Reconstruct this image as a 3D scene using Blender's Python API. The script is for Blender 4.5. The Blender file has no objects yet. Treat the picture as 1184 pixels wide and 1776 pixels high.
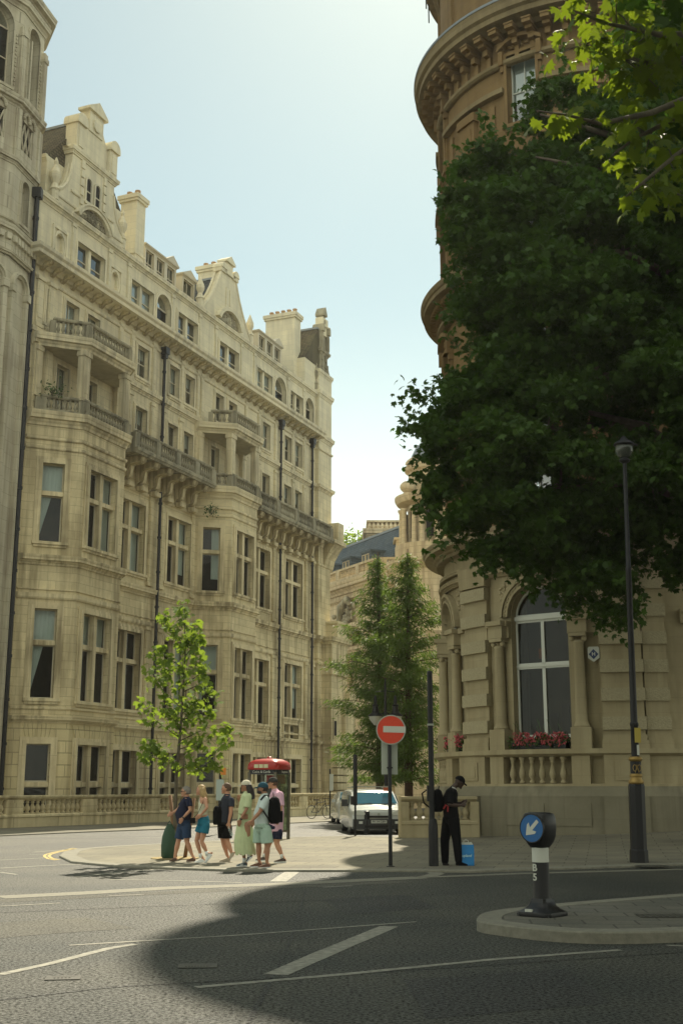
import bpy, math, random
from mathutils import Vector, Matrix, noise
import numpy as np
rnd = random.Random(7)
C = bpy.context.scene.collection
R = math.radians
PI = math.pi

# ------------------------------------------------------------------ camera, sky, sun, exposure
F = 2080.0; PITCH = math.atan(478 / F); CH = 1.62
cd = bpy.data.cameras.new('camera'); cam = bpy.data.objects.new('camera', cd); C.objects.link(cam)
cd.sensor_fit = 'VERTICAL'; cd.sensor_height = 36; cd.lens = 36 * F / 1776
cd.clip_start = 0.1; cd.clip_end = 3000
cam.location = (0, 0, CH); cam.rotation_euler = (R(90) + PITCH, 0, 0)
bpy.context.scene.camera = cam
SUN_EL = R(47.8); SUN_AZ = math.atan2(0.172, 0.985)       # azimuth measured from +Y towards +X
w = bpy.data.worlds.new('World'); bpy.context.scene.world = w; w.use_nodes = True
nt = w.node_tree; nt.nodes.clear()
def WN(t, **k):
    n = nt.nodes.new(t)
    for a, b in k.items(): setattr(n, a, b)
    return n
sky = WN('ShaderNodeTexSky', sky_type='NISHITA', sun_disc=False, sun_elevation=SUN_EL, sun_rotation=SUN_AZ,
         air_density=1.0, dust_density=0.5, ozone_density=1.6, altitude=20)
tint = WN('ShaderNodeMix', data_type='RGBA', blend_type='MULTIPLY'); tint.inputs[0].default_value = 1.0
tint.inputs[7].default_value = (1.06, 1.10, 0.80, 1)
nt.links.new(sky.outputs[0], tint.inputs[6])
tc = WN('ShaderNodeTexCoord'); mp = WN('ShaderNodeMapping'); mp.inputs['Scale'].default_value = (2.2, 2.2, 9.0)
nz = WN('ShaderNodeTexNoise'); nz.inputs['Scale'].default_value = 1.6; nz.inputs['Detail'].default_value = 7; nz.inputs['Roughness'].default_value = .62
cr = WN('ShaderNodeValToRGB'); cr.color_ramp.elements[0].position = .50; cr.color_ramp.elements[1].position = .78
nt.links.new(tc.outputs['Generated'], mp.inputs[0]); nt.links.new(mp.outputs[0], nz.inputs['Vector']); pass
cl = WN('ShaderNodeMix', data_type='RGBA'); cl.inputs[7].default_value = (10.6, 10.7, 8.9, 1)
cm = WN('ShaderNodeMath', operation='MULTIPLY')
hz = WN('ShaderNodeMapRange', interpolation_type='SMOOTHSTEP'); hz.inputs[1].default_value = .42; hz.inputs[2].default_value = .08; hz.inputs[3].default_value = .10; hz.inputs[4].default_value = .85
cm2 = WN('ShaderNodeMath', operation='MAXIMUM')
# thin veils ahead; bright cloud added behind the camera to light the facades
sx_ = WN('ShaderNodeSeparateXYZ'); nt.links.new(tc.outputs['Generated'], sx_.inputs[0])
hb = WN('ShaderNodeMapRange', interpolation_type='SMOOTHSTEP'); hb.inputs[1].default_value = .45; hb.inputs[2].default_value = -.25; hb.inputs[3].default_value = .05; hb.inputs[4].default_value = 1.0
nt.links.new(sx_.outputs[1], hb.inputs[0]); nt.links.new(hb.outputs[0], cm.inputs[1])
th = WN('ShaderNodeMapRange'); th.inputs[1].default_value = .05; th.inputs[2].default_value = 1.0; th.inputs[3].default_value = 0.0; th.inputs[4].default_value = .22
nt.links.new(hb.outputs[0], th.inputs[0]); ad_ = WN('ShaderNodeMath', operation='ADD'); nt.links.new(nz.outputs[0], ad_.inputs[0]); nt.links.new(th.outputs[0], ad_.inputs[1]); 
nt.links.new(ad_.outputs[0], cr.inputs[0]); nt.links.new(cr.outputs[0], cm.inputs[0]); nt.links.new(sx_.outputs[2], hz.inputs[0]); nt.links.new(cm.outputs[0], cm2.inputs[0]); nt.links.new(hz.outputs[0], cm2.inputs[1]); nt.links.new(cm2.outputs[0], cl.inputs[0]); nt.links.new(tint.outputs[2], cl.inputs[6])
bg = WN('ShaderNodeBackground'); bg.inputs[1].default_value = 0.079
wo = WN('ShaderNodeOutputWorld')
nt.links.new(cl.outputs[2], bg.inputs[0]); nt.links.new(bg.outputs[0], wo.inputs[0])
sl = bpy.data.lights.new('sun', 'SUN'); so = bpy.data.objects.new('sun', sl); C.objects.link(so)
sl.energy = 5.0; sl.angle = R(0.55); sl.color = (1.0, .90, .70)
sdir = Vector((math.sin(SUN_AZ) * math.cos(SUN_EL), math.cos(SUN_AZ) * math.cos(SUN_EL), math.sin(SUN_EL)))
so.rotation_euler = (-sdir).to_track_quat('-Z', 'Y').to_euler(); so.location = (20, 60, 60)
vs = bpy.context.scene.view_settings
HAZE = 0.0002
vs.view_transform = 'Standard'; vs.look = 'None'; vs.exposure = 0.80; vs.gamma = 1.0; vs.use_curve_mapping = False

# ------------------------------------------------------------------ helpers
def ray(px, py):
    dx = px - 592; up = 888 - py; c, s = math.cos(PITCH), math.sin(PITCH)
    return (dx, F * c - up * s, F * s + up * c)
def G(px, py, z=0.0):                       # where the sight line through a photo pixel meets the ground
    r = ray(px, py); t = (z - CH) / r[2]; return (r[0] * t, r[1] * t)
def AT(px, py, Y):                          # the same at a known distance
    r = ray(px, py); t = Y / r[1]; return (r[0] * t, Y, CH + r[2] * t)
def gz(x, y):                               # the ground climbs a little towards the right in front of the hotel
    a = min(max(x - 5.0, 0), 12); b = min(max((y - 29.0) / 9.0, 0), 1)
    return .043 * a * b

class MB:
    def __init__(s): s.v = []; s.f = []; s.m = []
    def face(s, pts, mi=0):
        n = len(s.v); s.v += [tuple(p) for p in pts]; s.f.append(list(range(n, n + len(pts)))); s.m.append(mi)
    def add(s, vs_, fs, mi=0):
        n = len(s.v); s.v += [tuple(p) for p in vs_]
        for f in fs: s.f.append([i + n for i in f]); s.m.append(mi)
    def box(s, x0, x1, y0, y1, z0, z1, mi=0, T=None):
        p = [(x0, y0, z0), (x1, y0, z0), (x1, y1, z0), (x0, y1, z0), (x0, y0, z1), (x1, y0, z1), (x1, y1, z1), (x0, y1, z1)]
        if T: p = [T(*q) for q in p]
        s.add(p, [(0, 3, 2, 1), (4, 5, 6, 7), (0, 1, 5, 4), (1, 2, 6, 5), (2, 3, 7, 6), (3, 0, 4, 7)], mi)
    def prism(s, pts, a, b, T, mi=0):       # pts in (p,q); extruded from a to b; T(p,e,q)
        n = len(pts)
        s.add([T(p, a, q) for p, q in pts] + [T(p, b, q) for p, q in pts],
              [list(range(n)), list(range(2 * n - 1, n - 1, -1))] + [(i, i + n, (i + 1) % n + n, (i + 1) % n) for i in range(n)], mi)
    def ring(s, rings, mi=0, cap=True, closed=True):
        n = len(rings[0]); b = len(s.v)
        for r_ in rings: s.v += [tuple(p) for p in r_]
        for i in range(len(rings) - 1):
            for j in range(n if closed else n - 1):
                k = (j + 1) % n
                s.f.append([b + i * n + j, b + i * n + k, b + (i + 1) * n + k, b + (i + 1) * n + j]); s.m.append(mi)
        if cap and closed:
            s.f.append([b + j for j in range(n)][::-1]); s.m.append(mi)
            s.f.append([b + (len(rings) - 1) * n + j for j in range(n)]); s.m.append(mi)
    def lathe(s, prof, cx=0, cy=0, seg=10, mi=0, sx=1, sy=1, z0=0):
        s.ring([[(cx + r_ * sx * math.cos(2 * PI * j / seg), cy + r_ * sy * math.sin(2 * PI * j / seg), z0 + z) for j in range(seg)] for r_, z in prof], mi)
    def tube(s, pts, rad, seg=8, mi=0, squash=1.0):
        pts = [Vector(p) for p in pts]; n = len(pts)
        if not hasattr(rad, '__len__'): rad = [rad] * n
        rings = []; prev = None
        for i, p in enumerate(pts):
            d = (pts[min(i + 1, n - 1)] - pts[max(i - 1, 0)]).normalized()
            if prev is None: a = d.orthogonal().normalized()
            else:
                a = prev - d * prev.dot(d)
                a = a.normalized() if a.length > 1e-6 else d.orthogonal().normalized()
            prev = a; b = d.cross(a)
            rings.append([p + (a * math.cos(2 * PI * j / seg) + b * math.sin(2 * PI * j / seg) * squash) * rad[i] for j in range(seg)])
        s.ring(rings, mi)
    def sphere(s, c, r, seg=10, rg=7, mi=0, sx=1, sy=1, sz=1):
        s.ring([[(c[0] + r * sx * math.sin(PI * i / rg) * math.cos(2 * PI * j / seg), c[1] + r * sy * math.sin(PI * i / rg) * math.sin(2 * PI * j / seg), c[2] - r * sz * math.cos(PI * i / rg)) for j in range(seg)]
                for i in [.02] + list(range(1, rg)) + [rg - .02]], mi)
    def build(s, name, mats, parent=None, smooth=False, loc=None, auto=False):
        me = bpy.data.meshes.new(name); me.from_pydata(s.v, [], s.f)
        mats = mats if isinstance(mats, (list, tuple)) else [mats]
        for m_ in mats: me.materials.append(m_)
        if len(mats) > 1: me.polygons.foreach_set('material_index', s.m)
        me.validate(clean_customdata=False)
        if smooth: me.polygons.foreach_set('use_smooth', [True] * len(me.polygons))
        if auto: me.set_sharp_from_angle(angle=R(35))
        me.update()
        o = bpy.data.objects.new(name, me); C.objects.link(o)
        if parent: o.parent = parent
        if loc: o.location = loc
        return o
def tag(o, label=None, cat=None, group=None, kind=None):
    if label: o['label'] = label
    if cat: o['category'] = cat
    if group: o['group'] = group
    if kind: o['kind'] = kind
    return o
def empty(name, loc=(0, 0, 0), rz=0, label=None, cat=None, group=None):
    o = bpy.data.objects.new(name, None); C.objects.link(o); o.location = loc; o.rotation_euler = (0, 0, rz); o.empty_display_size = .2
    return tag(o, label, cat, group)
def copy_tree(o, parent=None, loc=None):
    c = o.copy(); C.objects.link(c); c.parent = parent
    if loc is not None: c.location = loc
    for ch in list(o.children): copy_tree(ch, c)
    return c
def dup(o, parent, loc, rz=0, sc=None):
    c = o.copy(); C.objects.link(c); c.parent = parent; c.location = loc; c.rotation_euler = (0, 0, rz)
    if sc: c.scale = sc
    return c

# ------------------------------------------------------------------ materials
def mat(name, col, rough=.7, metal=0.0, spec=.4, noise_amt=0, nscale=3.0, bump=0, bscale=40, col2=None, emit=None, trans=0):
    m = bpy.data.materials.new(name); m.use_nodes = True; t = m.node_tree; b = t.nodes['Principled BSDF']
    b.inputs['Base Color'].default_value = (*col, 1); b.inputs['Roughness'].default_value = rough
    b.inputs['Metallic'].default_value = metal; b.inputs['Specular IOR Level'].default_value = spec
    tcn = t.nodes.new('ShaderNodeTexCoord')
    if noise_amt or col2:
        nn = t.nodes.new('ShaderNodeTexNoise'); nn.inputs['Scale'].default_value = nscale; nn.inputs['Detail'].default_value = 6; nn.inputs['Roughness'].default_value = .6
        t.links.new(tcn.outputs['Object'], nn.inputs['Vector'])
        rp = t.nodes.new('ShaderNodeValToRGB'); rp.color_ramp.elements[0].position = .3; rp.color_ramp.elements[1].position = .7
        c2 = col2 if col2 else tuple(c * (1 - noise_amt) for c in col)
        rp.color_ramp.elements[0].color = (*c2, 1); rp.color_ramp.elements[1].color = (*col, 1)
        t.links.new(nn.outputs[0], rp.inputs[0]); t.links.new(rp.outputs[0], b.inputs['Base Color'])
    if bump:
        n2 = t.nodes.new('ShaderNodeTexNoise'); n2.inputs['Scale'].default_value = bscale; n2.inputs['Detail'].default_value = 4
        t.links.new(tcn.outputs['Object'], n2.inputs['Vector'])
        bp = t.nodes.new('ShaderNodeBump'); bp.inputs['Strength'].default_value = bump; bp.inputs['Distance'].default_value = .02
        t.links.new(n2.outputs[0], bp.inputs['Height']); t.links.new(bp.outputs[0], b.inputs['Normal'])
    return m

def stone(name, c1, c2, stain, cyl=None, bw=1.05, bh=.40, mort=.011, mdark=.60, var=.09, streak=.8, bump=.3, haze_lift=None):
    """ashlar: block joints and per-block tone, mottling, rain streaks"""
    m = bpy.data.materials.new(name); m.use_nodes = True; t = m.node_tree; L_ = t.links; b = t.nodes['Principled BSDF']
    b.inputs['Roughness'].default_value = .88; b.inputs['Specular IOR Level'].default_value = .25
    def N(ty, **k):
        n = t.nodes.new(ty)
        for a, v in k.items(): setattr(n, a, v)
        return n
    tcn = N('ShaderNodeTexCoord'); sp = N('ShaderNodeSeparateXYZ'); L_.new(tcn.outputs['Object'], sp.inputs[0])
    if cyl:
        at = N('ShaderNodeMath', operation='ARCTAN2'); L_.new(sp.outputs[1], at.inputs[0]); L_.new(sp.outputs[0], at.inputs[1])
        hu = N('ShaderNodeMath', operation='MULTIPLY'); hu.inputs[1].default_value = cyl; L_.new(at.outputs[0], hu.inputs[0])
    else:
        hu = N('ShaderNodeMath', operation='SUBTRACT'); L_.new(sp.outputs[0], hu.inputs[0]); L_.new(sp.outputs[1], hu.inputs[1])
    cb = N('ShaderNodeCombineXYZ'); L_.new(hu.outputs[0], cb.inputs[0]); L_.new(sp.outputs[2], cb.inputs[1])
    br = N('ShaderNodeTexBrick'); br.inputs['Scale'].default_value = 1; br.inputs['Brick Width'].default_value = bw; br.inputs['Row Height'].default_value = bh
    br.inputs['Mortar Size'].default_value = mort; br.inputs['Mortar Smooth'].default_value = .3; br.inputs['Bias'].default_value = 0
    br.inputs['Color1'].default_value = (1 - var, 1 - var, 1 - var, 1); br.inputs['Color2'].default_value = (1 + var * .3,) * 3 + (1,); br.inputs['Mortar'].default_value = (mdark,) * 3 + (1,)
    L_.new(cb.outputs[0], br.inputs['Vector'])
    n1 = N('ShaderNodeTexNoise'); n1.inputs['Scale'].default_value = .55; n1.inputs['Detail'].default_value = 8; n1.inputs['Roughness'].default_value = .65; L_.new(tcn.outputs['Object'], n1.inputs['Vector'])
    r1 = N('ShaderNodeValToRGB'); r1.color_ramp.elements[0].position = .35; r1.color_ramp.elements[1].position = .65
    r1.color_ramp.elements[0].color = (*c2, 1); r1.color_ramp.elements[1].color = (*c1, 1); L_.new(n1.outputs[0], r1.inputs[0])
    mu = N('ShaderNodeMix', data_type='RGBA', blend_type='MULTIPLY'); mu.inputs[0].default_value = 1; L_.new(r1.outputs[0], mu.inputs[6]); L_.new(br.outputs[0], mu.inputs[7])
    # streaks: noise stretched along z, patchy
    mp_ = N('ShaderNodeMapping'); mp_.inputs['Scale'].default_value = (3.2, 3.2, .22); L_.new(tcn.outputs['Object'], mp_.inputs[0])
    n2 = N('ShaderNodeTexNoise'); n2.inputs['Scale'].default_value = 1.0; n2.inputs['Detail'].default_value = 5; L_.new(mp_.outputs[0], n2.inputs['Vector'])
    n3 = N('ShaderNodeTexNoise'); n3.inputs['Scale'].default_value = .28; n3.inputs['Detail'].default_value = 3; L_.new(tcn.outputs['Object'], n3.inputs['Vector'])
    m3 = N('ShaderNodeMath', operation='MULTIPLY'); L_.new(n2.outputs[0], m3.inputs[0]); L_.new(n3.outputs[0], m3.inputs[1])
    r3 = N('ShaderNodeMapRange'); r3.inputs[1].default_value = .215; r3.inputs[2].default_value = .36; r3.inputs[3].default_value = 0; r3.inputs[4].default_value = streak; L_.new(m3.outputs[0], r3.inputs[0])
    m4 = N('ShaderNodeMix', data_type='RGBA'); m4.inputs[7].default_value = (*stain, 1); L_.new(r3.outputs[0], m4.inputs[0]); L_.new(mu.outputs[2], m4.inputs[6])
    last = m4.outputs[2]
    if haze_lift:      # paler towards the top: haze and sky light put into the stone colour
        zr = N('ShaderNodeMapRange', interpolation_type='SMOOTHSTEP'); zr.inputs[1].default_value = haze_lift[0]; zr.inputs[2].default_value = haze_lift[1]; zr.inputs[3].default_value = 0; zr.inputs[4].default_value = haze_lift[2]; L_.new(sp.outputs[2], zr.inputs[0])
        m6 = N('ShaderNodeMix', data_type='RGBA'); m6.inputs[7].default_value = (*haze_lift[3], 1); L_.new(zr.outputs[0], m6.inputs[0]); L_.new(last, m6.inputs[6]); last = m6.outputs[2]
    L_.new(last, b.inputs['Base Color'])
    n5 = N('ShaderNodeTexNoise'); n5.inputs['Scale'].default_value = 14; n5.inputs['Detail'].default_value = 5; L_.new(tcn.outputs['Object'], n5.inputs['Vector'])
    ad = N('ShaderNodeMath', operation='MULTIPLY_ADD'); ad.inputs[1].default_value = .35; L_.new(n5.outputs[0], ad.inputs[0]); 
    iv = N('ShaderNodeMath', operation='SUBTRACT'); iv.inputs[0].default_value = 1; L_.new(br.outputs['Fac'], iv.inputs[1]); L_.new(iv.outputs[0], ad.inputs[2])
    bp = N('ShaderNodeBump'); bp.inputs['Strength'].default_value = bump; bp.inputs['Distance'].default_value = .03; L_.new(ad.outputs[0], bp.inputs['Height']); L_.new(bp.outputs[0], b.inputs['Normal'])
    return m

def glass(name='window_glass', tintc=(.75, .8, .78), refl=.0):
    m = bpy.data.materials.new(name); m.use_nodes = True; t = m.node_tree; t.nodes.clear()
    o = t.nodes.new('ShaderNodeOutputMaterial'); tr = t.nodes.new('ShaderNodeBsdfTransparent'); gl = t.nodes.new('ShaderNodeBsdfGlossy')
    tr.inputs[0].default_value = (*tintc, 1); gl.inputs['Roughness'].default_value = .03; gl.inputs[0].default_value = (.9, .95, .95, 1)
    fr = t.nodes.new('ShaderNodeFresnel'); fr.inputs[0].default_value = 1.55
    ad = t.nodes.new('ShaderNodeMath'); ad.operation = 'MULTIPLY_ADD'; ad.inputs[1].default_value = 0.5; ad.inputs[2].default_value = refl
    tcn = t.nodes.new('ShaderNodeTexCoord'); nn = t.nodes.new('ShaderNodeTexNoise'); nn.inputs['Scale'].default_value = 1.3; bp = t.nodes.new('ShaderNodeBump'); bp.inputs['Strength'].default_value = .12; bp.inputs['Distance'].default_value = .05
    t.links.new(tcn.outputs['Object'], nn.inputs['Vector']); t.links.new(nn.outputs[0], bp.inputs['Height']); t.links.new(bp.outputs[0], gl.inputs['Normal'])
    mx = t.nodes.new('ShaderNodeMixShader')
    t.links.new(fr.outputs[0], ad.inputs[0]); t.links.new(ad.outputs[0], mx.inputs[0]); t.links.new(tr.outputs[0], mx.inputs[1]); t.links.new(gl.outputs[0], mx.inputs[2]); t.links.new(mx.outputs[0], o.inputs[0])
    return m
def leafmat(name, c1, c2, trans=.35, tcol=None, rough=.45):
    m = bpy.data.materials.new(name); m.use_nodes = True; t = m.node_tree; b = t.nodes['Principled BSDF']; out = t.nodes['Material Output']
    g = t.nodes.new('ShaderNodeNewGeometry'); rp = t.nodes.new('ShaderNodeValToRGB')
    rp.color_ramp.elements[0].color = (*c1, 1); rp.color_ramp.elements[1].color = (*c2, 1)
    t.links.new(g.outputs['Random Per Island'], rp.inputs[0]); t.links.new(rp.outputs[0], b.inputs['Base Color'])
    b.inputs['Roughness'].default_value = rough; b.inputs['Specular IOR Level'].default_value = .3
    tl = t.nodes.new('ShaderNodeBsdfTranslucent')
    if tcol: tl.inputs[0].default_value = (*tcol, 1)
    else: t.links.new(rp.outputs[0], tl.inputs[0])
    mx = t.nodes.new('ShaderNodeMixShader'); mx.inputs[0].default_value = trans
    t.links.new(b.outputs[0], mx.inputs[1]); t.links.new(tl.outputs[0], mx.inputs[2]); t.links.new(mx.outputs[0], out.inputs[0])
    return m
STONE = stone('portland_stone', (.75, .65, .40), (.54, .455, .27), (.22, .17, .09), var=.13, streak=.62, haze_lift=(14.0, 31.0, .45, (.80, .78, .64)))
STONE_RUST = stone('rusticated_stone', (.70, .60, .35), (.56, .47, .26), (.28, .22, .14), bw=1.3, bh=.52, mort=.03, mdark=.6)
STONE_TRIM = stone('moulded_stone', (.77, .67, .425), (.54, .455, .28), (.20, .16, .09), bw=1.6, bh=3.0, mort=.008, var=.06, haze_lift=(14.0, 31.0, .45, (.80, .78, .64)))
STONE_OLD = stone('weathered_stone', (.44, .40, .28), (.27, .25, .18), (.13, .12, .085), bw=1.2, bh=2.0, mort=.008, streak=.8)
TOWER_ST = stone('tower_stone', (.58, .54, .41), (.48, .44, .32), (.30, .26, .19), bw=1.2, bh=.6)
SLATE = stone('slate_roof', (.085, .095, .10), (.06, .068, .075), (.12, .11, .07), bw=.3, bh=.16, mort=.02, mdark=.4, var=.35, streak=.3)
TILE = stone('brown_tile_roof', (.15, .125, .08), (.10, .085, .055), (.16, .15, .08), bw=.28, bh=.17, mort=.03, mdark=.35, var=.3, streak=.5)
GLASS = glass(); GLASS_UP = glass('upper_window_glass', (.7, .75, .75), .16)
SASH = mat('cream_painted_timber', (.52, .47, .34), .5)
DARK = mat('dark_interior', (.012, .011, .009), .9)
CURT = mat('pale_curtain', (.62, .66, .62), .8)
IRON = mat('black_painted_iron', (.009, .009, .010), .42, spec=.3)
LEAD = mat('lead_flashing', (.20, .23, .25), .55)
POT = mat('clay_pot', (.42, .27, .15), .8, noise_amt=.3)
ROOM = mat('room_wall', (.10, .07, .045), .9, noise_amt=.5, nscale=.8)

# ------------------------------------------------------------------ wall construction
def plane_frame(p0, p1):
    e = Vector((p1[0] - p0[0], p1[1] - p0[1])); l = e.length; e /= l; o = Vector((e.y, -e.x))
    return (lambda s, of, z: (p0[0] + e.x * s + o.x * of, p0[1] + e.y * s + o.y * of, z)), l
def wall_panel(mb, T, s0, s1, z0, z1, holes, depth=.35, extra=(), mi=0, off=0.0):
    """holes: (a, b, za, zb[, 'arch'])"""
    ss = sorted(set([s0, s1] + [h[0] for h in holes] + [h[1] for h in holes] + list(extra)))
    zs = sorted(set([z0, z1] + [h[2] for h in holes] + [h[3] for h in holes]))
    ss = [s for s in ss if s0 - 1e-6 <= s <= s1 + 1e-6]; zs = [z for z in zs if z0 - 1e-6 <= z <= z1 + 1e-6]
    for i in range(len(ss) - 1):
        for j in range(len(zs) - 1):
            cs, cz = (ss[i] + ss[i + 1]) / 2, (zs[j] + zs[j + 1]) / 2
            if any(h[0] < cs < h[1] and h[2] < cz < h[3] for h in holes): continue
            mb.face([T(ss[i], off, zs[j]), T(ss[i + 1], off, zs[j]), T(ss[i + 1], off, zs[j + 1]), T(ss[i], off, zs[j + 1])], mi)
    for h in holes:
        a, b, za, zb = h[:4]; i0, i1 = off, off - depth
        arch = len(h) > 4
        if arch:
            r_ = (b - a) / 2; zsp = zb - r_; K = 12
            arc = [(a + r_ - r_ * math.cos(PI * k / K), zsp + r_ * math.sin(PI * k / K)) for k in range(K + 1)]
            for k in range(K):
                (sa, qa), (sb, qb) = arc[k], arc[k + 1]
                mb.face([T(sa, i0, qa), T(sb, i0, qb), T(sb, i0, zb), T(sa, i0, zb)], mi)
                mb.face([T(sa, i0, qa), T(sa, i1, qa), T(sb, i1, qb), T(sb, i0, qb)], mi)
            ztop = zsp
        else:
            ztop = zb
            mb.face([T(a, i0, zb), T(a, i1, zb), T(b, i1, zb), T(b, i0, zb)], mi)
        mb.face([T(a, i0, za), T(a, i1, za), T(a, i1, ztop), T(a, i0, ztop)], mi)
        mb.face([T(b, i0, za), T(b, i0, ztop), T(b, i1, ztop), T(b, i1, za)], mi)
        mb.face([T(a, i0, za), T(b, i0, za), T(b, i1, za), T(a, i1, za)], mi)
def sweep(mb, path, prof, mi=0, closed=False, cap=True):
    """profile (offset outwards, z) swept along a plan polyline with mitres; outwards = right-hand side"""
    n = len(path); ms = []
    for i in range(n):
        dirs = []
        if i > 0 or closed: a, b = path[i - 1], path[i]; dirs.append(Vector((b[0] - a[0], b[1] - a[1])).normalized())
        if i < n - 1 or closed: a, b = path[i], path[(i + 1) % n]; dirs.append(Vector((b[0] - a[0], b[1] - a[1])).normalized())
        ns = [Vector((d_.y, -d_.x)) for d_ in dirs]
        m_ = ns[0] if len(ns) == 1 else (ns[0] + ns[1]).normalized()
        k = 1.0 if len(ns) == 1 else 1 / max(.35, m_.dot(ns[0]))
        ms.append(m_ * k)
    rings = [[(path[i][0] + ms[i].x * o, path[i][1] + ms[i].y * o, z) for o, z in prof] for i in range(n)]
    if closed: rings.append(rings[0])
    mb.ring(rings, mi, cap=cap and not closed, closed=True)
def cornice(z0, z1, p, ins=-.05):
    """a classical cornice profile from z0 up to z1 projecting p"""
    h = z1 - z0
    return [(ins, z0), (p * .18, z0), (p * .25, z0 + h * .18), (p * .45, z0 + h * .30), (p * .5, z0 + h * .42), (p * .88, z0 + h * .46), (p * .88, z0 + h * .70), (p * .94, z0 + h * .74), (p, z0 + h * .92), (p, z1), (ins, z1 + .04 * h)]
def band(z0, z1, p, ins=-.05):
    return [(ins, z0), (p * .6, z0), (p, z0 + (z1 - z0) * .35), (p, z1), (ins, z1 + .01)]
BALP = [(.085, 0), (.085, .06), (.055, .09), (.05, .13), (.088, .22), (.095, .30), (.075, .40), (.045, .52), (.04, .60), (.06, .63), (.06, .66), (.045, .69), (.085, .74), (.085, .80)]
def bal_prof(h, wdt=1.0): return [(r_ * wdt * 1.0, z / .80 * h) for r_, z in BALP]

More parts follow.
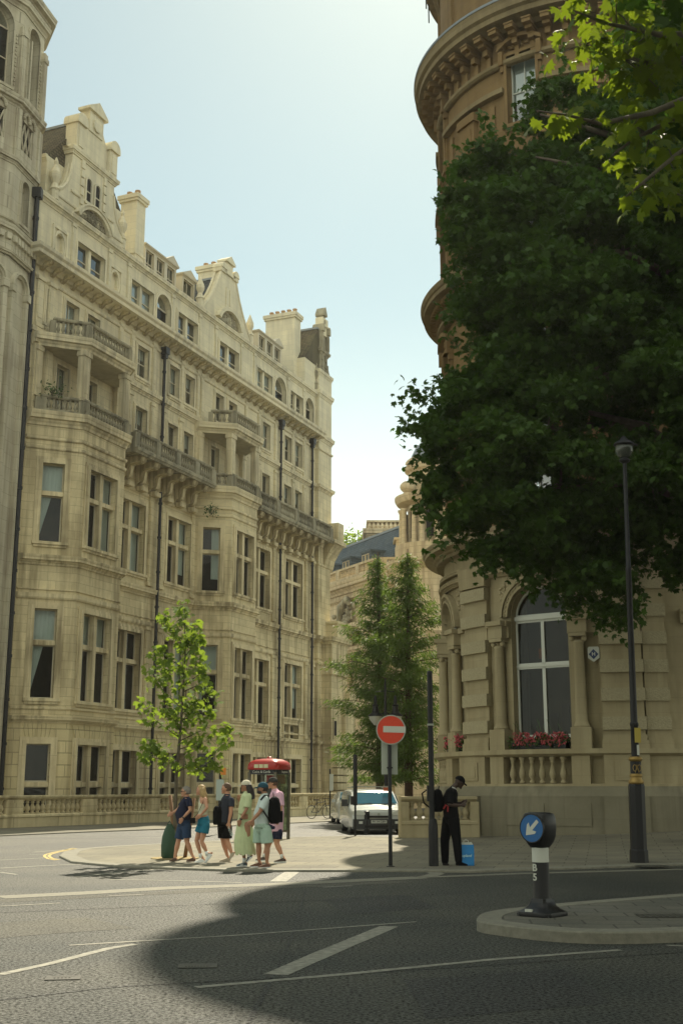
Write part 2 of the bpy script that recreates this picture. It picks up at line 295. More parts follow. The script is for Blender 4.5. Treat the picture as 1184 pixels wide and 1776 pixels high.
def window(parent, T, s0, s1, z0, z1, depth=.35, style='cross', sur=.26, proud=.07, glassm=None, stonem=None, curtain=None, sashm=None, tz=.62, name='window', arch=False, sill=True, mull=.13, kw=0.045, hood=False):
    stonem = stonem or STONE_TRIM; sashm = sashm or SASH
    f = MB(); B = lambda a, b, o0, o1, za, zb: f.box(a, b, o0, o1, za, zb, T=T)
    e = .004
    def arcring(r0, r1, o0, o1, mb=f, K=12):
        cs = (s0 + s1) / 2; zsp = z1 - (s1 - s0) / 2
        for k in range(K):
            t0, t1 = PI * k / K, PI * (k + 1) / K
            pts = [(cs - r0 * math.cos(t0), zsp + r0 * math.sin(t0)), (cs - r1 * math.cos(t0), zsp + r1 * math.sin(t0)), (cs - r1 * math.cos(t1), zsp + r1 * math.sin(t1)), (cs - r0 * math.cos(t1), zsp + r0 * math.sin(t1))]
            mb.prism(pts, o0, o1, T)
    ztop = z1 - (s1 - s0) / 2 if arch else z1
    if sur:
        for (wd, pr) in ((sur, proud), (sur * .55, proud * 1.7), (sur * .2, proud * 1.2)):
            B(s0 - wd, s0 - e, -.02, pr, z0, ztop + (0 if arch else wd)); B(s1 + e, s1 + wd, -.02, pr, z0, ztop + (0 if arch else wd))
            if not arch: B(s0 - e, s1 + e, -.02, pr - .002, z1 + e, z1 + wd)
            else: arcring((s1 - s0) / 2 + e, (s1 - s0) / 2 + wd, -.02, pr)
        if hood:
            B(s0 - sur * 1.15, s1 + sur * 1.15, -.02, proud * 2.2, z1 + sur + e, z1 + sur + .10); B(s0 - sur * 1.35, s1 + sur * 1.35, -.02, proud * 4, z1 + sur + .10 + e, z1 + sur + .20)
    if sill: B(s0 - sur * .9 - .05, s1 + sur * .9 + .05, -depth * .9, proud * 2.4, z0 - .14, z0 - e); B(s0 - sur * .8, s1 + sur * .8, -.02, proud * 1.3, z0 - .26, z0 - .14 - e)
    cells = []; g = -depth + .03
    zt = z0 + (ztop - z0) * tz
    if style in ('cross', 'double'):
        c = (s0 + s1) / 2
        B(c - mull, c + mull, -depth * .95, -.05, z0, ztop)
        if style == 'cross':
            for (a, b) in ((s0, c - mull - e), (c + mull + e, s1)): B(a, b, -depth * .95, -.07, zt - mull * .8, zt + mull * .8); cells += [(a, b, z0, zt - mull * .8), (a, b, zt + mull * .8, ztop)]
        else: cells += [(s0, c - mull, z0, ztop), (c + mull, s1, z0, ztop)]
    elif style == 'transom':
        B(s0, s1, -depth * .95, -.07, zt - mull * .8, zt + mull * .8); cells = [(s0, s1, z0, zt - mull * .8), (s0, s1, zt + mull * .8, ztop)]
    else: cells = [(s0, s1, z0, ztop)]
    if sur or style != 'sash' or sill:
        wo_ = f.build(name, stonem, parent)
    else: wo_ = None
    fr = MB(); k = kw
    for (a, b, za, zb) in cells:
        q = lambda a_, b_, c_, d_: fr.box(a_, b_, g - .02, g + .05, c_, d_, T=T)
        q(a, a + k, za, zb); q(b - k, b, za, zb); q(a + k, b - k, za, za + k * 1.3); q(a + k, b - k, zb - k, zb)
        if style in ('sash', 'double'): q(a + k, b - k, (za + zb) / 2 - k * .6, (za + zb) / 2 + k * .6)
        if style == 'sash' and b - a > .6: q((a + b) / 2 - .015, (a + b) / 2 + .015, za + k, zb - k)
    if arch:
        arcring((s1 - s0) / 2 - k * 1.5, (s1 - s0) / 2, g - .02, g + .05, fr)
        fr.box(s0, s1, g - .02, g + .05, ztop - k, ztop + k, T=T)
    fo = fr.build('sash_frame' if wo_ else name, sashm, wo_ or parent)
    base = wo_ or fo
    pn = MB()
    pn.face([T(s0, g, z0), T(s1, g, z0), T(s1, g, ztop), T(s0, g, ztop)])
    if arch:
        cs = (s0 + s1) / 2; rr = (s1 - s0) / 2
        pn.face([T(cs - rr * math.cos(PI * i / 14), g, ztop + rr * math.sin(PI * i / 14)) for i in range(15)])
    pn.build('pane', glassm or GLASS, base)
    if curtain:
        cu = MB()
        def drape(a, b, za, zb, fa, fb):   # folds
            K = 14; rows = 6; rg = []
            for r_ in range(rows + 1):
                v = r_ / rows; z = zb + (za - zb) * v
                aa = a + (fa[0] - a) * v if fa else a; bb = b + (fb[0] - b) * v if fb else b
                rg.append([T(aa + (bb - aa) * i / K, g - .10 + .025 * math.sin(i * 2.4 + r_ * .3), z) for i in range(K + 1)])
            cu.ring(rg, closed=False, cap=False)
        if curtain == 'tied':
            drape(s0, s1, zt, ztop, None, None); drape(s0, s0 + (s1 - s0) * .55, z0 + .3, zt, None, (s0 + .06,)); 
        elif curtain == 'top': drape(s0, s1, zt + .1, ztop, None, None)
        elif curtain == 'right': drape(s1 - (s1 - s0) * .24, s1, z0, ztop, None, None)
        elif curtain == 'half': drape(s0 + (s1 - s0) * .55, s1, z0 + (ztop - z0) * .2, ztop, None, None)
        elif curtain == 'blind':
            cu.face([T(s0, g - .08, z0 + (ztop - z0) * .35), T(s1, g - .08, z0 + (ztop - z0) * .35), T(s1, g - .08, ztop), T(s0, g - .08, ztop)])
        cu.build('curtain' if curtain != 'blind' else 'blind', CURT, base, smooth=True)
    return base

# ================================================================== the pale stone mansion on the left
TH = R(22.7); MO = (-13.43, 56.0); MRZ = PI / 2 - TH
def m2w(u, n, z=0): return (MO[0] + math.sin(TH) * u + math.cos(TH) * n, MO[1] + math.cos(TH) * u - math.sin(TH) * n, z)
def mansion():
    root = empty('stone_mansion', (MO[0], MO[1], 0), MRZ, 'long pale stone mansion block with canted bays, balconies and scrolled gables above the balustrade', 'building')
    P = [(-3.0, 0), (-2.85, 0), (-1.0, -1.8), (2.6, -1.8), (4.4, 0), (12.7, 0), (14.0, -1.8), (17.2, -1.8), (18.6, 0), (29.9, 0), (29.9, -.28), (32.0, -.28), (32.0, 3)]
    wl = MB(); rust = MB()
    W1 = (4.85, 7.4); W2 = (9.75, 12.3); W3 = (20.0, 22.6); W4 = (24.95, 27.65)
    wins = []     # frame, s0, s1, z0, z1, style, curtain, kwargs
    segs = [(P[i], P[i + 1]) for i in range(len(P) - 1)]
    def panel(seg, z0, z1, hs, mb=wl, depth=.35, extra=()):
        T, l = plane_frame(*seg); wall_panel(mb, T, 0, l, z0, z1, [h[:4] + (('arch',) if len(h) > 6 and h[6] == 'arch' else ()) for h in hs], depth, extra)
        for h in hs: wins.append((T, h[0], h[1], h[2], h[3], h[4], h[5] if len(h) > 5 else None, len(h) > 6 and h[6] == 'arch', depth))
    def mainh(z0, z1, style, cur, seg0, opts):
        return [(a - seg0, b - seg0, z0, z1, style, c) for (a, b), c in zip(opts, cur)]
    # ground floor 0..4.5, first floor 4.5..11.9, second 11.9..18.6 on the bayed plan
    cw1 = math.hypot(1.85, 1.8); cw2 = math.hypot(1.3, 1.8)
    for i, sg in enumerate(segs):
        if i == 1:
            panel(sg, 0, 4.5, [(.75, 1.80, .5, 3.5, 'transom', None)], rust); panel(sg, 4.5, 11.9, [(.78, 1.78, 5.5, 9.5, 'transom', 'tied')]); panel(sg, 11.9, 18.6, [(.78, 1.78, 12.6, 16.3, 'transom', 'tied')])
        elif i == 2:
            panel(sg, 0, 4.5, [(.6, 2.9, .5, 3.5, 'cross', None)], rust); panel(sg, 4.5, 11.9, [(.6, 2.9, 5.45, 9.45, 'cross', 'top')]); panel(sg, 11.9, 18.6, [(.6, 2.9, 12.6, 16.3, 'cross', 'right')])
        elif i == 5:
            panel(sg, 0, 4.5, [(.55, 1.55, .5, 3.5, 'transom', None)], rust); panel(sg, 4.5, 11.9, [(.55, 1.55, 5.5, 9.5, 'transom', 'tied')]); panel(sg, 11.9, 18.6, [(.55, 1.55, 12.6, 16.3, 'transom', 'half')])
        elif i == 6:
            panel(sg, 0, 4.5, [(.5, 2.7, .5, 3.5, 'cross', None)], rust); panel(sg, 4.5, 11.9, [(.5, 2.7, 5.45, 9.45, 'cross', None)]); panel(sg, 11.9, 18.6, [(.5, 2.7, 12.6, 16.3, 'cross', None)])
        elif i == 4:
            o = 4.4
            panel(sg, 0, 4.5, mainh(.5, 3.45, 'cross', [None, None], o, [W1, W2]), rust)
            panel(sg, 4.5, 11.9, mainh(5.5, 9.5, 'cross', [None, 'right'], o, [W1, W2])); panel(sg, 11.9, 18.6, mainh(12.65, 16.35, 'cross', ['right', 'half'], o, [W1, W2]))
        elif i == 8:
            o = 18.6
            panel(sg, 0, 4.5, mainh(.5, 3.45, 'cross', [None, None], o, [W3, W4]), rust)
            panel(sg, 4.5, 11.9, mainh(5.5, 9.5, 'cross', [None, 'half'], o, [W3]) + mainh(6.1, 9.6, 'cross', ['half'], o, [W4]) + mainh(4.75, 5.65, 'double', [None], o, [(25.0, 27.2)]))
            panel(sg, 11.9, 18.6, mainh(12.8, 16.6, 'cross', [None, None], o, [W3, W4]))
        else:
            panel(sg, 0, 4.5, [], rust); panel(sg, 4.5, 18.6, [])
    # upper floors on the straight plan
    T, _ = plane_frame((-3.0, 0), (29.9, 0)); U0 = 3.0
    def H(lst, z0, z1, style, arch=False): return [(a + U0, b + U0, z0, z1, style, c) + (('arch',) if arch else ()) for a, b, c in lst]
    up3 = [(-1.0, .0, None), (1.35, 2.4, None), (6.04, 7.2, 'top'), (9.4, 10.5, None), (11.15, 12.25, 'top'), (14.4, 15.4, None), (16.5, 17.5, None), (21.25, 22.4, None), (24.6, 25.75, 'top'), (26.35, 27.5, None)]
    def panelU(z0, z1, hs):
        wall_panel(wl, T, 0, 32.9, z0, z1, [h[:4] + (('arch',) if len(h) > 6 else ()) for h in hs], .26)
        for h in hs: wins.append((T, h[0], h[1], h[2], h[3], h[4], h[5], len(h) > 6, .26))
    panelU(18.6, 22.6, H(up3, 19.3, 21.65, 'sash'))
    panelU(22.6, 26.3, H([(-2.1, -1.7, None), (-.55, .55, None), (1.3, 2.4, None)] + [(a, b, c) for a, b, c in up3[2:5]] + [(14.8, 15.85, None), (16.5, 17.6, None)] + up3[7:], 23.35, 25.12, 'sash'))
    panelU(26.3, 29.7, H([(.15, 2.6, None), (5.15, 7.45, None), (10.15, 12.45, None), (15.2, 17.75, None), (20.35, 22.6, None), (25.5, 27.6, None)], 26.95, 28.6, 'double')
           + H([(7.75, 9.3, None), (22.95, 24.75, None), (27.95, 29.4, None)], 26.8, 28.95, 'arch', True) + H([(-1.55, -1.0, None), (3.35, 3.9, None)], 27.2, 28.3, 'niche', False))
    # far pavilion and left flank, back and inner walls
    for a, b in (((29.9, 0), (29.9, -.28)), ((29.9, -.28), (32.2, -.28)), ((32.2, -.28), (32.2, 9)), ((-3.0, 9), (-3.0, 0))):
        Tt, l = plane_frame(a, b); wall_panel(wl, Tt, 0, l, 18.6 if a[0] > 0 else 18.6, 31.4 if a[0] > 0 else 29.7, [])
    Tt, l = plane_frame((-3.0, 9), (-3.0, 0)); wall_panel(wl, Tt, 0, l, 0, 18.6, [])
    Tt, l = plane_frame((32.0, 3), (32.0, 9)); wall_panel(wl, Tt, 0, l, 0, 18.6, [])
    Tt, l = plane_frame((32.2, 9), (-3.0, 9)); wall_panel(wl, Tt, 0, l, 0, 29.7, [])
    # bay lids
    for b_ in ([(-2.85, 0), (-1.0, -1.8), (2.6, -1.8), (4.4, 0)], [(12.7, 0), (14, -1.8), (17.2, -1.8), (18.6, 0)]):
        wl.face([(x, y, 18.6) for x, y in b_])
        wl.face([(x, y * .97, 22.0) for x, y in b_][::-1]); wl.face([(x, y, 22.62) for x, y in b_])
    # pilasters
    def pil(u, z0, z1, wd=.26, pr=.10, yb=0):
        wl.box(u - wd, u + wd, yb - pr, yb + .02, z0, z1); wl.box(u - wd * .7, u + wd * .7, yb - pr - .03, yb - pr + .005, z0 + .3, z1 - .3)
        wl.box(u - wd * 1.25, u + wd * 1.25, yb - pr * 1.7, yb + .02, z1 + .002, z1 + .18); wl.box(u - wd * 1.2, u + wd * 1.2, yb - pr * 1.5, yb + .02, z0 - .18, z0 - .002)
    for u in (8.0, 9.2, 23.2, 24.35, 28.35, 29.5, 4.55, 12.55, 19.0):
        pil(u, 5.0, 9.75, .20); pil(u, 12.3, 17.0, .20)
    for u in (5.55, 7.75, 8.95, 10.83, 12.7, 18.95, 20.8, 23.3, 24.2, 26.05, 27.9, 29.3, 4.4, 13.2):
        pil(u, 19.15, 22.1, .17, .08); pil(u, 23.1, 25.55, .17, .08)
    for u in (-2.65, -1.75): pil(u, 18.9, 22.1, .26, .16); pil(u, 23.1, 25.3, .24, .12)
    for u in (-.2, 3.05, 4.9, 9.55, 12.75, 14.75, 18.15, 20.0, 25.15, 27.78):
        pil(u, 26.95, 29.2, .14, .06)
    # voussoirs above the ground floor openings
    for (Tt, c, hw) in [(plane_frame(*segs[1])[0], 1.27, .55), (plane_frame(*segs[2])[0], 1.75, 1.2), (plane_frame(*segs[6])[0], 1.6, 1.15), (T, 3 + 6.12, 1.3), (T, 3 + 11.02, 1.3), (T, 3 + 21.3, 1.3), (T, 3 + 26.3, 1.35)]:
        K = 7
        for k in range(K):
            a, b = -1 + 2 * k / K + .012, -1 + 2 * (k + 1) / K - .012
            rust.prism([(c + a * hw, 3.62), (c + b * hw, 3.62), (c + b * hw * 1.32, 4.36), (c + a * hw * 1.32, 4.36)], -.02, .045, Tt)
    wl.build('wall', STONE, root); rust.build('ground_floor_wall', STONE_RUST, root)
    # windows
    wrd = random.Random(17)
    for (Tt, a, b, z0, z1, st, cu, ar, dp) in wins:
        if st == 'niche':
            f = MB(); f.box(a - .35, b + .35, -.02, .08, z0 - .35, z0 - .2, T=Tt); f.box(a - .35, b + .35, -.02, .08, z1 + .2, z1 + .35, T=Tt); f.box(a - .35, a - .22, -.02, .07, z0 - .2, z1 + .2, T=Tt); f.box(b + .22, b + .35, -.02, .07, z0 - .2, z1 + .2, T=Tt)
            f.box(a, b, -.2, -.16, z0, z1, T=Tt)
            cs = (a + b) / 2
            for k in range(14):
                t0, t1 = 2 * PI * k / 14, 2 * PI * (k + 1) / 14; q = lambda r_, t_: (cs + r_ * .62 * math.cos(t_), (z0 + z1) / 2 + r_ * math.sin(t_))
                f.prism([q(.62, t0), q(.78, t0), q(.78, t1), q(.62, t1)], -.02, .05, Tt)
            f.build('oval_niche', STONE_TRIM, root); continue
        big = z1 - z0 > 2.6
        if ar: window(root, Tt, a, b, z0, z1, dp + .02, 'plain', .22, .07, curtain=None, arch=True)
        elif big: window(root, Tt, a, b, z0, z1, dp, st, .30, .06, curtain=cu, tz=.62 if z0 > 4 else .42, sill=z0 > 4)
        elif st == 'double': window(root, Tt, a, b, z0, z1, dp, 'double', .18, .05, curtain=cu or ('blind' if z0 > 20 and wrd.random() < .4 else None), mull=.11, glassm=GLASS_UP)
        else: window(root, Tt, a, b, z0, z1, dp, 'sash', .17, .05, curtain=cu or wrd.choice(['top', 'blind', None, 'half']), hood=False, glassm=GLASS_UP)
    # string courses and cornices
    s = MB()
    PB = P[:10]; PE = P[9:]
    PM = P[:-1]
    for prof in (cornice(4.42, 4.72, .22), band(5.0, 5.12, .07), band(9.95, 10.2, .10), band(10.35, 10.42, .06), cornice(11.5, 11.95, .30), band(16.95, 17.1, .08)):
        sweep(s, PM, prof)
    for b_ in ([(-3.0, 0), (-2.85, 0), (-1.0, -1.8), (2.6, -1.8), (4.4, 0)], [(12.5, 0), (12.7, 0), (14, -1.8), (17.2, -1.8), (18.6, 0)]):
        sweep(s, b_, cornice(18.1, 18.78, .30)); sweep(s, b_, band(17.4, 17.55, .10)); sweep(s, b_, cornice(22.0, 22.6, .34))
    st = [(-3.0, 3), (-3.0, 0), (29.9, 0), (29.9, -.28), (32.2, -.28), (32.2, 3)]
    for prof in (cornice(22.45, 22.85, .22), band(25.45, 25.6, .10), band(26.75, 26.85, .07)): sweep(s, st, prof)
    sweep(s, [(-3.0, 3), (-3.0, 0), (29.9, 0)], [(-.05, 26.0), (.15, 26.0), (.22, 26.12), (.34, 26.2), (.8, 26.24), (.8, 26.42), (.9, 26.52), (.92, 26.68), (-.05, 26.72)])
    sweep(s, [(29.9, 0), (29.9, -.28), (32.2, -.28), (32.2, 3)], cornice(26.2, 26.7, .2))
    sweep(s, [(-3.0, 3), (-3.0, 0), (29.9, 0)], cornice(29.4, 29.8, .26))
    sweep(s, [(29.9, 3), (29.9, -.28), (32.2, -.28), (32.2, 3)], cornice(29.5, 30.0, .16)); sweep(s, [(29.9, 3), (29.9, -.28), (32.2, -.28), (32.2, 3)], cornice(31.2, 31.6, .12))
    for z in (8.0,): sweep(s, [(29.9, 3), (29.9, -.28), (32.0, -.28), (32.0, 3)], cornice(18.3, 18.9, .3))
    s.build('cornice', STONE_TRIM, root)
    # modillions and balcony brackets
    md = MB(); md.prism([(0, -.0), (-.62, 0), (-.66, -.08), (-.55, -.16), (-.25, -.2), (-.12, -.34), (0, -.40)], -.13, .13, lambda p, e, q: (e, p, q)); md = md.build('modillion', STONE_TRIM, root, loc=(-2.6, -.02, 26.235))
    u = -2.6
    while u < 28.9:
        u += .84
        yb = -.28 if u > 29.8 else 0
        dup(md, root, (u, yb - .02, 26.235))
    bk = MB(); bk.prism([(0, 0), (-1.15, 0), (-1.2, -.10), (-1.12, -.28), (-.9, -.36), (-.62, -.34), (-.42, -.42), (-.34, -.62), (-.36, -.85), (-.26, -1.02), (-.12, -1.08), (0, -1.25)], -.27, .27, lambda p, e, q: (e, p, q)); 
    bk.prism([(0, -.02), (-1.18, -.02), (-1.0, -.38), (-.65, -.38), (-.45, -.46), (-.38, -.9), (-.3, -1.05), (0, -1.2)], -.12, .12, lambda p, e, q: (e * 1.0, p - .045, q)); bk.box(-.3, .3, -.42, 0, -1.5, -1.26)
    us = [5.3, 6.65, 8.0, 9.35, 10.7, 12.05] + [19.2 + 1.18 * i for i in range(9)]
    bk = bk.build('bracket', STONE_TRIM, root, loc=(us[0], -.02, 18.5))
    for u in us[1:]: dup(bk, root, (u, -.02, 18.5))
    # balustrades
    bals = []
    def balustrade(path, z0, h, mt, step=.235, piers=(), r_=1.0, pierw=.22, plinth=.14):
        f = MB(); n = len(path)
        sweep(f, path, [(-.13, z0), (.13, z0), (.13, z0 + plinth), (-.13, z0 + plinth)]); sweep(f, path, [(-.15, z0 + h - .14), (.13, z0 + h - .14), (.17, z0 + h - .08), (.17, z0 + h), (-.17, z0 + h)])
        for i in range(n - 1):
            Tt, l = plane_frame(path[i], path[i + 1])
            ps = [0, l] + [p_ for p_ in (piers[i] if i < len(piers) else [])]
            for p_ in ps: f.box(p_ - pierw, p_ + pierw, -.16, .16, z0, z0 + h - .141, T=Tt); f.box(p_ - pierw * .6, p_ + pierw * .6, .16, .175, z0 + .2, z0 + h - .25, T=Tt)
            ps = sorted(ps)
            for a, b in zip(ps, ps[1:]):
                m_ = int((b - a - 2 * pierw) / step)
                if m_ < 1: continue
                for k in range(m_): bals.append((*Tt(a + pierw + (b - a - 2 * pierw) * (k + .5) / m_, 0, z0 + plinth), h - plinth - .14))
        f.build('balustrade', mt, root)
    balustrade([(4.5, -1.12), (12.7, -1.12)], 18.72, .98, STONE_OLD, piers=([2.1, 4.2, 6.3],))
    balustrade([(18.55, -1.12), (30.0, -1.12)], 18.72, .98, STONE_OLD, piers=([2.8, 5.6, 8.4],))
    for o, c0 in ((-2.85, -1.0), (12.7, 14.0)):
        e0 = 2.6 if o < 0 else 17.2; e1 = 4.4 if o < 0 else 18.6
        balustrade([(o + .35, -.35), (c0, -1.72), (e0, -1.72), (e1 - .3, -.3)], 18.78, .80, STONE_OLD, pierw=.26)
        balustrade([(o + .7, -.55), (c0 + .05, -1.75), (e0 - .05, -1.75), (e1 - .5, -.5)], 22.6, .88, STONE_OLD, pierw=.14)
        for (x, y, wd) in ((c0 + .02, -1.62, .28), (e0 - .05, -1.62, .26), (o + .25, -.12, .22), (e1 - .2, -.12, .22)):
            col = MB(); col.box(x - wd, x + wd, y - wd * .6, y + wd * .6, 19.56, 21.75); col.box(x - wd * 1.2, x + wd * 1.2, y - wd * .8, y + wd * .8, 21.75, 22.0); col.box(x - wd * 1.12, x + wd * 1.12, y - wd * .75, y + wd * .75, 19.5, 19.66)
            col.box(x - wd * .6, x + wd * .6, y - wd * .68, y - wd * .59, 19.9, 21.5)
            col.build('loggia_column', STONE_TRIM, root)
    slab = MB(); slab.box(4.3, 12.75, -1.32, 0, 18.5, 18.72); slab.box(18.5, 30.1, -1.32, 0, 18.5, 18.72); sweep(slab, [(4.3, -1.3), (12.75, -1.3)], cornice(18.46, 18.74, .13)); sweep(slab, [(18.5, -1.3), (30.15, -1.3)], cornice(18.46, 18.74, .13))
    slab.build('balcony_slab', STONE_OLD, root)
    wpos = sorted(bals, key=lambda b: (Vector(m2w(b[0], -b[1], b[2]))).length)
    proto = {}
    for i, b in enumerate(wpos):
        key = round(b[3], 2)
        if i < 100:
            if key not in proto:
                m_ = MB(); m_.lathe(bal_prof(b[3]), seg=8); proto[key] = m_.build('baluster', STONE_OLD, root, smooth=True, loc=b[:3])
            else: dup(proto[key], root, b[:3])
    rest = MB()
    for b in wpos[100:]: rest.lathe(bal_prof(b[3]), b[0], b[1], 6, z0=b[2])
    if rest.v: tag(rest.build('baluster_row', STONE_OLD, root, smooth=True), kind='stuff')
    # gables
    XZ = lambda p, e, q: (p, e, q)
    def scroll_gable(c, name='gable', narrow=1.0):
        g = MB(); k = narrow; y0, y1 = -.14, .32
        half = [(3.15, 29.75), (3.15, 30.35), (2.95, 30.5), (2.6, 30.7), (2.25, 31.1), (2.0, 31.7), (1.88, 32.4), (1.88, 33.2)]
        pts = [(c + x * k, z) for x, z in half] + [(c - x * k, z) for x, z in half[::-1]]
        g.prism(pts, y0, y1, XZ)
        g.box(c - 1.62 * k, c + 1.62 * k, -.1, .3, 33.2, 35.0)
        for sx in (-1, 1):                                       # scroll rims, flanking shafts with little pediments
            rim = [(c + sx * x * k, .08, z + .03) for x, z in half[1:7]]
            g.tube(rim, .10, 6); g.tube([(c + sx * x * k, -.12, z + .03) for x, z in half[1:7]], .10, 6)
            x = c + sx * 1.5 * k
            g.box(x - .34 * k, x + .34 * k, -.3, .4, 33.3, 34.75); g.box(x - .44 * k, x + .44 * k, -.42, .5, 34.75, 34.92)
            K = 8; g.prism([(x + .44 * k * math.cos(PI * i / K), 34.92 + .46 * math.sin(PI * i / K)) for i in range(K + 1)], -.42, .5, XZ)
            g.box(x - .2 * k, x + .2 * k, -.35, -.3, 33.5, 34.6)
            for z in (31.0, 31.5, 32.0, 32.5, 33.0): g.box(c + sx * 1.0 * k - .13, c + sx * 1.0 * k + .13, -.22, -.14, z - .42, z)
            g.lathe([(.22, 0), (.22, .5), (.28, .55), (.20, .7), (.13, .9), (.26, 1.2), (.28, 1.45), (.16, 1.75), (.07, 1.9), (.12, 2.05), (.03, 2.3)], c + sx * 3.0 * k, 0, 8, z0=29.9)
            # little volutes against the upper stage
            K = 9; g.prism([(c + sx * (1.55 + .75 * (1 - math.sin(PI / 2 * i / K))) * k, 33.25 + 1.1 * (i / K) ** 1.3) for i in range(K + 1)] + [(c + sx * 1.5 * k, 33.25)], -.06, .2, XZ)
        g.box(c - .62 * k, c + .62 * k, -.16, .34, 35.0, 36.15); g.box(c - .85 * k, c + .85 * k, -.3, .45, 36.15, 36.3)
        g.prism([(c - .85 * k, 36.3), (c + .85 * k, 36.3), (c, 36.85)], -.3, .45, XZ)
        K = 10; g.prism([(c + .36 * k * math.cos(2 * PI * i / K), 35.5 + .36 * math.sin(2 * PI * i / K)) for i in range(K)], -.26, -.16, XZ)
        for sx in (-1, 1): g.prism([(c + sx * (.62 + .42 * (1 - i / 8) ** 2) * k, 35.0 + .95 * i / 8) for i in range(9)] + [(c + sx * .6 * k, 35.0)], -.08, .25, XZ)
        sweep(g, [(c - 1.95 * k, .4), (c - 1.95 * k, -.16), (c + 1.95 * k, -.16), (c + 1.95 * k, .4)], cornice(33.0, 33.35, .18)); sweep(g, [(c - 3.1 * k, -.15), (c + 3.1 * k, -.15)], band(30.1, 30.22, .06)); sweep(g, [(c - 1.9 * k, -.15), (c + 1.9 * k, -.15)], band(30.85, 30.97, .07))
        if narrow == 1.0:
            K = 12; rr = 1.55
            def sg(a, b, y_a, y_b):
                g.prism([(c + a * math.cos(PI * (.12 + .76 * i / K)), 29.35 + a * .86 * math.sin(PI * (.12 + .76 * i / K))) for i in range(K + 1)] + [(c + b * math.cos(PI * (.12 + .76 * i / K)), 29.35 + b * .86 * math.sin(PI * (.12 + .76 * i / K))) for i in range(K, -1, -1)], y_a, y_b, XZ)
            sg(1.62, 1.40, -.42, 0); sg(1.7, 1.6, -.48, 0)
        return g
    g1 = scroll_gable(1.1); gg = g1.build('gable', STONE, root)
    lr = random.Random(3)
    for c in (1.1, 16.0):
        cv = MB(); cv.prism([(c + 1.38 * math.cos(PI * (.14 + .72 * i / 10)), 29.42 + 1.18 * math.sin(PI * (.14 + .72 * i / 10))) for i in range(11)], -.2, -.12, XZ)
        for i in range(46):
            a = lr.uniform(.15, .85) * PI; r_ = lr.uniform(.2, 1.3); x = c + r_ * math.cos(a); z = 29.82 + r_ * .62 * math.sin(a)
            if z > 29.85: cv.sphere((x, -.2, z), lr.uniform(.05, .11), 6, 4)
        cv.build('carved_tympanum', STONE_OLD, root, auto=True)
    for x in (.45, 1.25):
        Tt = lambda s_, o_, z_, x=x: (x + s_, -.145 - o_, z_)
        f = MB(); 
        pts = [(0, 30.95), (.42, 30.95)] + [(.21 + .21 * math.cos(PI * i / 8), 32.05 + .21 * math.sin(PI * i / 8)) for i in range(9)]
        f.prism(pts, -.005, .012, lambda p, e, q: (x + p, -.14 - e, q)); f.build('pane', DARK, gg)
        f = MB()
        for i in range(8):
            t0, t1 = PI * i / 8, PI * (i + 1) / 8; q = lambda r_, t_: (x + .21 + r_ * math.cos(t_), 32.05 + r_ * math.sin(t_))
            f.prism([q(.21, t0), q(.31, t0), q(.31, t1), q(.21, t1)], -.22, -.13, XZ)
        f.box(x - .1, x, -.22, -.13, 30.85, 32.05); f.box(x + .42, x + .52, -.22, -.13, 30.85, 32.05); f.box(x - .1, x + .52, -.24, -.13, 30.8, 30.95); f.box(x, x + .42, -.17, -.13, 31.5, 31.56)
        f.build('arched_window', STONE_TRIM, gg)
    scroll_gable(31.05, narrow=.36).build('gable', STONE_OLD, root)
    g = MB(); c = 16.0
    half = [(3.2, 29.75), (3.15, 29.95), (2.5, 30.6), (1.95, 31.3), (1.5, 32.0), (1.15, 32.7), (.9, 33.3)]
    g.prism([(c + x, z) for x, z in half] + [(c - x, z) for x, z in half[::-1]], -.14, .32, XZ)
    for sx in (-1, 1):
        g.tube([(c + sx * x, -.1, z + .04) for x, z in half], .11, 6); g.tube([(c + sx * x, .3, z + .04) for x, z in half], .11, 6)
        g.lathe([(.24, 0), (.24, .6), (.3, .65), (.2, .8), (.14, 1.0), (.26, 1.3), (.26, 1.5), (.1, 1.9), (.03, 2.1)], c + sx * 3.3, 0, 8, z0=29.75)
        K = 8; x = c + sx * .8; g.prism([(x + .36 * math.cos(PI * i / K), 33.4 + .4 * math.sin(PI * i / K)) for i in range(K + 1)], -.3, .4, XZ); g.box(x - .33, x + .33, -.25, .38, 33.15, 33.4)
    g.box(c - .75, c + .75, -.25, .36, 33.2, 33.45); g.box(c - .42, c + .42, -.2, .34, 33.45, 34.0); g.box(c - .58, c + .58, -.32, .42, 34.0, 34.14); g.prism([(c - .58, 34.14), (c + .58, 34.14), (c, 34.5)], -.32, .42, XZ)
    for x in (-.25, .25): g.box(c + x - .1, c + x + .1, -.2, -.14, 30.95, 32.3)
    g.box(c - .45, c + .45, -.24, -.14, 30.8, 30.93)
    K = 12
    for a, b in ((1.62, 1.40), (1.7, 1.6)):
        g.prism([(c + a * math.cos(PI * (.1 + .8 * i / K)), 29.5 + a * .86 * math.sin(PI * (.1 + .8 * i / K))) for i in range(K + 1)] + [(c + b * math.cos(PI * (.1 + .8 * i / K)), 29.5 + b * .86 * math.sin(PI * (.1 + .8 * i / K))) for i in range(K, -1, -1)], -.45, 0, XZ)
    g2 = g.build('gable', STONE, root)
    # roofs
    r_ = MB(); r_.face([(4.0, .7, 29.6), (29.9, .7, 29.6), (29.9, 4.5, 31.9), (4.0, 4.5, 31.9)]); r_.face([(4.0, 4.5, 31.9), (29.9, 4.5, 31.9), (29.9, 9, 31.9), (4.0, 9, 31.9)])
    r_.face([(-3, .3, 29.72), (32.2, .3, 29.72), (32.2, 9, 29.72), (-3, 9, 29.72)])
    r_.build('roof', SLATE, root)
